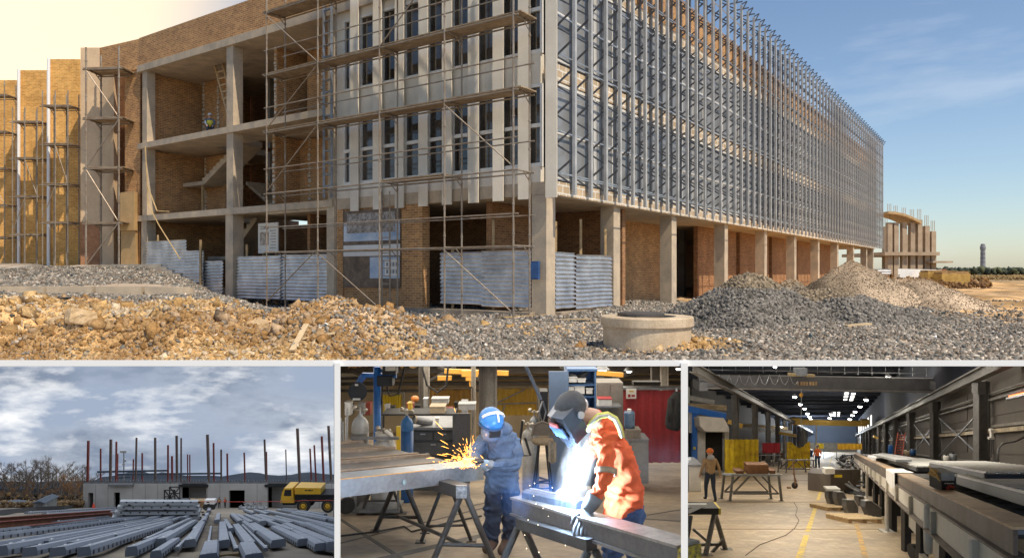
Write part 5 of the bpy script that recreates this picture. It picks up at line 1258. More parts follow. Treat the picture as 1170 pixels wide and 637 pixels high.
# gas cylinders on a cart
def cylinder(lab, px, rbase, rtop, wpx, body, shoulder, valve=True, y=None, cap=None):
    y = y or F*E3/(rbase-H3); z0 = at(0, rbase, y).z; z1 = at(0, rtop, y).z; r = wpx/2/F*y; x = xat(px, y); h = z1-z0
    t = thing('gas_cylinder', lab, 'gas cylinder', (x, y, z0)); hs = h-r*1.5
    mb = MB(); mb.lathe((x, y, z0), [(r*.9, 0), (r, .03), (r, hs*.93)], 22); obj('body', mb, body, t, True)
    mb = MB(); mb.lathe((x, y, z0), [(r, hs*.93), (r, hs), (r*.93, hs+r*.45), (r*.68, hs+r*.9), (r*.28, hs+r*1.2), (r*.25, h)], 22, cap=False); obj('shoulder', mb, shoulder, t, True)
    if valve:
        mb = MB(); mb.tube((x, y, h+z0), (x, y, h+z0+.09), .02, 8); mb.tube((x-.06, y, h+z0+.06), (x+.07, y, h+z0+.06), .015, 6); mb.ball((x+.085, y-.02, z0+h+.06), .035, 10, 6); mb.ball((x-.08, y-.03, z0+h+.10), .04, 10, 6); obj('valve', mb, mat('brass', (.55,.50,.42), .35, .8), t)
    return t, x, y, z0, h
gcy = mat('cyl_grey', (.20,.19,.175), .45, .3, col2=(.15,.14,.13), var=.15); gls = mat('cyl_light', (.42,.42,.41), .4, .2, var=.1)
cylinder('tall grey gas cylinder with a paler shoulder on the cart', 411.5, 582, 472, 19.5, gcy, gls)
t, x, y, z0, h = cylinder('wide pale grey gas tank strapped on the cart', 438.5, 582, 496, 29.5, mat('tank_pale', (.47,.46,.44), .45, .1, var=.1), mat('tank_pale2', (.52,.51,.49), .45, .1, var=.1))
mb = MB(); mb.lathe((x, y, z0+h-.06), [(.13, 0), (.13, .1)], 16, cap=False); mb.path([(x+.04, y-.1, z0+h+.08), (x+.13, y-.12, z0+h+.02), (x+.17, y-.12, z0+h-.16)], [.03, .035, .03], 8); obj('collar_and_handle', mb, MATS['frame_white'], t)
mb = MB()
for k in range(5): mb.box((x-.09+k*.045, y-.195+abs(k-2)*.006, z0+h-.33), (.03, .004, .045))
obj('lettering', mb, mat('letter_tan', (.60,.55,.45), .7), t)
cylinder('slim blue gas cylinder with a dark strap behind the cart', 465, 573, 474, 14.5, mat('cyl_blue', (.02,.11,.32), .35, col2=(.015,.07,.22)), mat('cyl_blue2', (.03,.16,.42), .35))
cylinder('small grey cylinder between the two welders', 610.5, 560, 474, 11, mat('cyl_mid', (.24,.26,.28), .4, .3), MATS['cyl_mid'], y=13.5)
cylinder('pale cylinder beside the welding stool', 603, 560, 488, 13, mat('cyl_stone', (.36,.35,.33), .5), MATS['cyl_stone'], y=12.8)
for (px, r0, r1, m_, w_, lab) in ((455, 487, 566, mat('post_yellow', (.78,.52,.03), .5, var=.1), 4.5, 'yellow upright bar between the pale tank and the blue cylinder'),):
    y = 11.2; mb = MB(); mb.bx(xat(px-w_/2, y), xat(px+w_/2, y), y, y+.05, at(0, 568, y).z, at(0, r0, y).z); single('yellow_bar', mb, m_, lab, 'bar')
t = thing('cylinder_cart', 'low steel cart carrying the gas cylinders', 'cart', fl3(425, 585)); y = 10.65
mb = MB(); a, b_ = at(398, 583.5, y-.15), at(456, 583.5, y-.15); mb.bar(a, b_, .04, .04); mb.bx(a.x+.1, b_.x, y-.15, y+.3, a.z-.01, a.z+.02)
for px in (406, 455): mb.bar(at(px, 584, y-.15), at(px, 525, y-.15), .03, .03, up=(0,1,0))
mb.bar(at(400, 500, y+.15), at(456, 500, y+.15), .03, .04); obj('frame', mb, MATS['steel_grey'], t)
mb = MB(); mb.lathe(at(396, 577, y-.2), [(.05, -.03), (.115, -.03), (.125, 0), (.115, .03), (.05, .03)], 18, ax=(.5,-1,0)); obj('wheel', mb, MATS['rubber'], t)
# left rack of tubes and hoses
t = thing('tube_rack', 'rack of leaning pale tubes at the left edge of the welding bay', 'rack', fl3(395, 560))
for k in range(6):
    mb = MB(); mb.tube(at(388+k*2.0, 573, 12.4), at(386+k*2.4+rnd.uniform(-3, 3), 472+rnd.uniform(-6, 10), 12.8), .02, 6); obj('tube', mb, MATS['galv'] if k % 2 else MATS['steel_grey'], t)
# bench and clutter
wb = mat('bench_dark', (.085,.095,.105), .5, .3, col2=(.06,.065,.07), var=.2)
t = thing('workbench', 'dark steel workbench with drawers behind the long beam', 'workbench', at(495, 560, 12.6)); y = 12.6; z0 = g3(y)
zt = at(0, 487, y).z; mb = MB(); mb.bx(xat(470, y), xat(520, y), y, y+.9, z0+.08, zt-.05); obj('cabinet', mb, wb, t)
mb = MB(); mb.bx(xat(468, y), xat(522, y), y-.06, y+.95, zt-.045, zt); obj('top', mb, MATS['steel_grey'], t)
for (a, b_, r0, r1) in ((472, 494, 493, 502), (496, 518, 493, 502), (472, 518, 505, 520)): 
    o = obj('drawer', pan(a, b_, r0, r1, y-.03, .025), mat('drawer_dark', (.12,.13,.14), .45, .3), t); obj('handle', pan((a+b_)/2-3, (a+b_)/2+3, r0+2, r0+3.2, y-.05, .015), MATS['galv'], o)
t = thing('long_shelf', 'long dark shelf of odds and ends behind the workbench', 'shelf', at(470, 540, 14)); y = 14.
mb = MB(); mb.bx(xat(436, y), xat(520, y), y, y+.6, at(0, 474.5, y).z, at(0, 472.5, y).z); obj('board', mb, MATS['black'], t)
for px in (438, 478, 518): mb = MB(); mb.bx(xat(px-.8, y), xat(px+.8, y), y, y+.05, g3(y), at(0, 474.5, y).z); obj('leg', mb, MATS['black'], t)
def cbox(name, lab, cat, px0, px1, r0, r1, y, m_, d=.3, lid=None, m2=None, grp=None):
    a = at(px0, r1, y); b_ = at(px1, r0, y); t = thing(name, lab, cat, ((a.x+b_.x)/2, y+d/2, a.z), grp)
    mb = MB(); mb.bx(a.x, b_.x, y, y+d, a.z, b_.z-.02); obj('body', mb, m_, t)
    mb = MB(); mb.bx(a.x-.01, b_.x+.01, y-.01, y+d+.01, b_.z-.018, b_.z); obj('lid', mb, m2 or m_, t); return t
card = mat('cardboard', (.42,.34,.24), .9, var=.12)
cbox('cardboard_box', 'open brown cardboard box on the long shelf', 'box', 491, 508, 464, 472.4, 14.05, card, .35)
cbox('plastic_sack', 'grey plastic sack lying on top behind the cardboard box', 'sack', 493, 512, 455, 461, 15, mat('sack_grey', (.42,.42,.42), .4, var=.2), .3)
cbox('plastic_sack', 'rumpled grey sack beside the slim dark pipe column', 'sack', 524, 543, 461, 468, 15, MATS['sack_grey'], .3)
cbox('tool_case', 'yellow tool case on the long shelf', 'case', 466, 470, 460, 468, 14.05, mat('case_yellow', (.70,.45,.05), .5), .2)
cbox('steel_offcut', 'white steel offcut standing on the workbench', 'offcut', 497.5, 501, 477, 487, 12.7, MATS['frame_white'], .1)
t = thing('pipe_roll', 'short round duct lying on the workbench', 'duct', at(478, 480, 12.8)); mb = MB(); mb.lathe(at(473, 479, 12.6), [(.07, 0), (.07, .35)], 16, ax=(.8,.6,-.3), cap=False); mb.lathe(at(473, 479, 12.6), [(.06, .02), (.06, .33)], 16, ax=(.8,.6,-.3)); obj('duct', mb, MATS['steel_grey'], t, True); mb = MB(); mb.lathe(at(473, 479, 12.6), [(.075, -.01), (.075, .02)], 16, ax=(.8,.6,-.3), cap=False); obj('flange', mb, card, t)
t = thing('hard_hat', 'orange hard hat hung over the shelf clutter', 'hard hat', at(474, 456, 14.2)); mb = MB(); mb.ball(at(474, 455, 14.2), (.08, .1, .06), 10, 6); obj('shell', mb, mat('hat_orange2', (.75,.25,.05), .4), t, True)
t = thing('steel_sheet', 'dark upright steel sheet leaning beside the workbench', 'sheet', at(527, 550, 12.2)); obj('sheet', pan(517, 537, 472, 552, 12.2, .03), mat('plate_dark', (.13,.14,.15), .45, .4, col2=(.10,.10,.11), scale=3), t)
for i in range(16):
    px = 392+i*9+rnd.uniform(-3, 3); y = 14.6+rnd.uniform(0, 1.5); r0 = rnd.uniform(455, 468)
    if 550 < px < 600: continue
    cbox('spare_part', ['small pale fitting','dark bracket','grey motor housing','dull red tin','coiled dark cable box'][i % 5] + ' on the racks behind the cylinders, ' + ['first','second','third','fourth','fifth','sixth','seventh','eighth','ninth','tenth','eleventh','twelfth','thirteenth','fourteenth','fifteenth','sixteenth'][i] + ' along the rack', 'spare part', px, px+rnd.uniform(3, 8), r0, 474, y, [MATS['galv'], MATS['black'], MATS['steel_grey'], mat('dull_red', (.30,.06,.04), .6), MATS['dark']][i % 5], .2, grp='parts on the racks')
# blue cabinet with shelves
cb = mat('cabinet_blue', (.06,.14,.30), .45, col2=(.045,.10,.22), var=.12); y = 13.0
t = thing('blue_cabinet', 'tall open blue cabinet with papers on its shelves behind the orange welder', 'cabinet', at(652, 560, y))
z0 = g3(y); zt = at(0, 421, y).z; X0, X1, X2 = xat(626, y), xat(648, y), xat(679, y)
mb = MB(); mb.bx(X0, X1, y-.35, y-.31, z0+.1, zt); obj('door', mb, mat('door_bluegrey', (.13,.19,.30), .4, var=.1), t)
mb = MB(); mb.bx(X1-.03, X1, y-.3, y+.4, z0, zt); mb.bx(X2-.03, X2, y-.3, y+.4, z0, zt); mb.bx(X1, X2-.03, y+.36, y+.4, z0, zt); mb.bx(X1-.02, X2+.02, y-.32, y+.42, zt, zt+.04); obj('carcass', mb, cb, t)
for row in (437, 450, 468, 490): mb = MB(); mb.bx(X1, X2-.03, y-.28, y+.35, at(0, row, y).z-.01, at(0, row, y).z+.012); obj('shelf', mb, cb, t)
for i, (a, b_, r0, r1) in enumerate(((650, 659, 430, 436.5), (660, 669, 432, 436.5), (650, 656, 441, 449.5), (657, 668, 440, 449.5), (670, 677, 443, 449.5))):
    cbox('paper_pile', ['pale paper pile on the upper cabinet shelf', 'low paper pile on the upper cabinet shelf right', 'white carton on the lower cabinet shelf', 'wide white carton in the middle of the lower cabinet shelf', 'white rag pile at the right of the lower cabinet shelf'][i], 'papers', a, b_, r0, r1, y-.25, MATS['frame_white'], .3)
mb = MB(); mb.box(at(666, 428, y-.1), (.2, .2, .06), (V((.8,0,.6)), V((0,1,0)), V((-.6,0,.8)))); single('black_pouch', mb, MATS['black'], 'black pouch thrown on the cabinet papers', 'pouch')
gcab = mat('cabinet_grey', (.23,.21,.18), .6, col2=(.17,.15,.13), var=.15); y = 14.
t = thing('grey_cabinet', 'brown-grey steel cabinet between the blue cabinet and the red screen', 'cabinet', at(696, 540, y)); obj('body', pan(682, 712, 437, 543, y, .6), gcab, t); 
for (a, b_) in ((683, 696.5), (697.5, 711)): obj('door', pan(a, b_, 439, 540, y-.02, .018), gcab, t)
obj('shelf', pan(681, 710, 463.5, 465.5, y-.4, .38), MATS['steel_grey'], t)
cbox('carton', 'white and red carton on the grey cabinet shelf', 'carton', 684, 699, 455, 463.4, y-.38, MATS['frame_white'], .25, m2=redm)
mb = pan(724, 755, 436, 440, 20, .3); single('dark_duct', mb, MATS['black'], 'flat dark duct above the red screen', 'duct')
mb = MB(); mb.bar(at(601, 418.5, 12), at(618, 456, 12), .07, .05); single('leaning_bar', mb, mat('bar_bluegrey', (.16,.19,.24), .5, .4), 'blue-grey bar leaning beside the blue cabinet', 'bar')
y = 13.2; t = thing('dark_rack', 'narrow dark rack with a hose left of the blue cabinet', 'rack', at(621, 555, y)); obj('frame', pan(617, 626, 447, 484, y, .4), MATS['black'], t)
mb = MB(); mb.path([at(620, 458, y-.1), at(616, 470, y-.12), at(620, 484, y-.12), at(624, 470, y-.1), at(620, 458, y-.1)], .02, 6); obj('hose', mb, MATS['steel_grey'], t)
# small cabinet with tool box and water jug
y = 13.2; t = thing('low_cabinet', 'low grey steel cabinet in front of the red screen', 'cabinet', at(729, 545, y)); obj('body', pan(718, 741, 503, 552, y, .5), mat('lowcab', (.27,.26,.24), .6, var=.15), t); obj('door', pan(720, 739, 506, 549, y-.02, .018), MATS['lowcab'], t); obj('top', pan(716.5, 742, 501.5, 503, y-.03, .55), MATS['steel_grey'], t)
cbox('tool_box', 'brown-grey tool box on the low cabinet', 'tool box', 716, 732, 490.5, 501.4, y, mat('toolbox', (.27,.23,.19), .6), .3)
t = thing('water_jug', 'blue tinted water jug standing on the tool box', 'jug', at(718, 490, y+.1)); c = at(719, 490.4, y+.15); mb = MB(); mb.lathe(c, [(.10, 0), (.105, .1), (.10, .2), (.105, .3), (.09, .34)], 18); obj('body', mb, mat('jug_blue', (.10,.17,.28), .1, spec=.8), t, True); mb = MB(); mb.lathe(c+V((0,0,.34)), [(.04, 0), (.04, .04)], 12); obj('cap', mb, MATS['frame_white'], t)
# hanging coat
t = thing('hanging_coat', 'dark work coat hanging at the right edge of the red screen', 'coat', at(771, 490, 13.2)); y = 13.2
mb = MB(); mb.path([at(774, 447, y), at(773, 455, y), at(770, 470, y), at(769, 485, y), at(768, 490, y)], [.05, .13, .14, .15, .12], 10); o = obj('coat_body', mb, mat('coat_black', (.035,.035,.035), .9, var=.3, bump=.6, bscale=8), t, True)
mb = MB(); mb.path([at(766, 455, y-.1), at(765, 470, y-.12), at(766, 482, y-.1)], [.05, .05, .04], 8); obj('sleeve', mb, MATS['coat_black'], t, True)
mb = MB(); mb.tube(at(773, 443, y), at(773, 449, y), .015, 6); obj('hook', mb, MATS['galv'], t)
# stool with rag
y = 11.6; t = thing('welding_stool', 'worn round stool with a rag hanging off its seat', 'stool', fl3(620, 573)); c = at(620, 503, y)
mb = MB(); mb.lathe(c, [(.16, -.04), (.18, 0), (.17, .03), (.05, .05)], 18); obj('seat', mb, mat('seat_tan', (.33,.25,.16), .9, var=.3), t, True)
mb = MB(); mb.path([c+V((-.17,.1,.05)), c+V((-.14,.14,.22)), c+V((0,.16,.27)), c+V((.14,.14,.22)), c+V((.17,.1,.05))], .02, 6); mb.grid(lambda u, v: (c.x-.15+.3*u, c.y+.15, c.z+.05+.19*v), 4, 3); obj('backrest', mb, mat('seat_brown', (.20,.16,.12), .7), t)
for a in range(4):
    d = V((math.cos(a*1.57+.6), math.sin(a*1.57+.6), 0)); mb = MB(); mb.tube(c+d*.08-V((0,0,.04)), V((c.x+d.x*.24, y+d.y*.24, g3(y+d.y*.24))), .014, 6); obj('leg', mb, MATS['black'], t)
mb = MB(); mb.lathe((c.x, c.y, g3(y)+.28), [(.16, 0), (.16, .02)], 16, cap=False); obj('foot_ring', mb, MATS['black'], t)
mb = MB(); mb.grid(lambda u, v: (c.x+.08+.13*u, c.y-.17-.03*math.sin(u*9), c.z+.03-.36*v*(1-.3*abs(u-.5))), 8, 6); obj('rag', mb, mat('rag', (.36,.31,.24), .95, var=.3), t, True)
# hoses hanging and on the floor
for (pts, lab, r_) in (([(512, 418.5, 13), (510, 440, 13), (500, 448, 13), (488, 440, 13), (482, 419, 13)], 'black cable looping under the roof near the jib crane', .02), ([(597, 480, 12.5), (594, 505, 12.5), (598, 520, 12.4), (606, 520, 12.3), (600, 500, 12.4)], 'grey hose looped beside the pale cylinder', .022),
                       ([(389, 613, 8.9), (430, 608, 9.2), (462, 602, 9.6), (470, 608, 9.2), (520, 596, 10), (550, 590, 10.3)], 'thin dark cable lying on the floor under the long beam', .012), ([(600, 540, 15.9), (640, 552, 14), (650, 545, 15), (600, 552, 14)], 'dark hoses lying behind the right-hand beam', .02)):
    mb = MB(); mb.path([at(a, b_, y) if b_ < 530 or y > 12 else fl3(a, b_, .015) for a, b_, y in pts], r_, 6); single('cable', mb, MATS['black'], lab, 'cable')
# floor plates, joints and grate
mb = MB()
for (a, b_, w_) in (((389, 593), (470, 645), .05), ((389, 620), (560, 578), .03), ((430, 640), (600, 600), .12), ((540, 577), (600, 566), .03), ((700, 590), (790, 596), .03), ((740, 588), (790, 580), .02)):
    p, q = fl3(*a, .004), fl3(*b_, .004); mb.bar(p, q, w_, .006)
single('floor_strips', mb, mat('strip_dark', (.10,.085,.07), .7), 'dark steel strips and joints set into the workshop floor', 'floor strip', kind='structure')
t = thing('floor_grate', 'square steel drain grate in the floor right of the orange welder', 'grate', fl3(756, 617)); c1, c2, c3, c4 = fl3(736, 617, .02), fl3(752, 609, .02), fl3(779, 618, .02), fl3(762, 628, .02)
mb = MB()
for k in range(9): u = k/8; mb.bar(c1.lerp(c2, u), c4.lerp(c3, u), .02, .02)
for k in range(7): u = k/6; mb.bar(c1.lerp(c4, u), c2.lerp(c3, u), .02, .02)
obj('bars', mb, MATS['steel_grey'], t); mb = MB(); lo = V((0,0,-.012)); mb.add([c1+lo, c4+lo, c3+lo, c2+lo], [(0,1,2,3)]); obj('pit', mb, MATS['dark'], t)

# long beam on sawhorses, left
def w3(x, y, h): return V((x, y, g3(y)+h))
bs = mat('beam_bright', (.42,.46,.50), .35, .6, col2=(.26,.27,.28), scale=1.6, var=.15); bd = mat('beam_dark', (.17,.155,.14), .5, .4, col2=(.11,.10,.09), scale=2, var=.2)
A0, A1 = w3(-1.75, 6.82, .93), w3(-.33, 8.42, .93); dn = (A1-A0).normalized(); bk = V((-dn.y, dn.x, 0)).normalized()
if bk.y < 0: bk = -bk
def clipx(P, D, px=387.5):
    k = (px-585)/F; t_ = (k*P.y-P.x)/(D.x-k*D.y); return P+D*t_
A0 = clipx(A0, dn)
t = thing('long_box_beam', 'long pale box beam with one round hole, lit blue, in front on the sawhorse', 'beam', (A0+A1)/2)
mb = MB(); mb.add([clipx(A0+q, dn) for q in (V(), V((0,0,-.17)), V((0,0,-.17))+bk*.30, bk*.30)]+[A1+q for q in (V(), V((0,0,-.17)), V((0,0,-.17))+bk*.30, bk*.30)], [(3,2,1,0), (4,5,6,7), (0,1,5,4), (1,2,6,5), (2,3,7,6), (3,0,4,7)]); obj('box_section', mb, bs, t)
mb = MB(); hc = A0.lerp(A1, .40)-V((0,0,.09))-bk*.004; mb.prism([hc+dn*(.028*math.cos(q))+V((0,0,.028*math.sin(q))) for q in np.linspace(0, 6.283, 15)[:-1]], -bk*.004); obj('hole', mb, mat('hole_grey', (.28,.38,.40), .5), t)
mb = MB(); mb.bar(A0+bk*.01+V((0,0,.004)), A0.lerp(A1, .62)+bk*.01+V((0,0,.004)), .03, .006); obj('ground_edge', mb, mat('rust_edge', (.55,.30,.10), .6), t)
for i in range(3):
    o_ = bk*(.36+i*.56); t = thing('steel_channel', ['dark steel channel lying next to the pale box beam', 'middle dark steel channel on the sawhorse', 'rearmost dark steel channel on the sawhorse'][i], 'channel', A0.lerp(A1, .5)+o_, 'dark channels beside the box beam')
    P0 = clipx(A0+o_-V((0,0,.03)), dn); P1 = A1+o_-dn*(.1+.08*i)-V((0,0,.03)); Wc = .5
    mb = MB(); cq = lambda lst: mb.add([clipx(P0+q, dn) for q in lst]+[P1+q for q in lst], [(3,2,1,0), (4,5,6,7), (0,1,5,4), (1,2,6,5), (2,3,7,6), (3,0,4,7)])
    Z_ = V((0,0,1)); cq([bk*0, Z_*-.12, Z_*-.12+bk*Wc, bk*Wc]); obj('web', mb, bd, t)
    mb = MB(); cq([Z_*.03, Z_*0, bk*.05, bk*.05+Z_*.03]); cq([bk*(Wc-.05)+Z_*.03, bk*(Wc-.05), bk*Wc, bk*Wc+Z_*.03]); obj('flange', mb, mat('flange_rust', (.30,.22,.15), .6, .3, var=.25), t)
def sawhorse(lab, n0, n1, spread, h, r_, rail, m_, dirv, str_=True, cap=True):
    """n0/n1 = plan points (x, y) of the two A-frames"""
    t = thing('sawhorse', lab, 'sawhorse', w3(*n0, 0)); d = V(dirv).normalized(); feet = []
    p0, p1 = w3(*n0, h), w3(*n1, h)
    for n in (n0, n1):
        ap = w3(*n, h-.05)
        for s_ in (-1, 1):
            q = (n[0]+d.x*s_*spread, n[1]+d.y*s_*spread); mb = MB(); mb.tube(ap+d*(s_*.03), w3(*q, .0), r_, 10); mb.box(w3(*q, .01), (.12, .1, .02)); obj('leg', mb, m_, t)
    for n in (n0, n1):
        mb = MB(); a = w3(n[0]-d.x*spread*.72, n[1]-d.y*spread*.72, h*.26); b_ = w3(n[0]+d.x*spread*.72, n[1]+d.y*spread*.72, h*.26); mb.tube(a, b_, r_*.7, 8); obj('crossbar', mb, m_, t)
    mb = MB(); mb.bar(p0, p1, rail, rail*.9); obj('top_rail', mb, m_, t)
    if str_: mb = MB(); mb.tube(w3(*n0, h*.26), w3(*n1, h*.26), r_*.7, 8); obj('stretcher', mb, m_, t)
    return t
blk = mat('horse_dark', (.075,.07,.065), .45, .5, var=.25)
sawhorse('dark tube sawhorse under the long box beam', (-.50, 7.50), (-1.42, 9.2), .33, .75, .032, .14, blk, (.9, -.12, 0))
mb = MB(); q = w3(-.52, 7.46, .75); mb.box(q, (.11, .03, .13)); single('rail_end_plate', mb, mat('bright_end', (.5,.52,.55), .4, .7, var=.4, scale=20), 'bright ragged end plate on the sawhorse rail', 'plate')
sawhorse('slim sawhorse behind, under the dark channels', (-.78, 8.6), (-1.9, 10.6), .30, .75, .022, .1, blk, (.9, .1, 0), False)
# right-hand beam on sawhorse
B0, B1 = w3(-.02, 6.85, .78), w3(1.09, 4.80, .75); dn = (B1-B0).normalized(); bk = V((-dn.y, dn.x, 0)).normalized()
if bk.y < 0: bk = -bk
rb = mat('beam_worn', (.26,.245,.23), .35, .6, col2=(.13,.12,.11), scale=3, var=.25, bump=.15)
t = thing('heavy_i_beam', 'heavy worn I-beam with a yellow-tipped end that the orange welder leans on', 'beam', (B0+B1)/2)
mb = MB(); mb.prism([B0, B0-V((0,0,.02)), B0-V((0,0,.02))+bk*.20, B0+bk*.20], B1-B0); obj('top_flange', mb, mat('flange_bright', (.42,.39,.35), .35, .6, col2=(.25,.22,.19), scale=4), t)
mb = MB(); c0 = B0-V((0,0,.02)); mb.prism([c0+bk*.02, c0-V((0,0,.13))+bk*.02, c0-V((0,0,.13))+bk*.17, c0+bk*.17], B1-B0); obj('web', mb, bd, t)
mb = MB(); c0 = B0-V((0,0,.15)); mb.prism([c0-bk*.005, c0-V((0,0,.02))-bk*.005, c0-V((0,0,.02))+bk*.20, c0+bk*.20], B1-B0); obj('bottom_flange', mb, rb, t)
mb = MB(); mb.box(B1+bk*.1-V((0,0,.09))+dn*.012, (.02, .19, .14), (dn, bk, UP)); obj('painted_end', mb, mat('end_yellow', (.70,.50,.05), .6, col2=(.1,.08,.05), scale=30, var=.3), t)
t = thing('welded_box', 'dark blue-grey steel box section being welded on the heavy beam', 'workpiece', B0.lerp(B1, .25)); c0 = at(594, 583, 6.75)+bk*.02; c1 = at(656, 596, 6.1)+bk*.02; c0.z = w3(0, c0.y, .78).z+.004; c1.z = w3(0, c1.y, .77).z+.004
mb = MB(); mb.prism([c0, c0+V((0,0,.055)), c0+V((0,0,.075))+bk*.03, c0+V((0,0,.075))+bk*.14, c0+bk*.16], c1-c0); obj('box_section', mb, mat('box_blue', (.11,.13,.18), .4, .5), t)
mb = MB(); mb.bar(c0+V((0,0,.076))+bk*.09, c1+V((0,0,.076))+bk*.09, .012, .01); obj('weld_seam', mb, MATS['galv'], t)
sawhorse('sawhorse with thick tube legs carrying the heavy I-beam', (.08, 6.62), (.62, 5.65), .27, .58, .034, .10, blk, (.94, .1, 0), False)

# welders
jk = mat('jacket_blue', (.10,.135,.20), .9, col2=(.065,.09,.14), scale=5, var=.2, bump=.5, bscale=9); jn = mat('trousers_navy', (.03,.045,.085), .9, col2=(.02,.03,.055), scale=5, var=.2, bump=.5, bscale=8)
def rel(loc, d): return {k: (lambda p: (p.x-loc[0], p.y-loc[1], p.z-loc[2], v[3]))(at(*v[:3])) for k, v in d.items()}
def hand(mb, wr, tip, side, nrm, s=1., curl=.5):
    """gloved hand: palm and five bent fingers, wr -> tip is the palm axis"""
    wr = V(wr); tip = V(tip); d = (tip-wr).normalized(); side = V(side).normalized(); nrm = V(nrm).normalized()
    pc = wr+d*.05*s
    mb.ball(pc, (.052*s, .056*s, .024*s), 10, 7, (side, d, nrm))
    for k, (o_, L) in enumerate(((-.036, .066), (-.013, .076), (.011, .071), (.034, .056))):
        b0 = wr+d*.085*s+side*o_*s; p1 = b0+d*L*.5*s-nrm*(L*.10*s); p2_ = p1+(d*(1-curl)-nrm*curl).normalized()*L*.38*s; p3 = p2_+(d*(1-curl*1.5)-nrm*curl*1.3).normalized()*L*.3*s
        mb.path([b0-d*.02*s, p1, p2_, p3], [.0125*s, .0125*s, .0115*s, .0095*s], 8); mb.ball(p3, .0095*s, 6, 5)
    b0 = wr+d*.03*s-side*.04*s; p1 = b0+(d*.5-side*.8-nrm*.3).normalized()*.04*s; p2_ = p1+(d*.9-side*.3-nrm*.4).normalized()*.035*s
    mb.path([b0, p1, p2_], [.016*s, .0145*s, .011*s], 8); mb.ball(p2_, .011*s, 6, 5)
LA = at(572, 632, 8.0); t = thing('person', 'welder in blue-grey overalls and a blue helmet bending over a grinder that throws sparks', 'person', LA)
JA = rel(LA, {'pelvis': (574,553,8.12,(.20,.17)), 'belly': (574,535,8.12,(.225,.19)), 'chest': (573,510,8.05,(.245,.20)), 'neck': (567,491,7.92,.09), 'head': (562,484,7.84,.09), 'crown': (559,474,7.82,.08),
  'shR': (552,504,7.95,.10), 'elR': (540,519,7.82,.085), 'wrR': (546,527,7.66,.055), 'haR': (542,528,7.62,.035), 'shL': (587,500,8.12,.105), 'elL': (590,531,7.95,.09), 'wrL': (562,531,7.70,.058), 'haL': (553,528,7.68,.035),
  'hiR': (564,556,8.08,.13), 'knR': (563,592,8.02,.105), 'anR': (562,620,8.05,.085), 'toR': (554,629,7.86,.05), 'hiL': (583,556,8.12,.13), 'knL': (583,592,8.08,.105), 'anL': (581,620,8.08,.085), 'toL': (571,631,7.88,.05)})
skin_body('body', JA, BODY_E, [jk, jn, boot, skin, MATS['glove']], parent=t, sub=4, hem=at(573, 560, 8.1).z-LA.z, folds=.010)
mb = MB(); h = at(561, 482, 7.80); ax = (V((.93,.36,0)).normalized(), V((-.33,.86,.38)).normalized(), V((.13,-.36,.92)).normalized())
mb.ball(h+ax[2]*.03, (.135, .155, .135), 16, 11, ax); hb = mat('helmet_blue', (.04,.20,.50), .35, col2=(.03,.14,.38), var=.1); obj('helmet', mb, hb, t, True)
mb = MB(); mb.ball(h-ax[1]*.06-ax[2]*.075, (.125, .10, .135), 14, 9, ax); obj('face_shield', mb, mat('shield_bluegrey', (.13,.18,.28), .2, var=.15), t, True)
mb = MB(); mb.box(h-ax[1]*.155-ax[2]*.045, (.12, .02, .075), ax); obj('lens', mb, MATS['black'], t)
mb = MB(); mb.path([h+ax[2]*.03+(ax[0]*math.cos(q)*.137+(ax[1]*-.45+ax[2]*.89).normalized()*math.sin(q)*.150) for q in np.linspace(.25, 2.6, 12)], .016, 8); mb.path([h+ax[2]*.03+ax[2]*.139*math.sin(q)-ax[1]*.157*math.cos(q)+ax[0]*.03 for q in np.linspace(.45, 1.3, 6)], .012, 6); obj('white_stripe', mb, MATS['frame_white'], t, True)
mb = MB(); mb.path([h-ax[2]*.0+(ax[0]*math.cos(q)*.14-ax[1]*math.sin(q)*.16) for q in np.linspace(0, math.pi, 12)], .012, 6); obj('helmet_rim', mb, mat('rim_dark', (.02,.05,.12), .5), t, True)
mb = MB(); n_ = V(LA)+V(JA['neck'][:3]); mb.ball(n_+V((.03,.06,.0)), (.15,.12,.09), 12, 8); obj('collar', mb, jk, t, True)
mb = MB(); w_ = V(LA)+V(JA['wrR'][:3]); hand(mb, w_, w_+V((-.12,-.03,.0)), (0,-.5,.9), (0,-.9,-.4), 1.15, .7); w_ = V(LA)+V(JA['wrL'][:3]); hand(mb, w_, w_+V((-.13,-.02,.03)), (0,-.4,.9), (0,-.9,-.4), 1.15, .7); obj('gloves', mb, mat('glove_pale', (.36,.42,.46), .8, var=.2), t, True)
t = thing('angle_grinder', 'small angle grinder held by the welder in blue-grey', 'grinder', at(541, 528, 7.6)); mb = MB(); mb.tube(at(552, 525, 7.62), at(539, 528, 7.58), .028, 10); obj('body', mb, MATS['black'], t); mb = MB(); mb.lathe(at(537.5, 530, 7.57), [(.055, 0), (.055, .006)], 20, ax=(-.2,-.3,.9)); obj('disc', mb, MATS['galv'], t)
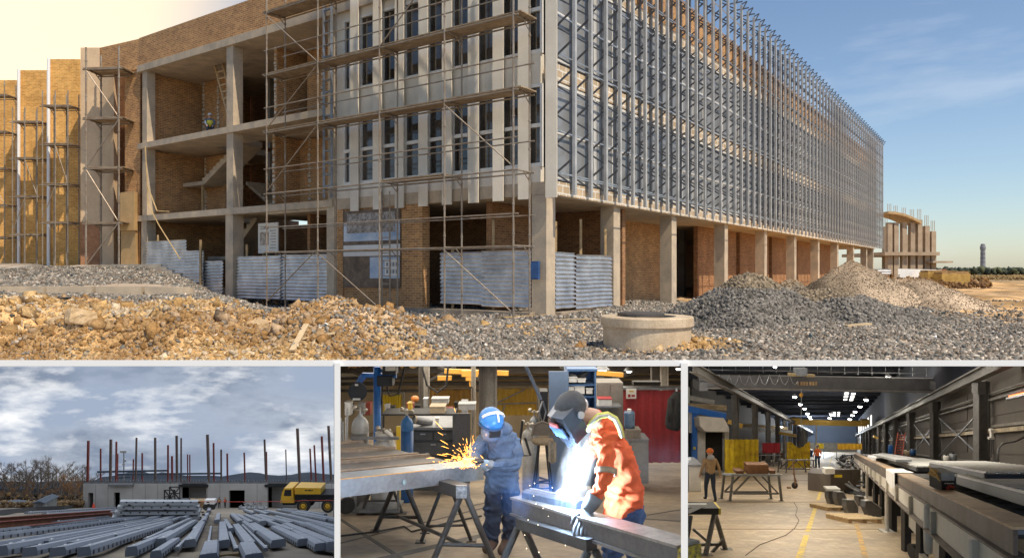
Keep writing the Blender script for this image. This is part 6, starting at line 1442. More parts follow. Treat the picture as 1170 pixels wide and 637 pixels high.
# orange welder
oj = mat('jacket_orange', (.74,.12,.03), .85, col2=(.60,.10,.03), scale=3, var=.15, bump=.6, bscale=7); jb = mat('jeans_blue', (.055,.10,.21), .9, col2=(.035,.065,.15), scale=6, var=.2, bump=.4, bscale=10)
LB = at(712, 450+F*E3/6.4, 6.4); t = thing('person', 'welder in an orange hi-vis jacket and black helmet leaning on the heavy beam', 'person', LB)
JB = rel(LB, {'pelvis': (714,582,6.38,(.19,.17)), 'belly': (717,556,6.38,(.225,.20)), 'chest': (706,512,6.28,(.245,.22)), 'neck': (682,477,6.20,.09), 'head': (656,474,6.12,.085), 'crown': (650,465,6.12,.08),
  'shL': (694,498,6.08,.10), 'elL': (692,545,5.93,.075), 'wrL': (676,574,5.90,.052), 'haL': (670,583,5.89,.04), 'shR': (684,500,6.45,.095), 'elR': (664,535,6.52,.075), 'wrR': (652,556,6.5,.05), 'haR': (647,561,6.48,.04),
  'hiL': (702,590,6.28,.125), 'knL': (700,636,6.3,.095), 'anL': (705,674,6.4,.06), 'toL': (690,682,6.35,.05), 'hiR': (722,590,6.5,.125), 'knR': (724,636,6.52,.095), 'anR': (728,670,6.6,.06), 'toR': (714,677,6.55,.05)})
skin_body('body', JB, BODY_E, [oj, jb, boot, skin, MATS['glove']], parent=t, sub=4, hem=at(715, 582, 6.35).z-LB.z, tilt=.35, folds=.012)
hc = at(651, 472, 6.08); f_ = V((-.62,-.42,-.62)).normalized(); sd = f_.cross(V((0,0,1))).normalized(); upv = sd.cross(f_).normalized(); ax = (sd, f_, upv)
mb = MB(); mb.ball(hc+upv*.04-f_*.04, (.13, .15, .125), 16, 11, ax); obj('hood', mb, mat('hood_black', (.045,.043,.042), .8, var=.3, bump=.4), t, True)
mb = MB(); hp = hc+f_*.06-upv*.02
ring = [(-.125,.0,.11), (-.15,.02,-.02), (-.12,.03,-.16), (0,.06,-.19), (.12,.03,-.16), (.15,.02,-.02), (.125,.0,.11), (0,.03,.14)]
fr = [hp+sd*(a*.85)+upv*b2+f_*(.07+b_) for a, b_, b2 in ring]; bkp = [hp+sd*a*1.0+upv*b2*1.0-f_*.06 for a, b_, b2 in ring]
mb.add(fr+bkp, [tuple(range(8))]+[(i, 8+i, 8+(i+1) % 8, (i+1) % 8) for i in range(8)]); obj('helmet_shell', mb, mat('helmet_black', (.03,.035,.045), .25, var=.2), t, False)
mb = MB(); cc_ = hp+f_*.118-upv*.02; mb.box(cc_, (.17, .012, .12), ax); obj('visor', mb, mat('visor_arc_lit', (.06,.12,.25), .05, .6, col2=(.25,.40,.65), scale=6, var=.3), t)  # blue light of the arc put into the visor colour
mb = MB(); mb.box(cc_+upv*.085, (.10, .016, .03), ax); obj('helmet_badge', mb, mat('badge_red', (.55,.10,.08), .5), t)
mb = MB(); mb.lathe(hc+sd*-.155+upv*.02, [(.03, 0), (.03, .02)], 12, ax=-sd); mb.ball(hc-upv*.02-f_*.13+sd*-.03, (.05,.05,.06), 8, 6); obj('headgear_knob', mb, MATS['galv'], t)
sil = mat('stripe_silver', (.62,.60,.50), .4, .2, var=.1); siy = mat('stripe_lime', (.60,.62,.10), .6)
def band(name, a, b_, u, r, h_, m_, m2):
    a = V(LB)+V(JB[a][:3]); b_ = V(LB)+V(JB[b_][:3]); c = a.lerp(b_, u); d = (b_-a).normalized()
    mb = MB(); mb.lathe(c-d*h_*.8, [(r*1.0, 0), (r, h_*1.6)], 20, ax=d, cap=False); obj(name, mb, m2, t, True)
    mb = MB(); mb.lathe(c-d*h_*.4, [(r*1.015, 0), (r*1.015, h_*.8)], 20, ax=d, cap=False); obj(name, mb, m_, t, True)
band('sleeve_stripe', 'shL', 'elL', .86, .092, .030, mat('cuff_tan', (.36,.27,.17), .8), mat('cuff_tan2', (.30,.22,.14), .8))
P = lambda px, row, y: at(px, row, y)
for off in (0,):
    mb = MB(); mb.path([P(672, 492, 5.98), P(676, 482, 5.95), P(684, 475, 5.95), P(694, 473, 6.0), P(703, 478, 6.02), P(708, 488, 5.98), P(711, 500, 5.96)], [.02, .024, .026, .026, .026, .026, .022], 6); obj('shoulder_stripe', mb, siy, t, True)
    mb = MB(); mb.path([P(672, 492, 5.965), P(676, 482, 5.93), P(684, 475.2, 5.93), P(694, 473.4, 5.98), P(703, 478.3, 6.0), P(708, 488, 5.958), P(711, 500, 5.94)], [.010, .013, .014, .014, .014, .014, .011], 6); obj('shoulder_stripe', mb, sil, t, True)
mb = MB(); mb.path([V(LB)+V(JB['elL'][:3]).lerp(V(JB['wrL'][:3]), .72), V(LB)+V(JB['wrL'][:3]), V(LB)+V(JB['haL'][:3])], [.072, .066, .05], 14); obj('gauntlet', mb, MATS['glove'], t, True)
mb = MB(); w_ = V(LB)+V(JB['wrL'][:3])+V((-.03,-.02,-.05)); hand(mb, w_, w_+V((-.06,-.06,-.10)), V((.9,-.35,.0)), V((-.35,.65,.6)), 1.35, .35); obj('glove', mb, MATS['glove'], t, True)
mb = MB(); w_ = V(LB)+V(JB['wrR'][:3]); hand(mb, w_, w_+V((-.1,0,-.05)), (0,.9,.2), (0,-.3,.9), 1.2, .6); obj('glove', mb, MATS['glove'], t, True)
t = thing('welding_torch', 'welding torch held at the bright arc', 'torch', at(648, 563, 6.4)); mb = MB(); mb.path([at(650, 558, 6.45), at(645, 566, 6.4), at(648, 575, 6.38)], [.014, .012, .008], 8); obj('nozzle', mb, MATS['galv'], t); mb = MB(); mb.path([at(650, 558, 6.45), at(655, 548, 6.6), at(660, 600, 6.9)], .012, 6); obj('lead', mb, MATS['black'], t)
# arc, sparks, glowing smoke, arc light and fill lamps
t = thing('welding_arc', 'blinding blue-white welding arc on the steel box', 'arc', at(652, 566, 6.30)); mb = MB(); mb.ball(at(652, 564, 6.28), (.035, .03, .04), 12, 8); obj('arc_core', mb, glow('arc', (.75, .88, 1), 60), t)
def vol(name, lab, c, r, col, es, dens, pw=2.5, tilt=0):  # smoke whose arc-lit glow is put in as emission
    m = bpy.data.materials.new(name); m.use_nodes = True; nt = m.node_tree; nt.nodes.remove(nt.nodes['Principled BSDF'])
    tc = nn(nt, 'ShaderNodeTexCoord'); ln = nn(nt, 'ShaderNodeVectorMath', operation='LENGTH'); nt.links.new(tc.outputs['Object'], ln.inputs[0])
    mr = nn(nt, 'ShaderNodeMapRange'); mr.inputs[1].default_value = 1.; mr.inputs[2].default_value = 0.; nt.links.new(ln.outputs['Value'], mr.inputs[0])
    p = nn(nt, 'ShaderNodeMath', operation='POWER'); p.inputs[1].default_value = pw; nt.links.new(mr.outputs[0], p.inputs[0])
    nz = noise(nt, 2.6, 4, .7, tc.outputs['Object'], .40, .62); q = nn(nt, 'ShaderNodeMath', operation='MULTIPLY'); nt.links.new(p.outputs[0], q.inputs[0]); nt.links.new(nz, q.inputs[1])
    a = nn(nt, 'ShaderNodeMath', operation='MULTIPLY'); a.inputs[1].default_value = es; nt.links.new(q.outputs[0], a.inputs[0])
    d = nn(nt, 'ShaderNodeMath', operation='MULTIPLY'); d.inputs[1].default_value = dens; nt.links.new(q.outputs[0], d.inputs[0])
    v = nn(nt, 'ShaderNodeVolumePrincipled'); v.inputs['Color'].default_value = (.8,.85,1,1); v.inputs['Emission Color'].default_value = (*col, 1)
    nt.links.new(a.outputs[0], v.inputs['Emission Strength']); nt.links.new(d.outputs[0], v.inputs['Density']); nt.links.new(v.outputs[0], nt.nodes['Material Output'].inputs['Volume'])
    mb = MB(); mb.ball((0,0,0), 1., 16, 10); o = obj(name, mb, m); o.location = c; o.scale = r; o.rotation_euler = (0, tilt, 0); o['kind'] = 'stuff'; return o
vol('arc_glow_fume', '', at(658, 540, 6.32), (.17, .16, .50), (.80,.90,1), 52, 1.0, 1.3, .22)
vol('blue_glow_fume', '', at(618, 568, 6.7), (.46, .3, .26), (.05,.28,1.), 7.0, .4, 1.6)
vol('glowing_smoke', '', at(752, 528, 11), (.9, .6, .5), (.25,.38,.6), .35, .25, 1.4)
mb = MB(); r_ = random.Random(3)
o0 = at(537, 531, 7.56)
for k in range(240):
    v0 = V((-abs(r_.gauss(.55, .6))+.30, r_.gauss(0, .4), r_.gauss(.75, .6))); t0_ = r_.uniform(0, .24)**1.15; dt2 = r_.uniform(.012, .05); pts = []
    for q in range(4):
        tt_ = t0_+dt2*q/3; p = o0+v0*tt_*1.35+V((0,0,-3.6*tt_*tt_)); pts.append(p)
    if pts[-1].z < o0.z-.05: continue
    mb.path(pts, [.0007, .0013, .0018, .0007], 4)
for k in range(90): d = V((r_.gauss(-.10,.11), r_.gauss(0,.03), abs(r_.gauss(.0,.028))-.01)); mb.tube(o0+d, o0+d+V((r_.uniform(-.05,.02), 0, r_.uniform(-.005,.03))), .0028, 4, .001)
struct('grinding_sparks', mb, glow('spark', (1, .40, .07), 9), kind='stuff')
mb = MB()
for k in range(26): p = at(r_.uniform(590, 660), r_.uniform(545, 635), 6.2); mb.ball(p, .0035, 5, 4)
struct('welding_sparks', mb, glow('spark_w', (1, .8, .55), 9), kind='stuff')
def point(name, p, e, col, r=.05):
    l = bpy.data.lights.new(name, 'POINT'); l.energy = e; l.color = col; l.shadow_soft_size = r; o = bpy.data.objects.new(name, l); COL.objects.link(o); o.location = p; return o
point('arc_light', at(646, 556, 6.0), 190, (.45, .68, 1), .05); point('spark_light', at(533, 522, 7.5), 5, (1, .5, .15), .05)
def fill_panel(name, px, y, sx, sy, e, col):
    """added fill lamp, unseen because it lies edge-on along the sloping ceiling"""
    l = bpy.data.lights.new(name, 'AREA'); l.shape = 'RECTANGLE'; l.size = sx; l.size_y = sy; l.energy = e; l.color = col
    o = bpy.data.objects.new(name, l); COL.objects.link(o); o.location = at(px, 418.35, y); o.rotation_euler = (-math.atan((418.35-311)/F), 0, 0); return o
fill_panel('bay_fill', 583, 8.2, 2.6, 5.0, 85, (1, .93, .82)); fill_panel('bay_fill', 583, 14.5, 5, 5, 230, (1, .9, .75)); fill_panel('bay_fill', 583, 25, 9, 9, 900, (1, .9, .75))  # fill lamps added overhead to brighten the welding bay
# ================================================================== the long fabrication hall
DV = (955-585)/F
def g4(y): return EYE-T4*y-E4
def hall(w, y, z=0.): return V((DV*y+w, y, g4(y)+z))
def fl4(px, row, h=0.): y = F*E4/(row-H4); return V(((px-585)/F*y, y, g4(y)+h))
def y4(row): return F*E4/(row-H4)
HD = V((DV, 1, -T4)).normalized(); HX = V((1, 0, 0))
Yend = 210
def along(mb, w, z, y0, y1, wd, ht):
    """a bar running the length of the hall, kept under the divider slab and right of the divider wall"""
    n = 1 if (z+ht < 3.1 and w > -4) else max(1, int((y1-y0)/1.5)); n = min(n, 60); b0 = len(mb.v); vs = []
    ks_ = [y0+(y1-y0)*(i/n)**1.6 for i in range(n+1)]
    for y in ks_:
        zc = EYE-(414-311)/F*y-g4(y)
        for (a, c) in ((w-wd/2, z), (w+wd/2, z), (w+wd/2, z+ht), (w-wd/2, z+ht)):
            p = hall(a, y, min(c, zc)); p.x = max(p.x, (783.5-585)/F*y); vs.append(p)
    fs = [(3, 2, 1, 0), tuple(len(vs)-4+i for i in range(4))]
    for i in range(n): fs += [(i*4+j, i*4+(j+1) % 4, i*4+4+(j+1) % 4, i*4+4+j) for j in range(4)]
    return mb.add(vs, fs)
fm = base_mat('hall_floor'); nt, b = fm[1], fm[2]
c = mixc(nt, noise(nt, .35, 6, .65, lo=.38, hi=.62), (.44,.33,.20), (.27,.21,.145)); c = mixc(nt, noise(nt, 2.2, 6, .75, lo=.52, hi=.66), c, (.50,.40,.27)); c = mixc(nt, 1., c, mixc(nt, noise(nt, 9, 4, .7), (1.15,)*3, (.8,)*3), 'MULTIPLY')
nt.links.new(c, b.inputs['Base Color']); b.inputs['Roughness'].default_value = .55
mb = MB(); mb.add([V((.2405*9, 9, g4(9))), hall(8, 4.0), hall(8, Yend), hall(-18, Yend), V((.2405*88, 88, g4(88))), V((.2405*40, 40, g4(40)))], [(0,1,2,3,4,5)]); struct('hall_floor', mb, fm[0])
mb = MB(); along(mb, -.62, .003, 10.5, 15.3, .115, .003); along(mb, -.62, .003, 15.9, 24, .11, .003); along(mb, -.62, .003, 25, 60, .11, .003); along(mb, -.62, .003, 62, 150, .11, .003); struct('painted_line', mb, mat('line_yellow', (.72,.52,.06), .7, col2=(.45,.34,.15), scale=7, var=.2, lo=.45, hi=.6))
mb = MB(); along(mb, .50, .003, 9, 17.5, .10, .003); struct('painted_line', mb, mat('line_orange', (.62,.36,.07), .7, col2=(.36,.26,.15), scale=6, var=.2, lo=.4, hi=.6))
mb = MB()
for row in (573, 604, 548): a, b_ = fl4(700, row, .003), fl4(1010, row, .003); mb.bar(a, b_, .025, .004)
mb.path([fl4(907, 573, .004), fl4(911, 580, .004), fl4(909, 588, .004), fl4(913, 594, .004), fl4(908, 603, .004), fl4(898, 611, .004), fl4(868, 622, .004), fl4(852, 634, .004)], .008, 4); struct('floor_joints', mb, mat('joint_dark', (.10,.08,.06), .9))
# shell
wallm = mat('hall_wall', (.115,.10,.085), .9, col2=(.085,.078,.072), scale=.5, var=.25); roofm = mat('hall_roof', (.045,.06,.11), .85, col2=(.03,.04,.075), scale=.2, var=.2)
t = thing('hall_building', 'long dark steel hall with wall panels, roof and end wall', 'building', hall(0, 30))
mb = MB(); along(mb, 6.1, -.2, 12, Yend, .2, 9.6); obj('side_wall', mb, wallm, t)
mb = MB(); along(mb, -16, -.2, 80, Yend, .2, 9.6); obj('side_wall', mb, wallm, t)
mb = MB(); along(mb, 5.96, 4.95, 24, Yend, .03, 4.5); obj('upper_cladding', mb, mat('upper_clad', (.020,.026,.045), .9, col2=(.014,.018,.032), scale=.3, var=.2), t)
mb = MB(); along(mb, -5, 9.0, 62, Yend, 26, .2); obj('roof', mb, roofm, t)
mb = MB(); p = hall(-16, Yend); q = hall(6.2, Yend); mb.bx(p.x, q.x, Yend, Yend+.3, p.z-.3, p.z+9.4); obj('end_wall', mb, mat('end_wall', (.22,.27,.36), .9, var=.15, scale=.1), t)
mb = MB(); mb.bx(p.x, q.x, Yend-.3, Yend-.02, p.z, p.z+2.6); obj('end_dado', mb, mat('dado', (.42,.36,.28), .9, var=.2), t)
for k in range(18):
    y = 64+k*8.2; mb = MB(); a, b_ = hall(max(-16, -.2*y+1), y, 8.75), hall(6, y, 8.75); mb.bar(a, b_, .3, .35); obj('roof_beam', mb, mat('roof_dark', (.018,.022,.035), .9), t)
for wd in (4.2, 4.9):
    for k in range(14):
        mb = MB(); y = 20+k*13; along(mb, 5.98, 3.0 if wd < 4.5 else 1.6, y, y+12.4, .03, 1.2); obj('wall_panel', mb, wallm, t)
mb = MB()
for z in (1.15, 2.55, 3.75): along(mb, 5.9, z, 13, Yend, .12, .10)
obj('girt', mb, mat('girt', (.22,.20,.175), .6, .3, var=.2), t)
mb = MB(); along(mb, 5.85, 2.35, 14, 120, .22, .14); obj('cable_tray', mb, mat('tray_tan', (.50,.40,.26), .6, var=.3), t)
mb = MB(); along(mb, 5.8, 3.55, 13, Yend, .08, .08); along(mb, 5.8, 3.8, 13, Yend, .05, .05); obj('pipe', mb, mat('pipe_dull', (.20,.19,.18), .6, .3, var=.2), t)
mb = MB(); along(mb, 5.9, 0, 14, Yend, .3, 1.0); obj('wall_dado', mb, mat('dado_grey', (.30,.27,.23), .9, col2=(.18,.16,.14), var=.2), t)
for k in range(7):
    y = 120+k*11; mb = MB(); p = hall(5.95, y, 4.9); mb.prism([p, hall(5.95, y+4, 4.9), hall(5.95, y+4, 6.9), hall(5.95, y, 6.9)], (-.05, 0, 0)); obj('lit_window', mb, MATS.get('day') or glow('day', (1, .95, .85), 2.2), t)
for (w0, y0, n, dy) in ((1.4, 95, 3, 6), (2.3, 96, 3, 6), (-.3, 150, 3, 9), (.6, 150, 3, 9)):
    for k in range(n):
        mb = MB(); along(mb, w0, 8.6, y0+k*dy-2, y0+k*dy+1.8, .55, .04); obj('skylight', mb, glow('skylight', (1, .97, .9), 3.0) if 'skylight' not in MATS else MATS['skylight'], t)
# columns and runway beams
cm1 = mat('hall_column', (.17,.165,.16), .5, .3, col2=(.11,.105,.10), var=.2)
def hcol(w, y, h, s, lab, grp, m_=cm1):
    b_ = hall(w, y); t = thing('hall_column', lab, 'column', b_, grp)
    mb = MB()
    for k in (-1, 1): mb.bx(b_.x+k*s*.5-.03, b_.x+k*s*.5+.03, y-s*.45, y+s*.45, b_.z, b_.z+h)
    mb.bx(b_.x-s*.47, b_.x+s*.47, y-.03, y+.03, b_.z, b_.z+h); obj('shaft', mb, m_, t)
    mb = MB(); mb.bx(b_.x-s*.8, b_.x+s*.8, y-s*.6, y+s*.6, b_.z, b_.z+.05); obj('base_plate', mb, m_, t)
    mb = MB(); mb.bx(b_.x-s*.7, b_.x+s*.1, y-s*.5, y+s*.5, b_.z+h-.5, b_.z+h); obj('bracket', mb, m_, t)
ordn = ['first', 'second', 'third', 'fourth', 'fifth', 'sixth', 'seventh', 'eighth', 'ninth', 'tenth', 'eleventh', 'twelfth']
for k in range(11): hcol(5.55, 27.6+k*12.9, 4.35, .38, f'{ordn[k]} dark H-column along the panelled wall counting from the camera end', 'columns along the panelled wall')
for k in range(11): hcol(-6.5, 47+k*11.3, 5.1, .34, f'{ordn[k]} dark H-column along the open aisle counting from the camera end', 'columns along the open aisle')
def runway(lab, w, z, y0, m_):
    t = thing('runway_beam', lab, 'beam', hall(w, y0, z)); mb = MB(); along(mb, w, z, y0, Yend-2, .34, .04); obj('bottom_flange', mb, m_, t)
    mb = MB(); along(mb, w, z+.04, y0, Yend-2, .06, .32); obj('web', mb, m_, t); mb = MB(); along(mb, w, z+.36, y0, Yend-2, .34, .05); obj('top_flange', mb, m_, t); mb = MB(); along(mb, w, z+.41, y0, Yend-2, .07, .08); obj('rail', mb, MATS['steel_grey'], t)
rw = mat('runway_grey', (.19,.185,.18), .65, .1, col2=(.13,.125,.12), scale=.5, var=.15)
runway('crane runway beam on the panelled wall side', 5.25, 4.28, 14, rw); runway('crane runway beam on the open aisle side', -6.3, 5.1, 32, rw)
mb = MB()
for k in range(10): y = 27.6+k*12.9; mb.bar(hall(5.7, y, 3.4), hall(5.7, y+12.5, 1.3), .05, .05); mb.bar(hall(5.7, y, 1.3), hall(5.7, y+12.5, 3.4), .05, .05)
single('wall_bracing', mb, MATS['steel_grey'], 'thin crossing brace rods along the panelled wall', 'bracing')
# bridge cranes
yc = 44.0; t = thing('bridge_crane', 'big grey bridge crane with festoon cable and hoist spanning the hall', 'crane', at(935, 440, yc)); cg = mat('crane_grey', (.20,.20,.205), .5, .3, col2=(.15,.15,.16), var=.1)
mb = MB(); a, b_ = at(798, 434, yc), at(1067, 439, yc); mb.bar(a, b_, .35, .75); obj('girder', mb, cg, t)
mb = MB(); mb.bar(a-V((0,.05,.42)), b_-V((0,.05,.42)), .6, .08); obj('bottom_flange', mb, mat('crane_flange', (.38,.35,.32), .45, .3), t)
mb = MB(); mb.bar(a+V((0,.8,.55)), b_+V((0,.8,.55)), .05, .05)
for k in range(18): p = a.lerp(b_, k/17)+V((0,.8,.4)); mb.tube(p, p+V((0,0,.5)), .02, 5)
obj('handrail', mb, MATS['steel_grey'], t)
mb = MB(); pts = []
for k in range(9):
    p = at(810+k*11.5, 427.5, yc-.4); pts += [p, p+V((.18,0,-.5)), p+V((.36,0,-.62)), p+V((.50,0,-.4))]
mb.path(pts, .018, 5); obj('festoon_cable', mb, MATS['galv'], t)
mb = MB(); mb.box(at(914.5, 424, yc-.4), (.65, .5, .42)); obj('hoist_cabinet', mb, mat('cab_grey', (.35,.38,.42), .5), t)
mb = MB(); mb.box(at(907, 427.5, yc-.4), (.6, .4, .16)); mb.box(at(925, 428.5, yc-.4), (.5, .4, .14)); obj('hoist_trolley', mb, mat('trolley_tan', (.55,.42,.22), .6), t)
mb = MB()
for k, wd in enumerate((.10, .16, .14, .10, .16, .14, .12)): x0 = at(909.5+k*3.4, 437, yc).x; z = at(0, 437.2, yc).z; mb.bx(x0, x0+wd*.8, yc-.23, yc-.20, z-.11, z+.11)
obj('lettering', mb, mat('letter_orange', (.65,.42,.20), .6), t)
for px, w_ in ((800, .8), (1065, .8)): mb = MB(); q = at(px, 439, yc); mb.box(q, (.5, 1.6, .5)); obj('end_truck', mb, cg, t)
mb = MB(); mb.tube(at(915.5, 444, yc-.4), at(915.5, 491, yc-.4), .018, 6); obj('pendant_cable', mb, MATS['galv'], t); mb = MB(); mb.ball(at(915.5, 451, yc-.4), (.12,.08,.14), 10, 7); obj('hook_block', mb, ob, t)
yc = 112; t = thing('bridge_crane', 'yellow bridge crane far down the hall', 'crane', at(950, 483, yc)); mb = MB(); a, b_ = at(905, 481.5, yc), at(990, 483.5, yc); mb.bar(a, b_, .5, .8); obj('girder', mb, mat('crane_yellow', (.75,.47,.10), .5, var=.1), t)
mb = MB(); mb.box(at(908, 479.5, yc), (1.2, 1, .7)); mb.box(at(988, 481.5, yc), (1.2, 1, .7)); obj('end_truck', mb, MATS['crane_yellow'], t); mb = MB(); mb.tube(at(932.5, 483, yc), at(932.5, 506, yc), .06, 6); obj('hook_cable', mb, MATS['crane_yellow'], t)
for i, (px0, r0, px1, r1, y) in enumerate(((832, 481, 848, 486.5, 50), (890, 494, 910, 497.5, 80), (998, 498, 1003, 500, 90))):
    mb = MB(); mb.bar(at(px0, r0, y), at(px1, r1, y), .2, .28); single('jib_boom', mb, MATS['crane_yellow'], ['yellow jib boom beside the blue machine', 'yellow jib boom far along the open aisle', 'short yellow jib on the panelled wall'][i], 'jib boom')
# lamps
lamps = [(885.5, 418.8, 33, 1.0), (1015, 431, 45, 1.5), (908, 453, 60, 1.2), (914.5, 461.5, 75, 1.1), (919.5, 466.5, 88, 1.0), (922.5, 472, 100, 1.0), (925, 476, 115, 1.0), (926.5, 478.7, 128, .9), (989.5, 456.5, 60, 1.2), (982.5, 464, 75, 1.1), (977, 470, 88, 1), (974, 474, 100, 1), (971, 478.5, 118, 1), (950, 473, 95, 1.2), (948, 477.3, 110, 1), (948.5, 483.5, 140, 1), (893, 487, 70, .7)]
bg_ = glow('highbay', (1, .97, .90), 28)
for i, (px, row, y, s_) in enumerate(lamps):
    p = at(px, row, y); row_ = 'the aisle-side row' if px < 940 else ('the wall-side row' if px > 960 else 'the short middle row')
    t = thing('high_bay_lamp', f"{['brightest near', 'large near'][i] if i < 2 else ordn[min(i-2, 11)]} glowing high-bay lamp in {row_}" + (' beyond the yellow crane' if i in (15,) else (' low over the aisle' if i == 16 else '')), 'lamp', p, 'high-bay lamps of the hall')
    r = .085*s_*y/45*1.2
    mb = MB(); mb.ball(p, (r, r, r*.6), 12, 7); obj('bulb', mb, bg_, t)
    mb = MB(); mb.lathe(p+V((0,0,r*.35)), [(r*1.3, 0), (r*1.0, r*.4), (r*.4, r*.8), (r*.3, r*1.1)], 14); obj('reflector', mb, MATS['steel_grey'], t)
    if i in (1, 2, 4, 8, 10, 13, 7, 15): point('high_bay', p-V((0,0,r*2)), {1: 350, 2: 400, 4: 600, 8: 400, 10: 600, 13: 700, 7: 700, 15: 800}[i], (1,.94,.82), .3)
fill_panel('hall_fill', 978, 17, 5.5, 8, 330, (1,.90,.72)); fill_panel('hall_fill', 978, 30, 11, 13, 650, (1,.90,.74)); fill_panel('hall_fill', 978, 50, 16, 18, 550, (1,.92,.80))  # unseen overhead fill added to brighten the hall

for y_ in (165, 190): point('end_wall_fill', hall(-4, y_, 6), 9000, (.8,.9,1), .5)  # fill lights added to lift the dark end wall
point('aisle_fill', at(835, 419.5, 15), 160, (1,.92,.78), 0); point('aisle_fill', at(880, 419.5, 28), 420, (1,.92,.78), 0); point('aisle_fill', at(812, 419.5, 38), 700, (1,.95,.88), 0)  # unseen point lights added to brighten the aisle and table girders
# roller table
t = thing('roller_table', 'long raised roller table with rusty rails and white girders along the hall', 'roller table', hall(1.2, 15))
rail_t = mat('rail_top', (.52,.36,.21), .55, .2, col2=(.30,.18,.10), scale=3, var=.25); rail_b = mat('rail_brown', (.10,.065,.045), .6, .3, col2=(.17,.14,.12), scale=2, var=.3); wg = mat('girder_cream', (.78,.74,.66), .6, col2=(.66,.62,.55), scale=1.2, var=.1)
YT0, YT1 = 4.6, 44
for w_ in (1.14, 3.0):
    mb = MB(); along(mb, w_+.10, 1.365, YT0, YT1, .24, .018); obj('rail_top', mb, rail_t, t)
    mb = MB(); along(mb, w_, 1.20, YT0, YT1, .03, .163); along(mb, w_+.02, 1.17, YT0, YT1, .14, .02); obj('rail_web', mb, rail_b, t)
    mb = MB(); along(mb, w_-.02, .93, YT0, YT1, .03, .235); obj('girder_web', mb, wg, t); mb = MB(); along(mb, w_-.02, .90, YT0, YT1, .16, .02); obj('girder_flange', mb, rail_b, t)
    for k in range(12): mb = MB(); y = 5.6+k*2.4; mb.prism([hall(w_-.09, y, .92), hall(w_-.03, y, .92), hall(w_-.03, y, 1.168), hall(w_-.09, y, 1.168)], (0, .03, -T4*.03)); obj('stiffener', mb, wg, t)
for k, y in enumerate((10.4, 15.9, 26.2, 36.5)):
    for w_ in (1.12, 2.98):
        if k == 0 and w_ < 2: continue
        mb = MB(); p = hall(w_, y); mb.tube(p+V((0,0,.02)), p+V((0,0,.91)), .045, 12); mb.box(p+V((0,0,.015)), (.26, .26, .03)); obj('leg', mb, mat('leg_pale', (.50,.48,.45), .5, var=.1), t)
mb = MB(); p = hall(1.08, 8.62); mb.path([p+V((0,-.03,1.17)), p+V((0,-.03,.8)), p+V((0,-.03,.66))], [.05, .05, .045], 14); mb.ball(p+V((0,-.03,.66)), .045, 12, 8); mb.ball(p+V((0,-.03,1.17)), .05, 12, 8); obj('end_bracket', mb, MATS['frame_white'], t, True)
mb = MB(); along(mb, 1.35, .45, 6, 14.5, .10, .25); along(mb, 1.25, .15, 6, 11, .08, .18); along(mb, 2.3, .5, 5, 40, .12, .3); obj('lower_frame', mb, mat('lower_cream', (.42,.40,.36), .6, var=.1), t)
for y in (8.2, 10.6, 13, 16, 19.5, 23, 27, 32): mb = MB(); p = hall(1.3, y); mb.bx(p.x-.02, p.x+.9, y-.05, y+.05, p.z+.35, p.z+.6); mb.bx(p.x-.1, p.x+.02, y-.06, y+.06, p.z, p.z+.9); obj('under_support', mb, MATS['black'], t)
mb = MB()
for y in (11.6, 12.2): mb.lathe(hall(1.3, y, .12), [(.03, -.04), (.12, -.04), (.12, .04), (.03, .04)], 16, ax=(1,0,0))
obj('wheel', mb, MATS['rubber'], t)
mb = MB()
for k in range(56): y = 5+k*.7; mb.tube(hall(1.2, y, 1.30), hall(2.95, y, 1.30), .045, 8)
obj('rollers', mb, mat('roller', (.12,.12,.125), .4, .6), t)
gr = mat('grating_top', (.56,.57,.58), .5, .3, var=.15); gd = mat('grating_side', (.07,.075,.085), .5, .4, var=.2)
def grating(lab, w0, w1, y0, y1, z, h, n, sk=0.):
    t = thing('grating_panel', lab, 'grating panel', hall((w0+w1)/2, (y0+y1)/2, z), 'panels lying on the roller table'); 
    mb = MB()
    for k in range(n+1): w_ = w0+(w1-w0)*k/n; along(mb, w_, z+h, y0, y1, .026, .022)
    m_ = int((y1-y0)/.34)
    for k in range(m_+1): y = y0+(y1-y0)*k/m_; mb.bar(hall(w0, y, z+h+.026), hall(w1, y, z+h+.026), .06, .008)
    obj('grid', mb, gr, t)
    mb = MB(); along(mb, w0, z, y0, y1, .05, h); along(mb, w1, z, y0, y1, .05, h); mb.bar(hall(w0-.02, y0, z+h/2), hall(w1+.02, y0, z+h/2), .05, h); mb.bar(hall(w0, y1, z+h/2), hall(w1, y1, z+h/2), .05, h)
    mb.prism([hall(w0, y0, z+.01), hall(w1, y0, z+.01), hall(w1, y0, z+h-.02), hall(w0, y0, z+h-.02)], hall(w0, y1)-hall(w0, y0)); obj('frame', mb, gd, t)
grating('near grating panel with a dark steel edge on the roller table', 1.62, 2.85, 5.6, 9.6, 1.385, .10, 9)
grating('upper grating panel overlapping the near one', 1.75, 2.8, 8.4, 13.4, 1.50, .07, 8)
grating('far grating panel on the roller table', 1.6, 2.7, 14.2, 22, 1.385, .08, 8)
for i, (w0, y0, y1) in enumerate(((1.5, 16, 26), (1.9, 24, 34), (2.4, 23, 38))):
    mb = MB(); along(mb, w0, 1.40+.1*(i == 0)+.03, y0, y1, .35, .05); single('flat_bar', mb, MATS['galv'], ['pale flat bar lying beyond the drape', 'pale flat bar in the middle of the far table', 'pale flat bar against the far rail'][i], 'flat bar')
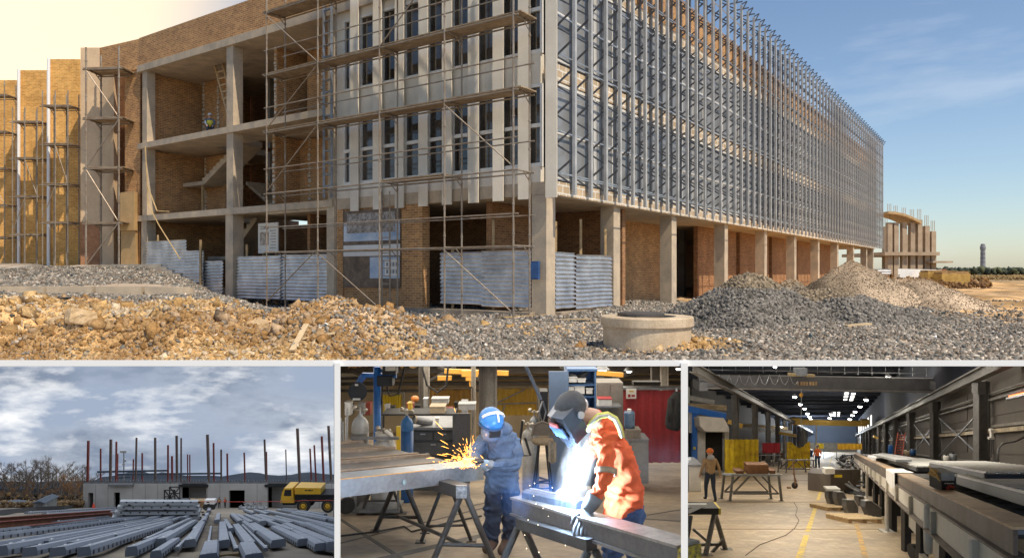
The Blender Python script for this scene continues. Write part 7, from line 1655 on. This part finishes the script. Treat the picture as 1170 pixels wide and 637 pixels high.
def cloth(lab, w0, w1, y0, y1, z, drop):
    p0, p1 = hall(w0, y0, z), hall(w1, y0, z)
    def fn(u, v):
        y = y0+(y1-y0)*u
        if v < .5: q = hall(w1-(w1-w0)*v*2, y, z+.012+.006*math.sin(u*8))
        else: q = hall(w0-.03-.01*math.sin(u*7), y, z+.012-drop*(v-.5)*2*(1-.35*abs(u-.4)))
        return tuple(q)
    mb = MB(); mb.grid(fn, 14, 12); single('white_cloth', mb, mat('cloth_white', (.80,.80,.80), .8, var=.04), lab, 'cloth', smooth=True)
cloth('white cloth draped over the table rail', 1.10, 1.42, 13.2, 15.4, 1.385, .33); cloth('small white sheet on the table farther down', 1.3, 2.1, 23, 29, 1.47, .1)
# tool box carton on the rail
p = hall(1.19, 8.45, 1.386); t = thing('carton', 'open black and red tool carton standing on the rusty rail', 'carton', p); wx, wy, hz_ = .16, .24, .16
mb = MB(); mb.bx(p.x-.02, p.x+wx-.03, p.y-.1, p.y+wy-.1, p.z, p.z+hz_*.8); obj('body', mb, MATS['black'], t)
mb = MB(); mb.bx(p.x-.02, p.x+wx-.03, p.y-.1, p.y+wy-.1, p.z+hz_*.8, p.z+hz_*1.55-.03); mb.v = mb.v; obj('inner_flap', mb, mat('flap_grey', (.50,.48,.44), .7), t)
mb = MB(); mb.bar(p+V((-.02, -.02, hz_*.8)), p+V((-.10, -.05, hz_*1.6)), .14, .006, up=(1,0,0)); mb.box(p+V((-.07, -.02, hz_*1.25)), (.09, .12, .008), (V((.7,0,.7)), V((0,1,0)), V((-.7,0,.7)))); obj('side_flap', mb, mat('flap_orange', (.75,.48,.15), .7), t)
mb = MB()
for (a, b_, c_, d_) in ((.03, .07, .03, .06), (.08, .13, .045, .07), (.05, .10, .065, .08)): mb.bx(p.x+a, p.x+b_, p.y-.106, p.y-.101, p.z+c_, p.z+d_)
obj('red_picture', mb, mat('print_red', (.65,.07,.05), .6), t)
mb = MB()
for k in range(5): mb.bx(p.x+.015+k*.022, p.x+.030+k*.022, p.y-.106, p.y-.101, p.z+.093, p.z+.104)
for k in range(2): mb.bx(p.x+.02+k*.09, p.x+.05+k*.09, p.y-.106, p.y-.101, p.z+.008, p.z+.016)
obj('lettering', mb, MATS['frame_white'], t)
# bins and bent parts
bb = mat('bin_brown', (.075,.06,.05), .5, .3, col2=(.11,.09,.07), var=.2)
y = y4(563); a = at(949, 563, y); b_ = at(981, 536, y); t = thing('steel_bin', 'dark brown steel bin with a yellow mark beside the yellow line', 'bin', V((a.x, y, a.z)))
mb = MB(); mb.prism([(a.x, y, a.z), (b_.x, y, a.z), (b_.x+.02, y, b_.z), (a.x+.15, y, b_.z), (a.x, y, b_.z-.2)], (0, 2.2, -T4*2.2)); obj('body', mb, bb, t); mb = MB(); mb.bx(a.x+.15, a.x+.45, y-.012, y-.003, b_.z-.30, b_.z-.20); obj('yellow_mark', mb, yel, t)
mb = MB(); mb.bx(b_.x-.25, b_.x+.05, y-.05, y, a.z, b_.z+.02); obj('corner_post', mb, bb, t)
cbox('white_bag', 'white bag hung over the corner of the steel bin', 'bag', 943, 954, 535, 541, y-.25, MATS['frame_white'], .3)
def bent(lab, px, rb_, rt, w_px, flip=1):
    y = y4(rb_); s = y/F; w_ = w_px*s*.9; h = (rb_-rt)*s*.85; p = at(px, rb_-2, y); t = thing('bent_plate', lab, 'bent plate', p, 'bent steel parts by the table')
    mb = MB(); pts = [(p.x-w_*.5, y, p.z+h), (p.x+w_*.15*flip, y, p.z+h), (p.x+w_*.5, y, p.z+h*.55), (p.x+w_*.5, y, p.z), (p.x-w_*.2, y, p.z), (p.x-w_*.5, y, p.z+h*.6)]
    mb.prism(pts, (0, .28, -T4*.28)); obj('plate', mb, mat('bent_dark', (.17,.17,.175), .4, .6, var=.2), t)
    mb = MB(); mb.prism([(a_[0], a_[1]-.02, a_[2]+.012) for a_ in (pts[0], pts[1], pts[2])] + [(pts[2][0], pts[2][1]-.02, pts[2][2]-.02), (pts[1][0], pts[1][1]-.02, pts[1][2]-.015), (pts[0][0], pts[0][1]-.02, pts[0][2]-.015)], (0, .28, -T4*.28)); obj('bright_edge', mb, MATS['galv'], t)
bent('first bent dark plate with a white sheet on it, by the yellow line', 953, 580, 559, 14); bent('second bent dark plate leaning on the first', 962, 582, 560, 13); bent('bent dark plate standing in front of the pallet', 974, 591, 569, 15); bent('shiny bent plate at the right end of the pallet', 998, 592, 570, 20, -1); bent('small bent plate behind the pallet', 985, 580, 566, 9)
cbox('white_sheet', 'white sheet lying on the first bent plate', 'sheet', 946, 960, 558, 560.3, y4(580)-.1, MATS['frame_white'], .3)
for i, (px0, px1, row) in enumerate(((968, 1008, 597), (945, 972, 583))):
    a = fl4(px0, row); b_ = fl4(px1, row); t = thing('pallet', ['wooden pallet under the bent plates by the table leg', 'wooden pallet under the first bent plates'][i], 'pallet', a)
    for k in range(6): mb = MB(); o_ = V((0, k*.24, -T4*k*.24+.11)); mb.bar(a+o_, b_+o_, .10, .02); obj('slat', mb, MATS['pale_wood'], t)
    for k in range(3): mb = MB(); q = a.lerp(b_, .08+k*.42); mb.bar(q+V((0,-.02,.05)), q+V((0,1.25,.05-T4*1.25)), .09, .09); obj('bearer', mb, MATS['wood'], t)
# trestle stands
def trestle(lab, px0, px1, rt, rb_, m_, d=1.0, grp='steel work stands'):
    y = y4(rb_); a = at(px0, rb_, y); b_ = at(px1, rb_, y); h = (rb_-rt)/F*y; t = thing('work_stand', lab, 'work stand', (a+b_)/2, grp); s = (b_.x-a.x)
    for (u, yy) in ((0, 0), (1, 0), (0, d), (1, d)):
        x = a.x+s*u; q = V((x, y+yy, g4(y+yy))); mb = MB(); mb.bar(q, q+V(((.5-u)*.12*s, 0, h)), .07, .07, up=(0,1,0)); mb.box(q+V((0,0,.01)), (.16,.14,.02)); obj('leg', mb, m_, t)
    mb = MB()
    for yy in (0, d):
        o_ = V((0, yy, g4(y+yy)-g4(y))); p0 = V((a.x+.06*s, y, a.z))+o_; p1 = V((b_.x-.06*s, y, a.z))+o_
        mb.bar(p0+V((0,0,h*.28)), p1+V((0,0,h*.28)), .05, .05); mb.bar(p0+V((0,0,h*.28)), p0+V((s*.35,0,h*.97)), .05, .05, up=(0,1,0)); mb.bar(p1+V((0,0,h*.28)), p1+V((-s*.35,0,h*.97)), .05, .05, up=(0,1,0))
    obj('brace', mb, m_, t)
    mb = MB(); mb.prism([(a.x+.02, y-.05, a.z+h-.06), (b_.x-.02, y-.05, a.z+h-.06), (b_.x-.02, y-.05, a.z+h), (a.x+.02, y-.05, a.z+h)], (0, d+.1, -T4*(d+.1))); obj('top', mb, mat('stand_top', (.34,.36,.38), .45, .5, var=.2), t)
    return a, b_, y, h
sg = mat('stand_grey', (.17,.165,.16), .5, .4, var=.2)
a, b_, y, h = trestle('steel work stand with crossed braces and rusty blocks on top, behind the walking man', 834, 893, 541, 572, sg)
rbk = mat('block_rust', (.26,.12,.05), .8, var=.25)
for i, (px0, px1, r0) in enumerate(((841, 850, 537.5), (854, 878, 530.5), (880, 886, 537))): cbox('rusty_block', ['small rusty block at the left of the stand', 'large rusty block in the middle of the stand', 'small rusty block at the right of the stand'][i], 'steel block', px0, px1, r0, 540.8, y+.2, rbk, .4, grp='blocks on the work stand')
trestle('work stand in front of the notched yellow screen', 898, 931, 524.5, 540, sg, 1.5); trestle('work stand before the small red screen', 868, 893, 519, 533, sg, 2); trestle('far work stand crowded with steel parts', 972, 990, 519, 530, MATS['black'], 2)
def hscreen(lab, px0, px1, r0, r1, y, m_, notch=0.):
    t = thing('welding_screen', lab, 'welding screen', at((px0+px1)/2, r1, y)); n = 30; a = at(px0, r1, y); b_ = at(px1, r0, y); vs = []
    for j in range(4):
        for i in range(n+1):
            u = i/n; zt = b_.z-notch*max(0, 1-((u-.55)/.33)**2)*(b_.z-a.z); vs.append((a.x+(b_.x-a.x)*u, y+.06*math.sin(i*1.4)+.04*math.sin(i*3), a.z+(zt-a.z)*j/3))
    mb = MB(); mb.add(vs, [(j*(n+1)+i, j*(n+1)+i+1, (j+1)*(n+1)+i+1, (j+1)*(n+1)+i) for j in range(3) for i in range(n)]); obj('curtain', mb, m_, t, True)
    mb = MB()
    for x in (a.x-.05, b_.x+.05): mb.tube((x, y+.15, g4(y)), (x, y+.15, b_.z+.05), .035, 6)
    mb.tube((a.x-.05, y+.15, a.z+.1), (b_.x+.05, y+.15, a.z+.1), .03, 6); obj('frame', mb, MATS['steel_grey'], t)
yel2 = mat('screen_yellow_dirty', (.74,.55,.02), .4, col2=(.42,.26,.02), scale=2.2, var=.2)
hscreen('large dirty yellow welding screen beside the blue machine', 828, 866.5, 501.5, 541, 44, yel2); hscreen('yellow welding screen with a scooped top edge', 899, 925.5, 504.5, 534, 58, yel2, .22)
hscreen('small red welding screen between the two yellow ones', 871, 891, 505.5, 517, 66, mat('screen_red2', (.32,.02,.03), .5, var=.1)); hscreen('orange-yellow screen far beyond the bins', 957, 985, 506.5, 513, 90, mat('screen_amber', (.75,.42,.03), .5, var=.15)); hscreen('small yellow screen behind the far worker', 932, 941, 506.5, 512, 100, yel)
# blue machine
y = 47.; t = thing('blasting_machine', 'large grey hooded machine with a bright blue frame and dark opening', 'machine', at(808, 541, y)); mg = mat('machine_grey', (.56,.54,.50), .6, col2=(.44,.42,.39), var=.12)
mb = MB(); mb.prism([at(797, 539, y), at(806, 539, y), at(806, 488, y), at(800, 474, y), at(797, 474, y)], (0, 3, -T4*3)); obj('side_panel', mb, mg, t)
yh = y-1.6; mb = MB(); mb.prism([at(799, 475, yh), at(827, 477, yh), at(833, 488, yh), at(833, 493, yh), at(806, 492.5, yh), at(800, 486, yh)], (0, 4, -T4*4)); obj('hood', mb, mat('hood_tan', (.62,.57,.50), .6, var=.12), t)
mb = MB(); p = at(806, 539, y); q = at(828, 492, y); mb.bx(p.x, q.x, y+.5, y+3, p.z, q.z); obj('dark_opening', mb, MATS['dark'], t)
mb = MB(); p = at(828, 541, y); q = at(833, 492, y); mb.bx(p.x, q.x, y, y+3, p.z, q.z); obj('side_panel', mb, mg, t)
mb = MB(); p = at(791, 541, y-.2); q = at(796.5, 466, y-.2); mb.bx(p.x, q.x, y-.2, y+.2, p.z, q.z); mb.bar(at(786, 466.5, y-.3), at(829, 475, y-.3), .3, .38); obj('blue_frame', mb, mat('frame_blue', (.02,.14,.50), .4, var=.12), t)
mb = MB(); p = at(787, 494, y-.1); q = at(790.5, 470, y-.1); mb.bx(p.x, q.x, y-.1, y+.3, p.z, q.z); obj('cabinet_panel', mb, MATS['galv'], t); mb = MB(); mb.box(at(793.5, 511.5, y-.3), (.14,.1,.14)); obj('push_button', mb, yel, t)
y = y4(561)-.1; t = thing('scrap_box', 'low grey steel scrap box at the left edge of the hall', 'box', at(790, 561, y)); mb = MB(); p = at(787, 561, y); q = at(801, 532, y); mb.bx(p.x, q.x, y, y+1.2, p.z, q.z); obj('body', mb, mg, t); mb = MB(); mb.bx(p.x-.03, q.x+.03, y-.03, y+1.23, q.z, q.z+.05); obj('rim', mb, MATS['steel_grey'], t)
# aisle clutter: racks, pipes and roofs of side bays
for i, (px0, px1, r0, r1, y, m_) in enumerate(((788, 816, 454, 459, 60, 'galv'), (786, 830, 463, 465.5, 58, 'tray_tan'), (845, 900, 485, 489, 90, 'tray_tan'), (860, 905, 491, 493.5, 90, 'galv'), (836, 868, 488, 490, 70, 'steel_grey'))):
    mb = MB(); mb.bar(at(px0, r0, y), at(px1, r1, y), .3, .35); single('side_bay_beam', mb, MATS[m_], ['pale beam above the blue machine', 'tan beam just above the blue frame', 'tan beam across the side bay far down', 'lower pale beam across the side bay', 'dark pipe over the large yellow screen'][i], 'beam')
r_ = random.Random(11)
for i in range(26):
    px = r_.uniform(838, 925); y = r_.uniform(62, 120); row = H4+F*E4/y; w_ = r_.uniform(.4, 1.3); h = r_.uniform(.4, 1.4); p = at(px, row, y)
    t = thing('machine_part', f"{['dark', 'grey', 'rusty', 'white', 'blue'][i % 5]} {['machine block','pipe bundle','crate','cabinet'][i % 4]} in the crowded side bay, {ordn[i % 12]} of its {'near' if i < 12 else ('middle' if i < 24 else 'far')} group", 'clutter', p, 'clutter in the side bay')
    mb = MB(); mb.bx(p.x-w_/2, p.x+w_/2, y, y+.6, p.z, p.z+h); obj('block', mb, [MATS['black'], MATS['steel_grey'], rbk, MATS['frame_white'], mat('blue_far', (.04,.15,.40), .5)][i % 5], t)
    mb = MB(); mb.bx(p.x-w_*.3, p.x+w_*.2, y+.1, y+.5, p.z+h, p.z+h*1.25); obj('top_piece', mb, MATS['galv'], t)
for i in range(22):
    y = r_.uniform(26, 90); w_ = r_.uniform(.35, 1.0)*1; p = hall(w_+.1+ (.2 if y < 40 else 0), y); h = r_.uniform(.3, .9)
    t = thing('steel_part', f"{['dark angled','black flat','grey rusty'][i % 3]} steel part in the heap beside the table, {ordn[i % 12]} {'near' if i < 12 else 'far'} one", 'steel part', p, 'steel parts heaped by the table'); mb = MB()
    for k in range(5): q = p+V((r_.uniform(-.3, .3), r_.uniform(-.4, .4), r_.uniform(.02, h))); mb.bar(q, q+V((r_.uniform(-.5, .5), r_.uniform(-.6, .6), r_.uniform(-.15, .3))), .10, .05)
    obj('pieces', mb, [MATS['black'], MATS['bent_dark'], MATS['steel_grey']][i % 3], t)
    mb = MB(); mb.bx(p.x-.25, p.x+.25, p.y-.3, p.y+.3, p.z, p.z+.06); obj('base_pieces', mb, MATS['black'], t)
# hand cart
y = y4(559); p = at(908, 554, y); t = thing('hand_cart', 'upright one-wheel hand cart standing on the open floor', 'hand cart', p); mb = MB(); mb.lathe(p, [(.04, -.04), (.13, -.04), (.14, 0), (.13, .04), (.04, .04)], 18, ax=(.3,-1,0)); obj('wheel', mb, MATS['rubber'], t)
mb = MB(); mb.bar(p+V((0,-.06,0)), at(906, 527, y), .05, .05, up=(0,1,0)); mb.bar(at(910, 550, y), at(906, 540, y), .04, .04, up=(0,1,0)); mb.box(at(901.5, 556.5, y), (.16,.1,.06)); obj('frame', mb, mat('rust_brown', (.22,.12,.07), .7), t)
# sawhorse at the lower left with a beam end
y = 12.9; p = at(817, 583, y); t = thing('hall_sawhorse', 'grey sawhorse with flat feet at the lower left of the hall', 'sawhorse', V((p.x, y, g4(y))))
for (q, o_) in ((at(806, 636, y-.4), 0), (at(829, 624, y+.3), .3)):
    q.z = g4(q.y); mb = MB(); mb.tube(at(816.5, 585, y), q, .045, 8); mb.box(q+V((.02,0,.01)), (.2,.12,.02)); obj('leg', mb, sg, t)
for (q, r2) in (((792, 604), (813, 622)), ((786, 622), (824, 621)), ((812, 632), (826, 616))): mb = MB(); mb.bar(at(*q, y), at(*r2, y), .045, .045, up=(0,1,0)); obj('brace', mb, sg, t)
mb = MB(); mb.bar(at(789, 588, y+.2), at(781, 640, y), .07, .07, up=(0,1,0)); obj('leg', mb, sg, t)
t = thing('steel_beam_end', 'black steel beam with a yellow end carrying a white sheet on the sawhorse', 'beam', at(800, 580, y)); mb = MB(); mb.bar(at(780, 580, y), at(818, 580, y), .35, .11); obj('beam', mb, MATS['black'], t); mb = MB(); mb.bar(at(818, 580, y), at(820.5, 580, y), .352, .112); obj('end_paint', mb, yel, t)
mb = MB(); mb.prism([at(779, 575.5, y-.2), at(808, 575.7, y-.2), at(806, 577.6, y-.2), at(788, 586, y-.2), at(779, 586, y-.2)], (0,.06,0)); single('white_sheet', mb, MATS['cloth_white'], 'white plastic sheet draped over the black beam at the left edge', 'sheet')
# people in the hall
tanj = mat('jacket_tan', (.34,.22,.11), .9, col2=(.27,.17,.085), scale=6, var=.15, bump=.3); dj = mat('jeans_dark', (.025,.035,.06), .9, var=.2)
walk = stand_pose(knL=(.10,-.13,.50), anL=(.10,-.12,.10), toL=(.11,-.29,.06), knR=(-.10,.02,.50), anR=(-.10,.22,.13), toR=(-.11,.08,.05), elL=(.30,.06,1.13), wrL=(.33,-.06,.90), haL=(.34,-.10,.80), elR=(-.30,.02,1.13), wrR=(-.33,.02,.88), haR=(-.34,0,.78),
                  pelvis=(0,0,.93,(.17,.14)), belly=(0,0,1.10,(.19,.15)), chest=(0,0,1.30,(.21,.155)))
p = fl4(811.5, 573); small_person('man in a tan work jacket and orange beanie walking away past the work stand', p, math.pi+.1, tanj, dj, mat('beanie_orange', (.85,.22,.04), .8), pose=walk, hood=mat('hood_grey', (.42,.42,.43), .9))
p = fl4(934, 535.5); small_person('worker in an orange hi-vis shirt standing far down the yellow line', p, math.pi, mat('shirt_orange', (.85,.20,.06), .8), mat('jeans_mid', (.05,.08,.15), .9), mat('helmet_grey', (.25,.25,.27), .4), s=1.08)
# wall side sundries
for i, (px, r0, r1, y, m_, w_) in enumerate(((1017.5, 508, 523, 55, 'frame_blue', .35), (1043, 513, 519, 40, 'cyl_blue', .3), (1089, 518, 528, 30, 'cyl_mid', .28), (1081, 520, 528, 30, 'frame_white', .22), (1037, 514, 519, 42, 'tray_tan', .4))):
    p = at(px, r1, y); q = at(px, r0, y); t = thing('wall_drum', ['tall blue drum at the panelled wall', 'small blue drum near the ladder', 'grey gas bottle on the bench by the wall', 'white canister next to the grey gas bottle', 'tan bucket near the small blue drum'][i], 'drum', p, None); mb = MB(); mb.lathe(p, [(w_/2, 0), (w_/2, (q.z-p.z)*.95), (w_*.4, (q.z-p.z))], 14); obj('body', mb, MATS[m_], t, True); mb = MB(); mb.lathe(V((p.x, p.y, q.z)), [(w_*.15, 0), (w_*.15, .06)], 10); obj('cap', mb, MATS['black'], t)
ladder('red ladder standing against the panelled wall', at(1026, 523, 48), at(1030, 494, 49), .5, mat('ladder_red', (.45,.10,.06), .6), .05, 9, (1,0,0))
t = thing('wall_heater', 'glowing orange infrared heater hung on the panelled wall', 'heater', at(1160, 452, 23)); mb = MB(); mb.bar(at(1152, 455, 23), at(1185, 447.5, 21), .14, .06); obj('housing', mb, MATS['galv'], t); mb = MB(); mb.bar(at(1153, 452.6, 23.2), at(1185, 445, 21.2), .03, .05); obj('heating_element', mb, glow('heater', (1, .16, .05), 5), t)
t = thing('wall_bench', 'long low bench of steel offcuts along the panelled wall', 'bench', hall(4.6, 30)); mb = MB(); along(mb, 4.6, .80, 18, 60, .7, .06); obj('top', mb, rail_b, t)
for k in range(6): mb = MB(); y = 18.5+k*8; p = hall(4.3, y); mb.bx(p.x, p.x+.6, y, y+.1, p.z, p.z+.8); obj('leg', mb, MATS['black'], t)
for i in range(9):
    y = 19+i*3.6; p = hall(4.5, y, .865); mb = MB(); q = p+V((r_.uniform(-.15, .15), 0, r_.uniform(.0, .1)))
    for k in range(3): mb.bar(q+V((0,k*.2,.05*k+.03)), q+V((r_.uniform(-.3,.3), .9, .05*k+.03-T4*.9)), .08, .06)
    mb.bx(p.x-.2, p.x+.15, y-.1, y+.2, p.z, p.z+r_.uniform(.1, .35)); single('offcut_pile', mb, [MATS['black'], MATS['steel_grey'], rbk][i % 3], f'{ordn[i]} pile of steel offcuts along the wall bench', 'offcut pile', 'offcuts on the wall bench')
p = hall(5.3, 24, 1.6); t = thing('wall_bracket', 'white bracket lamp fixed to the first column', 'bracket', at(1133, 492, 26)); mb = MB(); mb.box(at(1133, 491, 26), (.14,.12,.10)); mb.box(at(1133, 496, 26), (.08,.1,.2)); mb.box(at(1132.5, 500, 26), (.2,.12,.07)); obj('body', mb, MATS['frame_white'], t); mb = MB(); mb.tube(at(1133, 501, 26), at(1133, 522, 26), .015, 6); obj('cable', mb, MATS['black'], t)
mb = MB(); mb.path([at(1172, 498, 22), at(1160, 504, 22), at(1146, 506, 22), at(1141, 512, 22), at(1140, 530, 22)], .03, 8); single('wall_conduit', mb, MATS['steel_grey'], 'bent grey conduit pipe low on the panelled wall', 'pipe', smooth=True)
# ================================================================== white dividers added between the four places, edge-on to the view
wp_ = mat('divider_white', (.93,.93,.93), .6, var=.0)
wp_.node_tree.nodes['Principled BSDF'].inputs['Specular IOR Level'].default_value = .1
Y0, Y1 = 3.5, 13.35
def rz_(row, y): return EYE-(row-311)/F*y
mb = MB()
for (yy) in (0,): 
    vs = []
    for y in (Y0, Y1):
        for k in (-1.3, 1.3):
            for row in (411.0, 418.0): vs.append((k*y, y, rz_(row, y)))
    mb.add(vs, [(0,2,3,1), (4,5,7,6), (0,4,6,2), (1,3,7,5), (0,1,5,4), (2,6,7,3)])
single('divider_slab', mb, wp_, 'long white divider strip under the building site', 'slab')
mb = MB(); 
vs = []
for y in (Y1, 420):
    for k in (-1.3, 1.3):
        for row in (411.5, 417.5): vs.append((k*y, y, rz_(row, y)))
mb.add(vs, [(0,2,3,1), (4,5,7,6), (0,4,6,2), (1,3,7,5), (0,1,5,4), (2,6,7,3)])
struct('bedrock', mb, MATS['concrete_dark'])
for (p0, p1, lab) in ((382, 389, 'white divider between the steel yard and the welding bay'), (778, 786, 'white divider between the welding bay and the long hall')):
    mb = MB(); vs = []
    for y in (Y0-.02, 420):
        for px in (p0, p1):
            for row in (417.0 if y > 10 else 414, 720): vs.append(((px-585)/F*y, y, rz_(row, y)))
    mb.add(vs, [(0,1,3,2), (4,6,7,5), (0,2,6,4), (1,5,7,3), (0,4,5,1), (2,3,7,6)])
    single('divider_wall', mb, wp_, lab, 'wall')

# ================================================================== sky, sun, camera
SEL = R(55); SAZ = V((.70, -.71, 0)).normalized()
S = V((SAZ.x*math.cos(SEL), SAZ.y*math.cos(SEL), math.sin(SEL)))
w = bpy.data.worlds.new('World'); SC.world = w; w.use_nodes = True; nt = w.node_tree
bg = nt.nodes['Background']
sky = nn(nt, 'ShaderNodeTexSky'); sky.sky_type = 'NISHITA'; sky.sun_disc = False; sky.sun_elevation = SEL
sky.sun_rotation = math.atan2(SAZ.x, SAZ.y); sky.air_density = 1.0; sky.dust_density = .6; sky.ozone_density = 2.0
# thin high cloud, and a warm flare glow painted into one side of the sky
tc = nn(nt, 'ShaderNodeTexCoord'); mp = nn(nt, 'ShaderNodeMapping'); mp.inputs['Scale'].default_value = (1.2, 1.2, 6)
nt.links.new(tc.outputs['Generated'], mp.inputs['Vector'])
cl = noise(nt, 2.2, 6, .6, mp.outputs[0], .52, .80)
sx = nn(nt, 'ShaderNodeSeparateXYZ'); nt.links.new(tc.outputs['Generated'], sx.inputs[0])
dt_ = nn(nt, 'ShaderNodeVectorMath', operation='DOT_PRODUCT'); nt.links.new(tc.outputs['Generated'], dt_.inputs[0]); dt_.inputs[1].default_value = V((-.70, .70, .36)).normalized()
mr = nn(nt, 'ShaderNodeMapRange', interpolation_type='SMOOTHERSTEP'); mr.inputs[1].default_value = .87; mr.inputs[2].default_value = 1.0; nt.links.new(dt_.outputs['Value'], mr.inputs[0])
ml = nn(nt, 'ShaderNodeMath', operation='MULTIPLY'); ml.inputs[1].default_value = .35; nt.links.new(cl, ml.inputs[0])
c1 = mixc(nt, ml.outputs[0], sky.outputs[0], (6.5, 6.8, 7.2))
c2 = mixc(nt, mr.outputs[0], c1, (11, 8.6, 5.6))
nt.links.new(c2, bg.inputs[0]); bg.inputs[1].default_value = .14
sl = bpy.data.lights.new('sun', 'SUN'); sl.energy = 4.6; sl.angle = R(.5); sl.color = (1, .87, .68)
so = bpy.data.objects.new('sun', sl); COL.objects.link(so); so.rotation_euler = S.to_track_quat('Z', 'Y').to_euler()
cam = bpy.data.cameras.new('camera'); cam.sensor_width = 36; cam.lens = F/1170*36; cam.shift_y = -7.5/1170
cam.clip_start = .1; cam.clip_end = 20000
co_ = bpy.data.objects.new('camera', cam); COL.objects.link(co_); co_.location = (0, 0, EYE); co_.rotation_euler = (R(90), 0, 0); SC.camera = co_
vs_ = SC.view_settings; vs_.view_transform = 'Standard'; vs_.look = 'None'; vs_.exposure = 0; vs_.gamma = 1; vs_.use_curve_mapping = False
SC.cycles.max_bounces = 6; SC.cycles.diffuse_bounces = 3; SC.cycles.glossy_bounces = 3; SC.cycles.use_denoising = True
SC.cycles.sample_clamp_indirect = 6; SC.cycles.caustics_reflective = False; SC.cycles.caustics_refractive = False
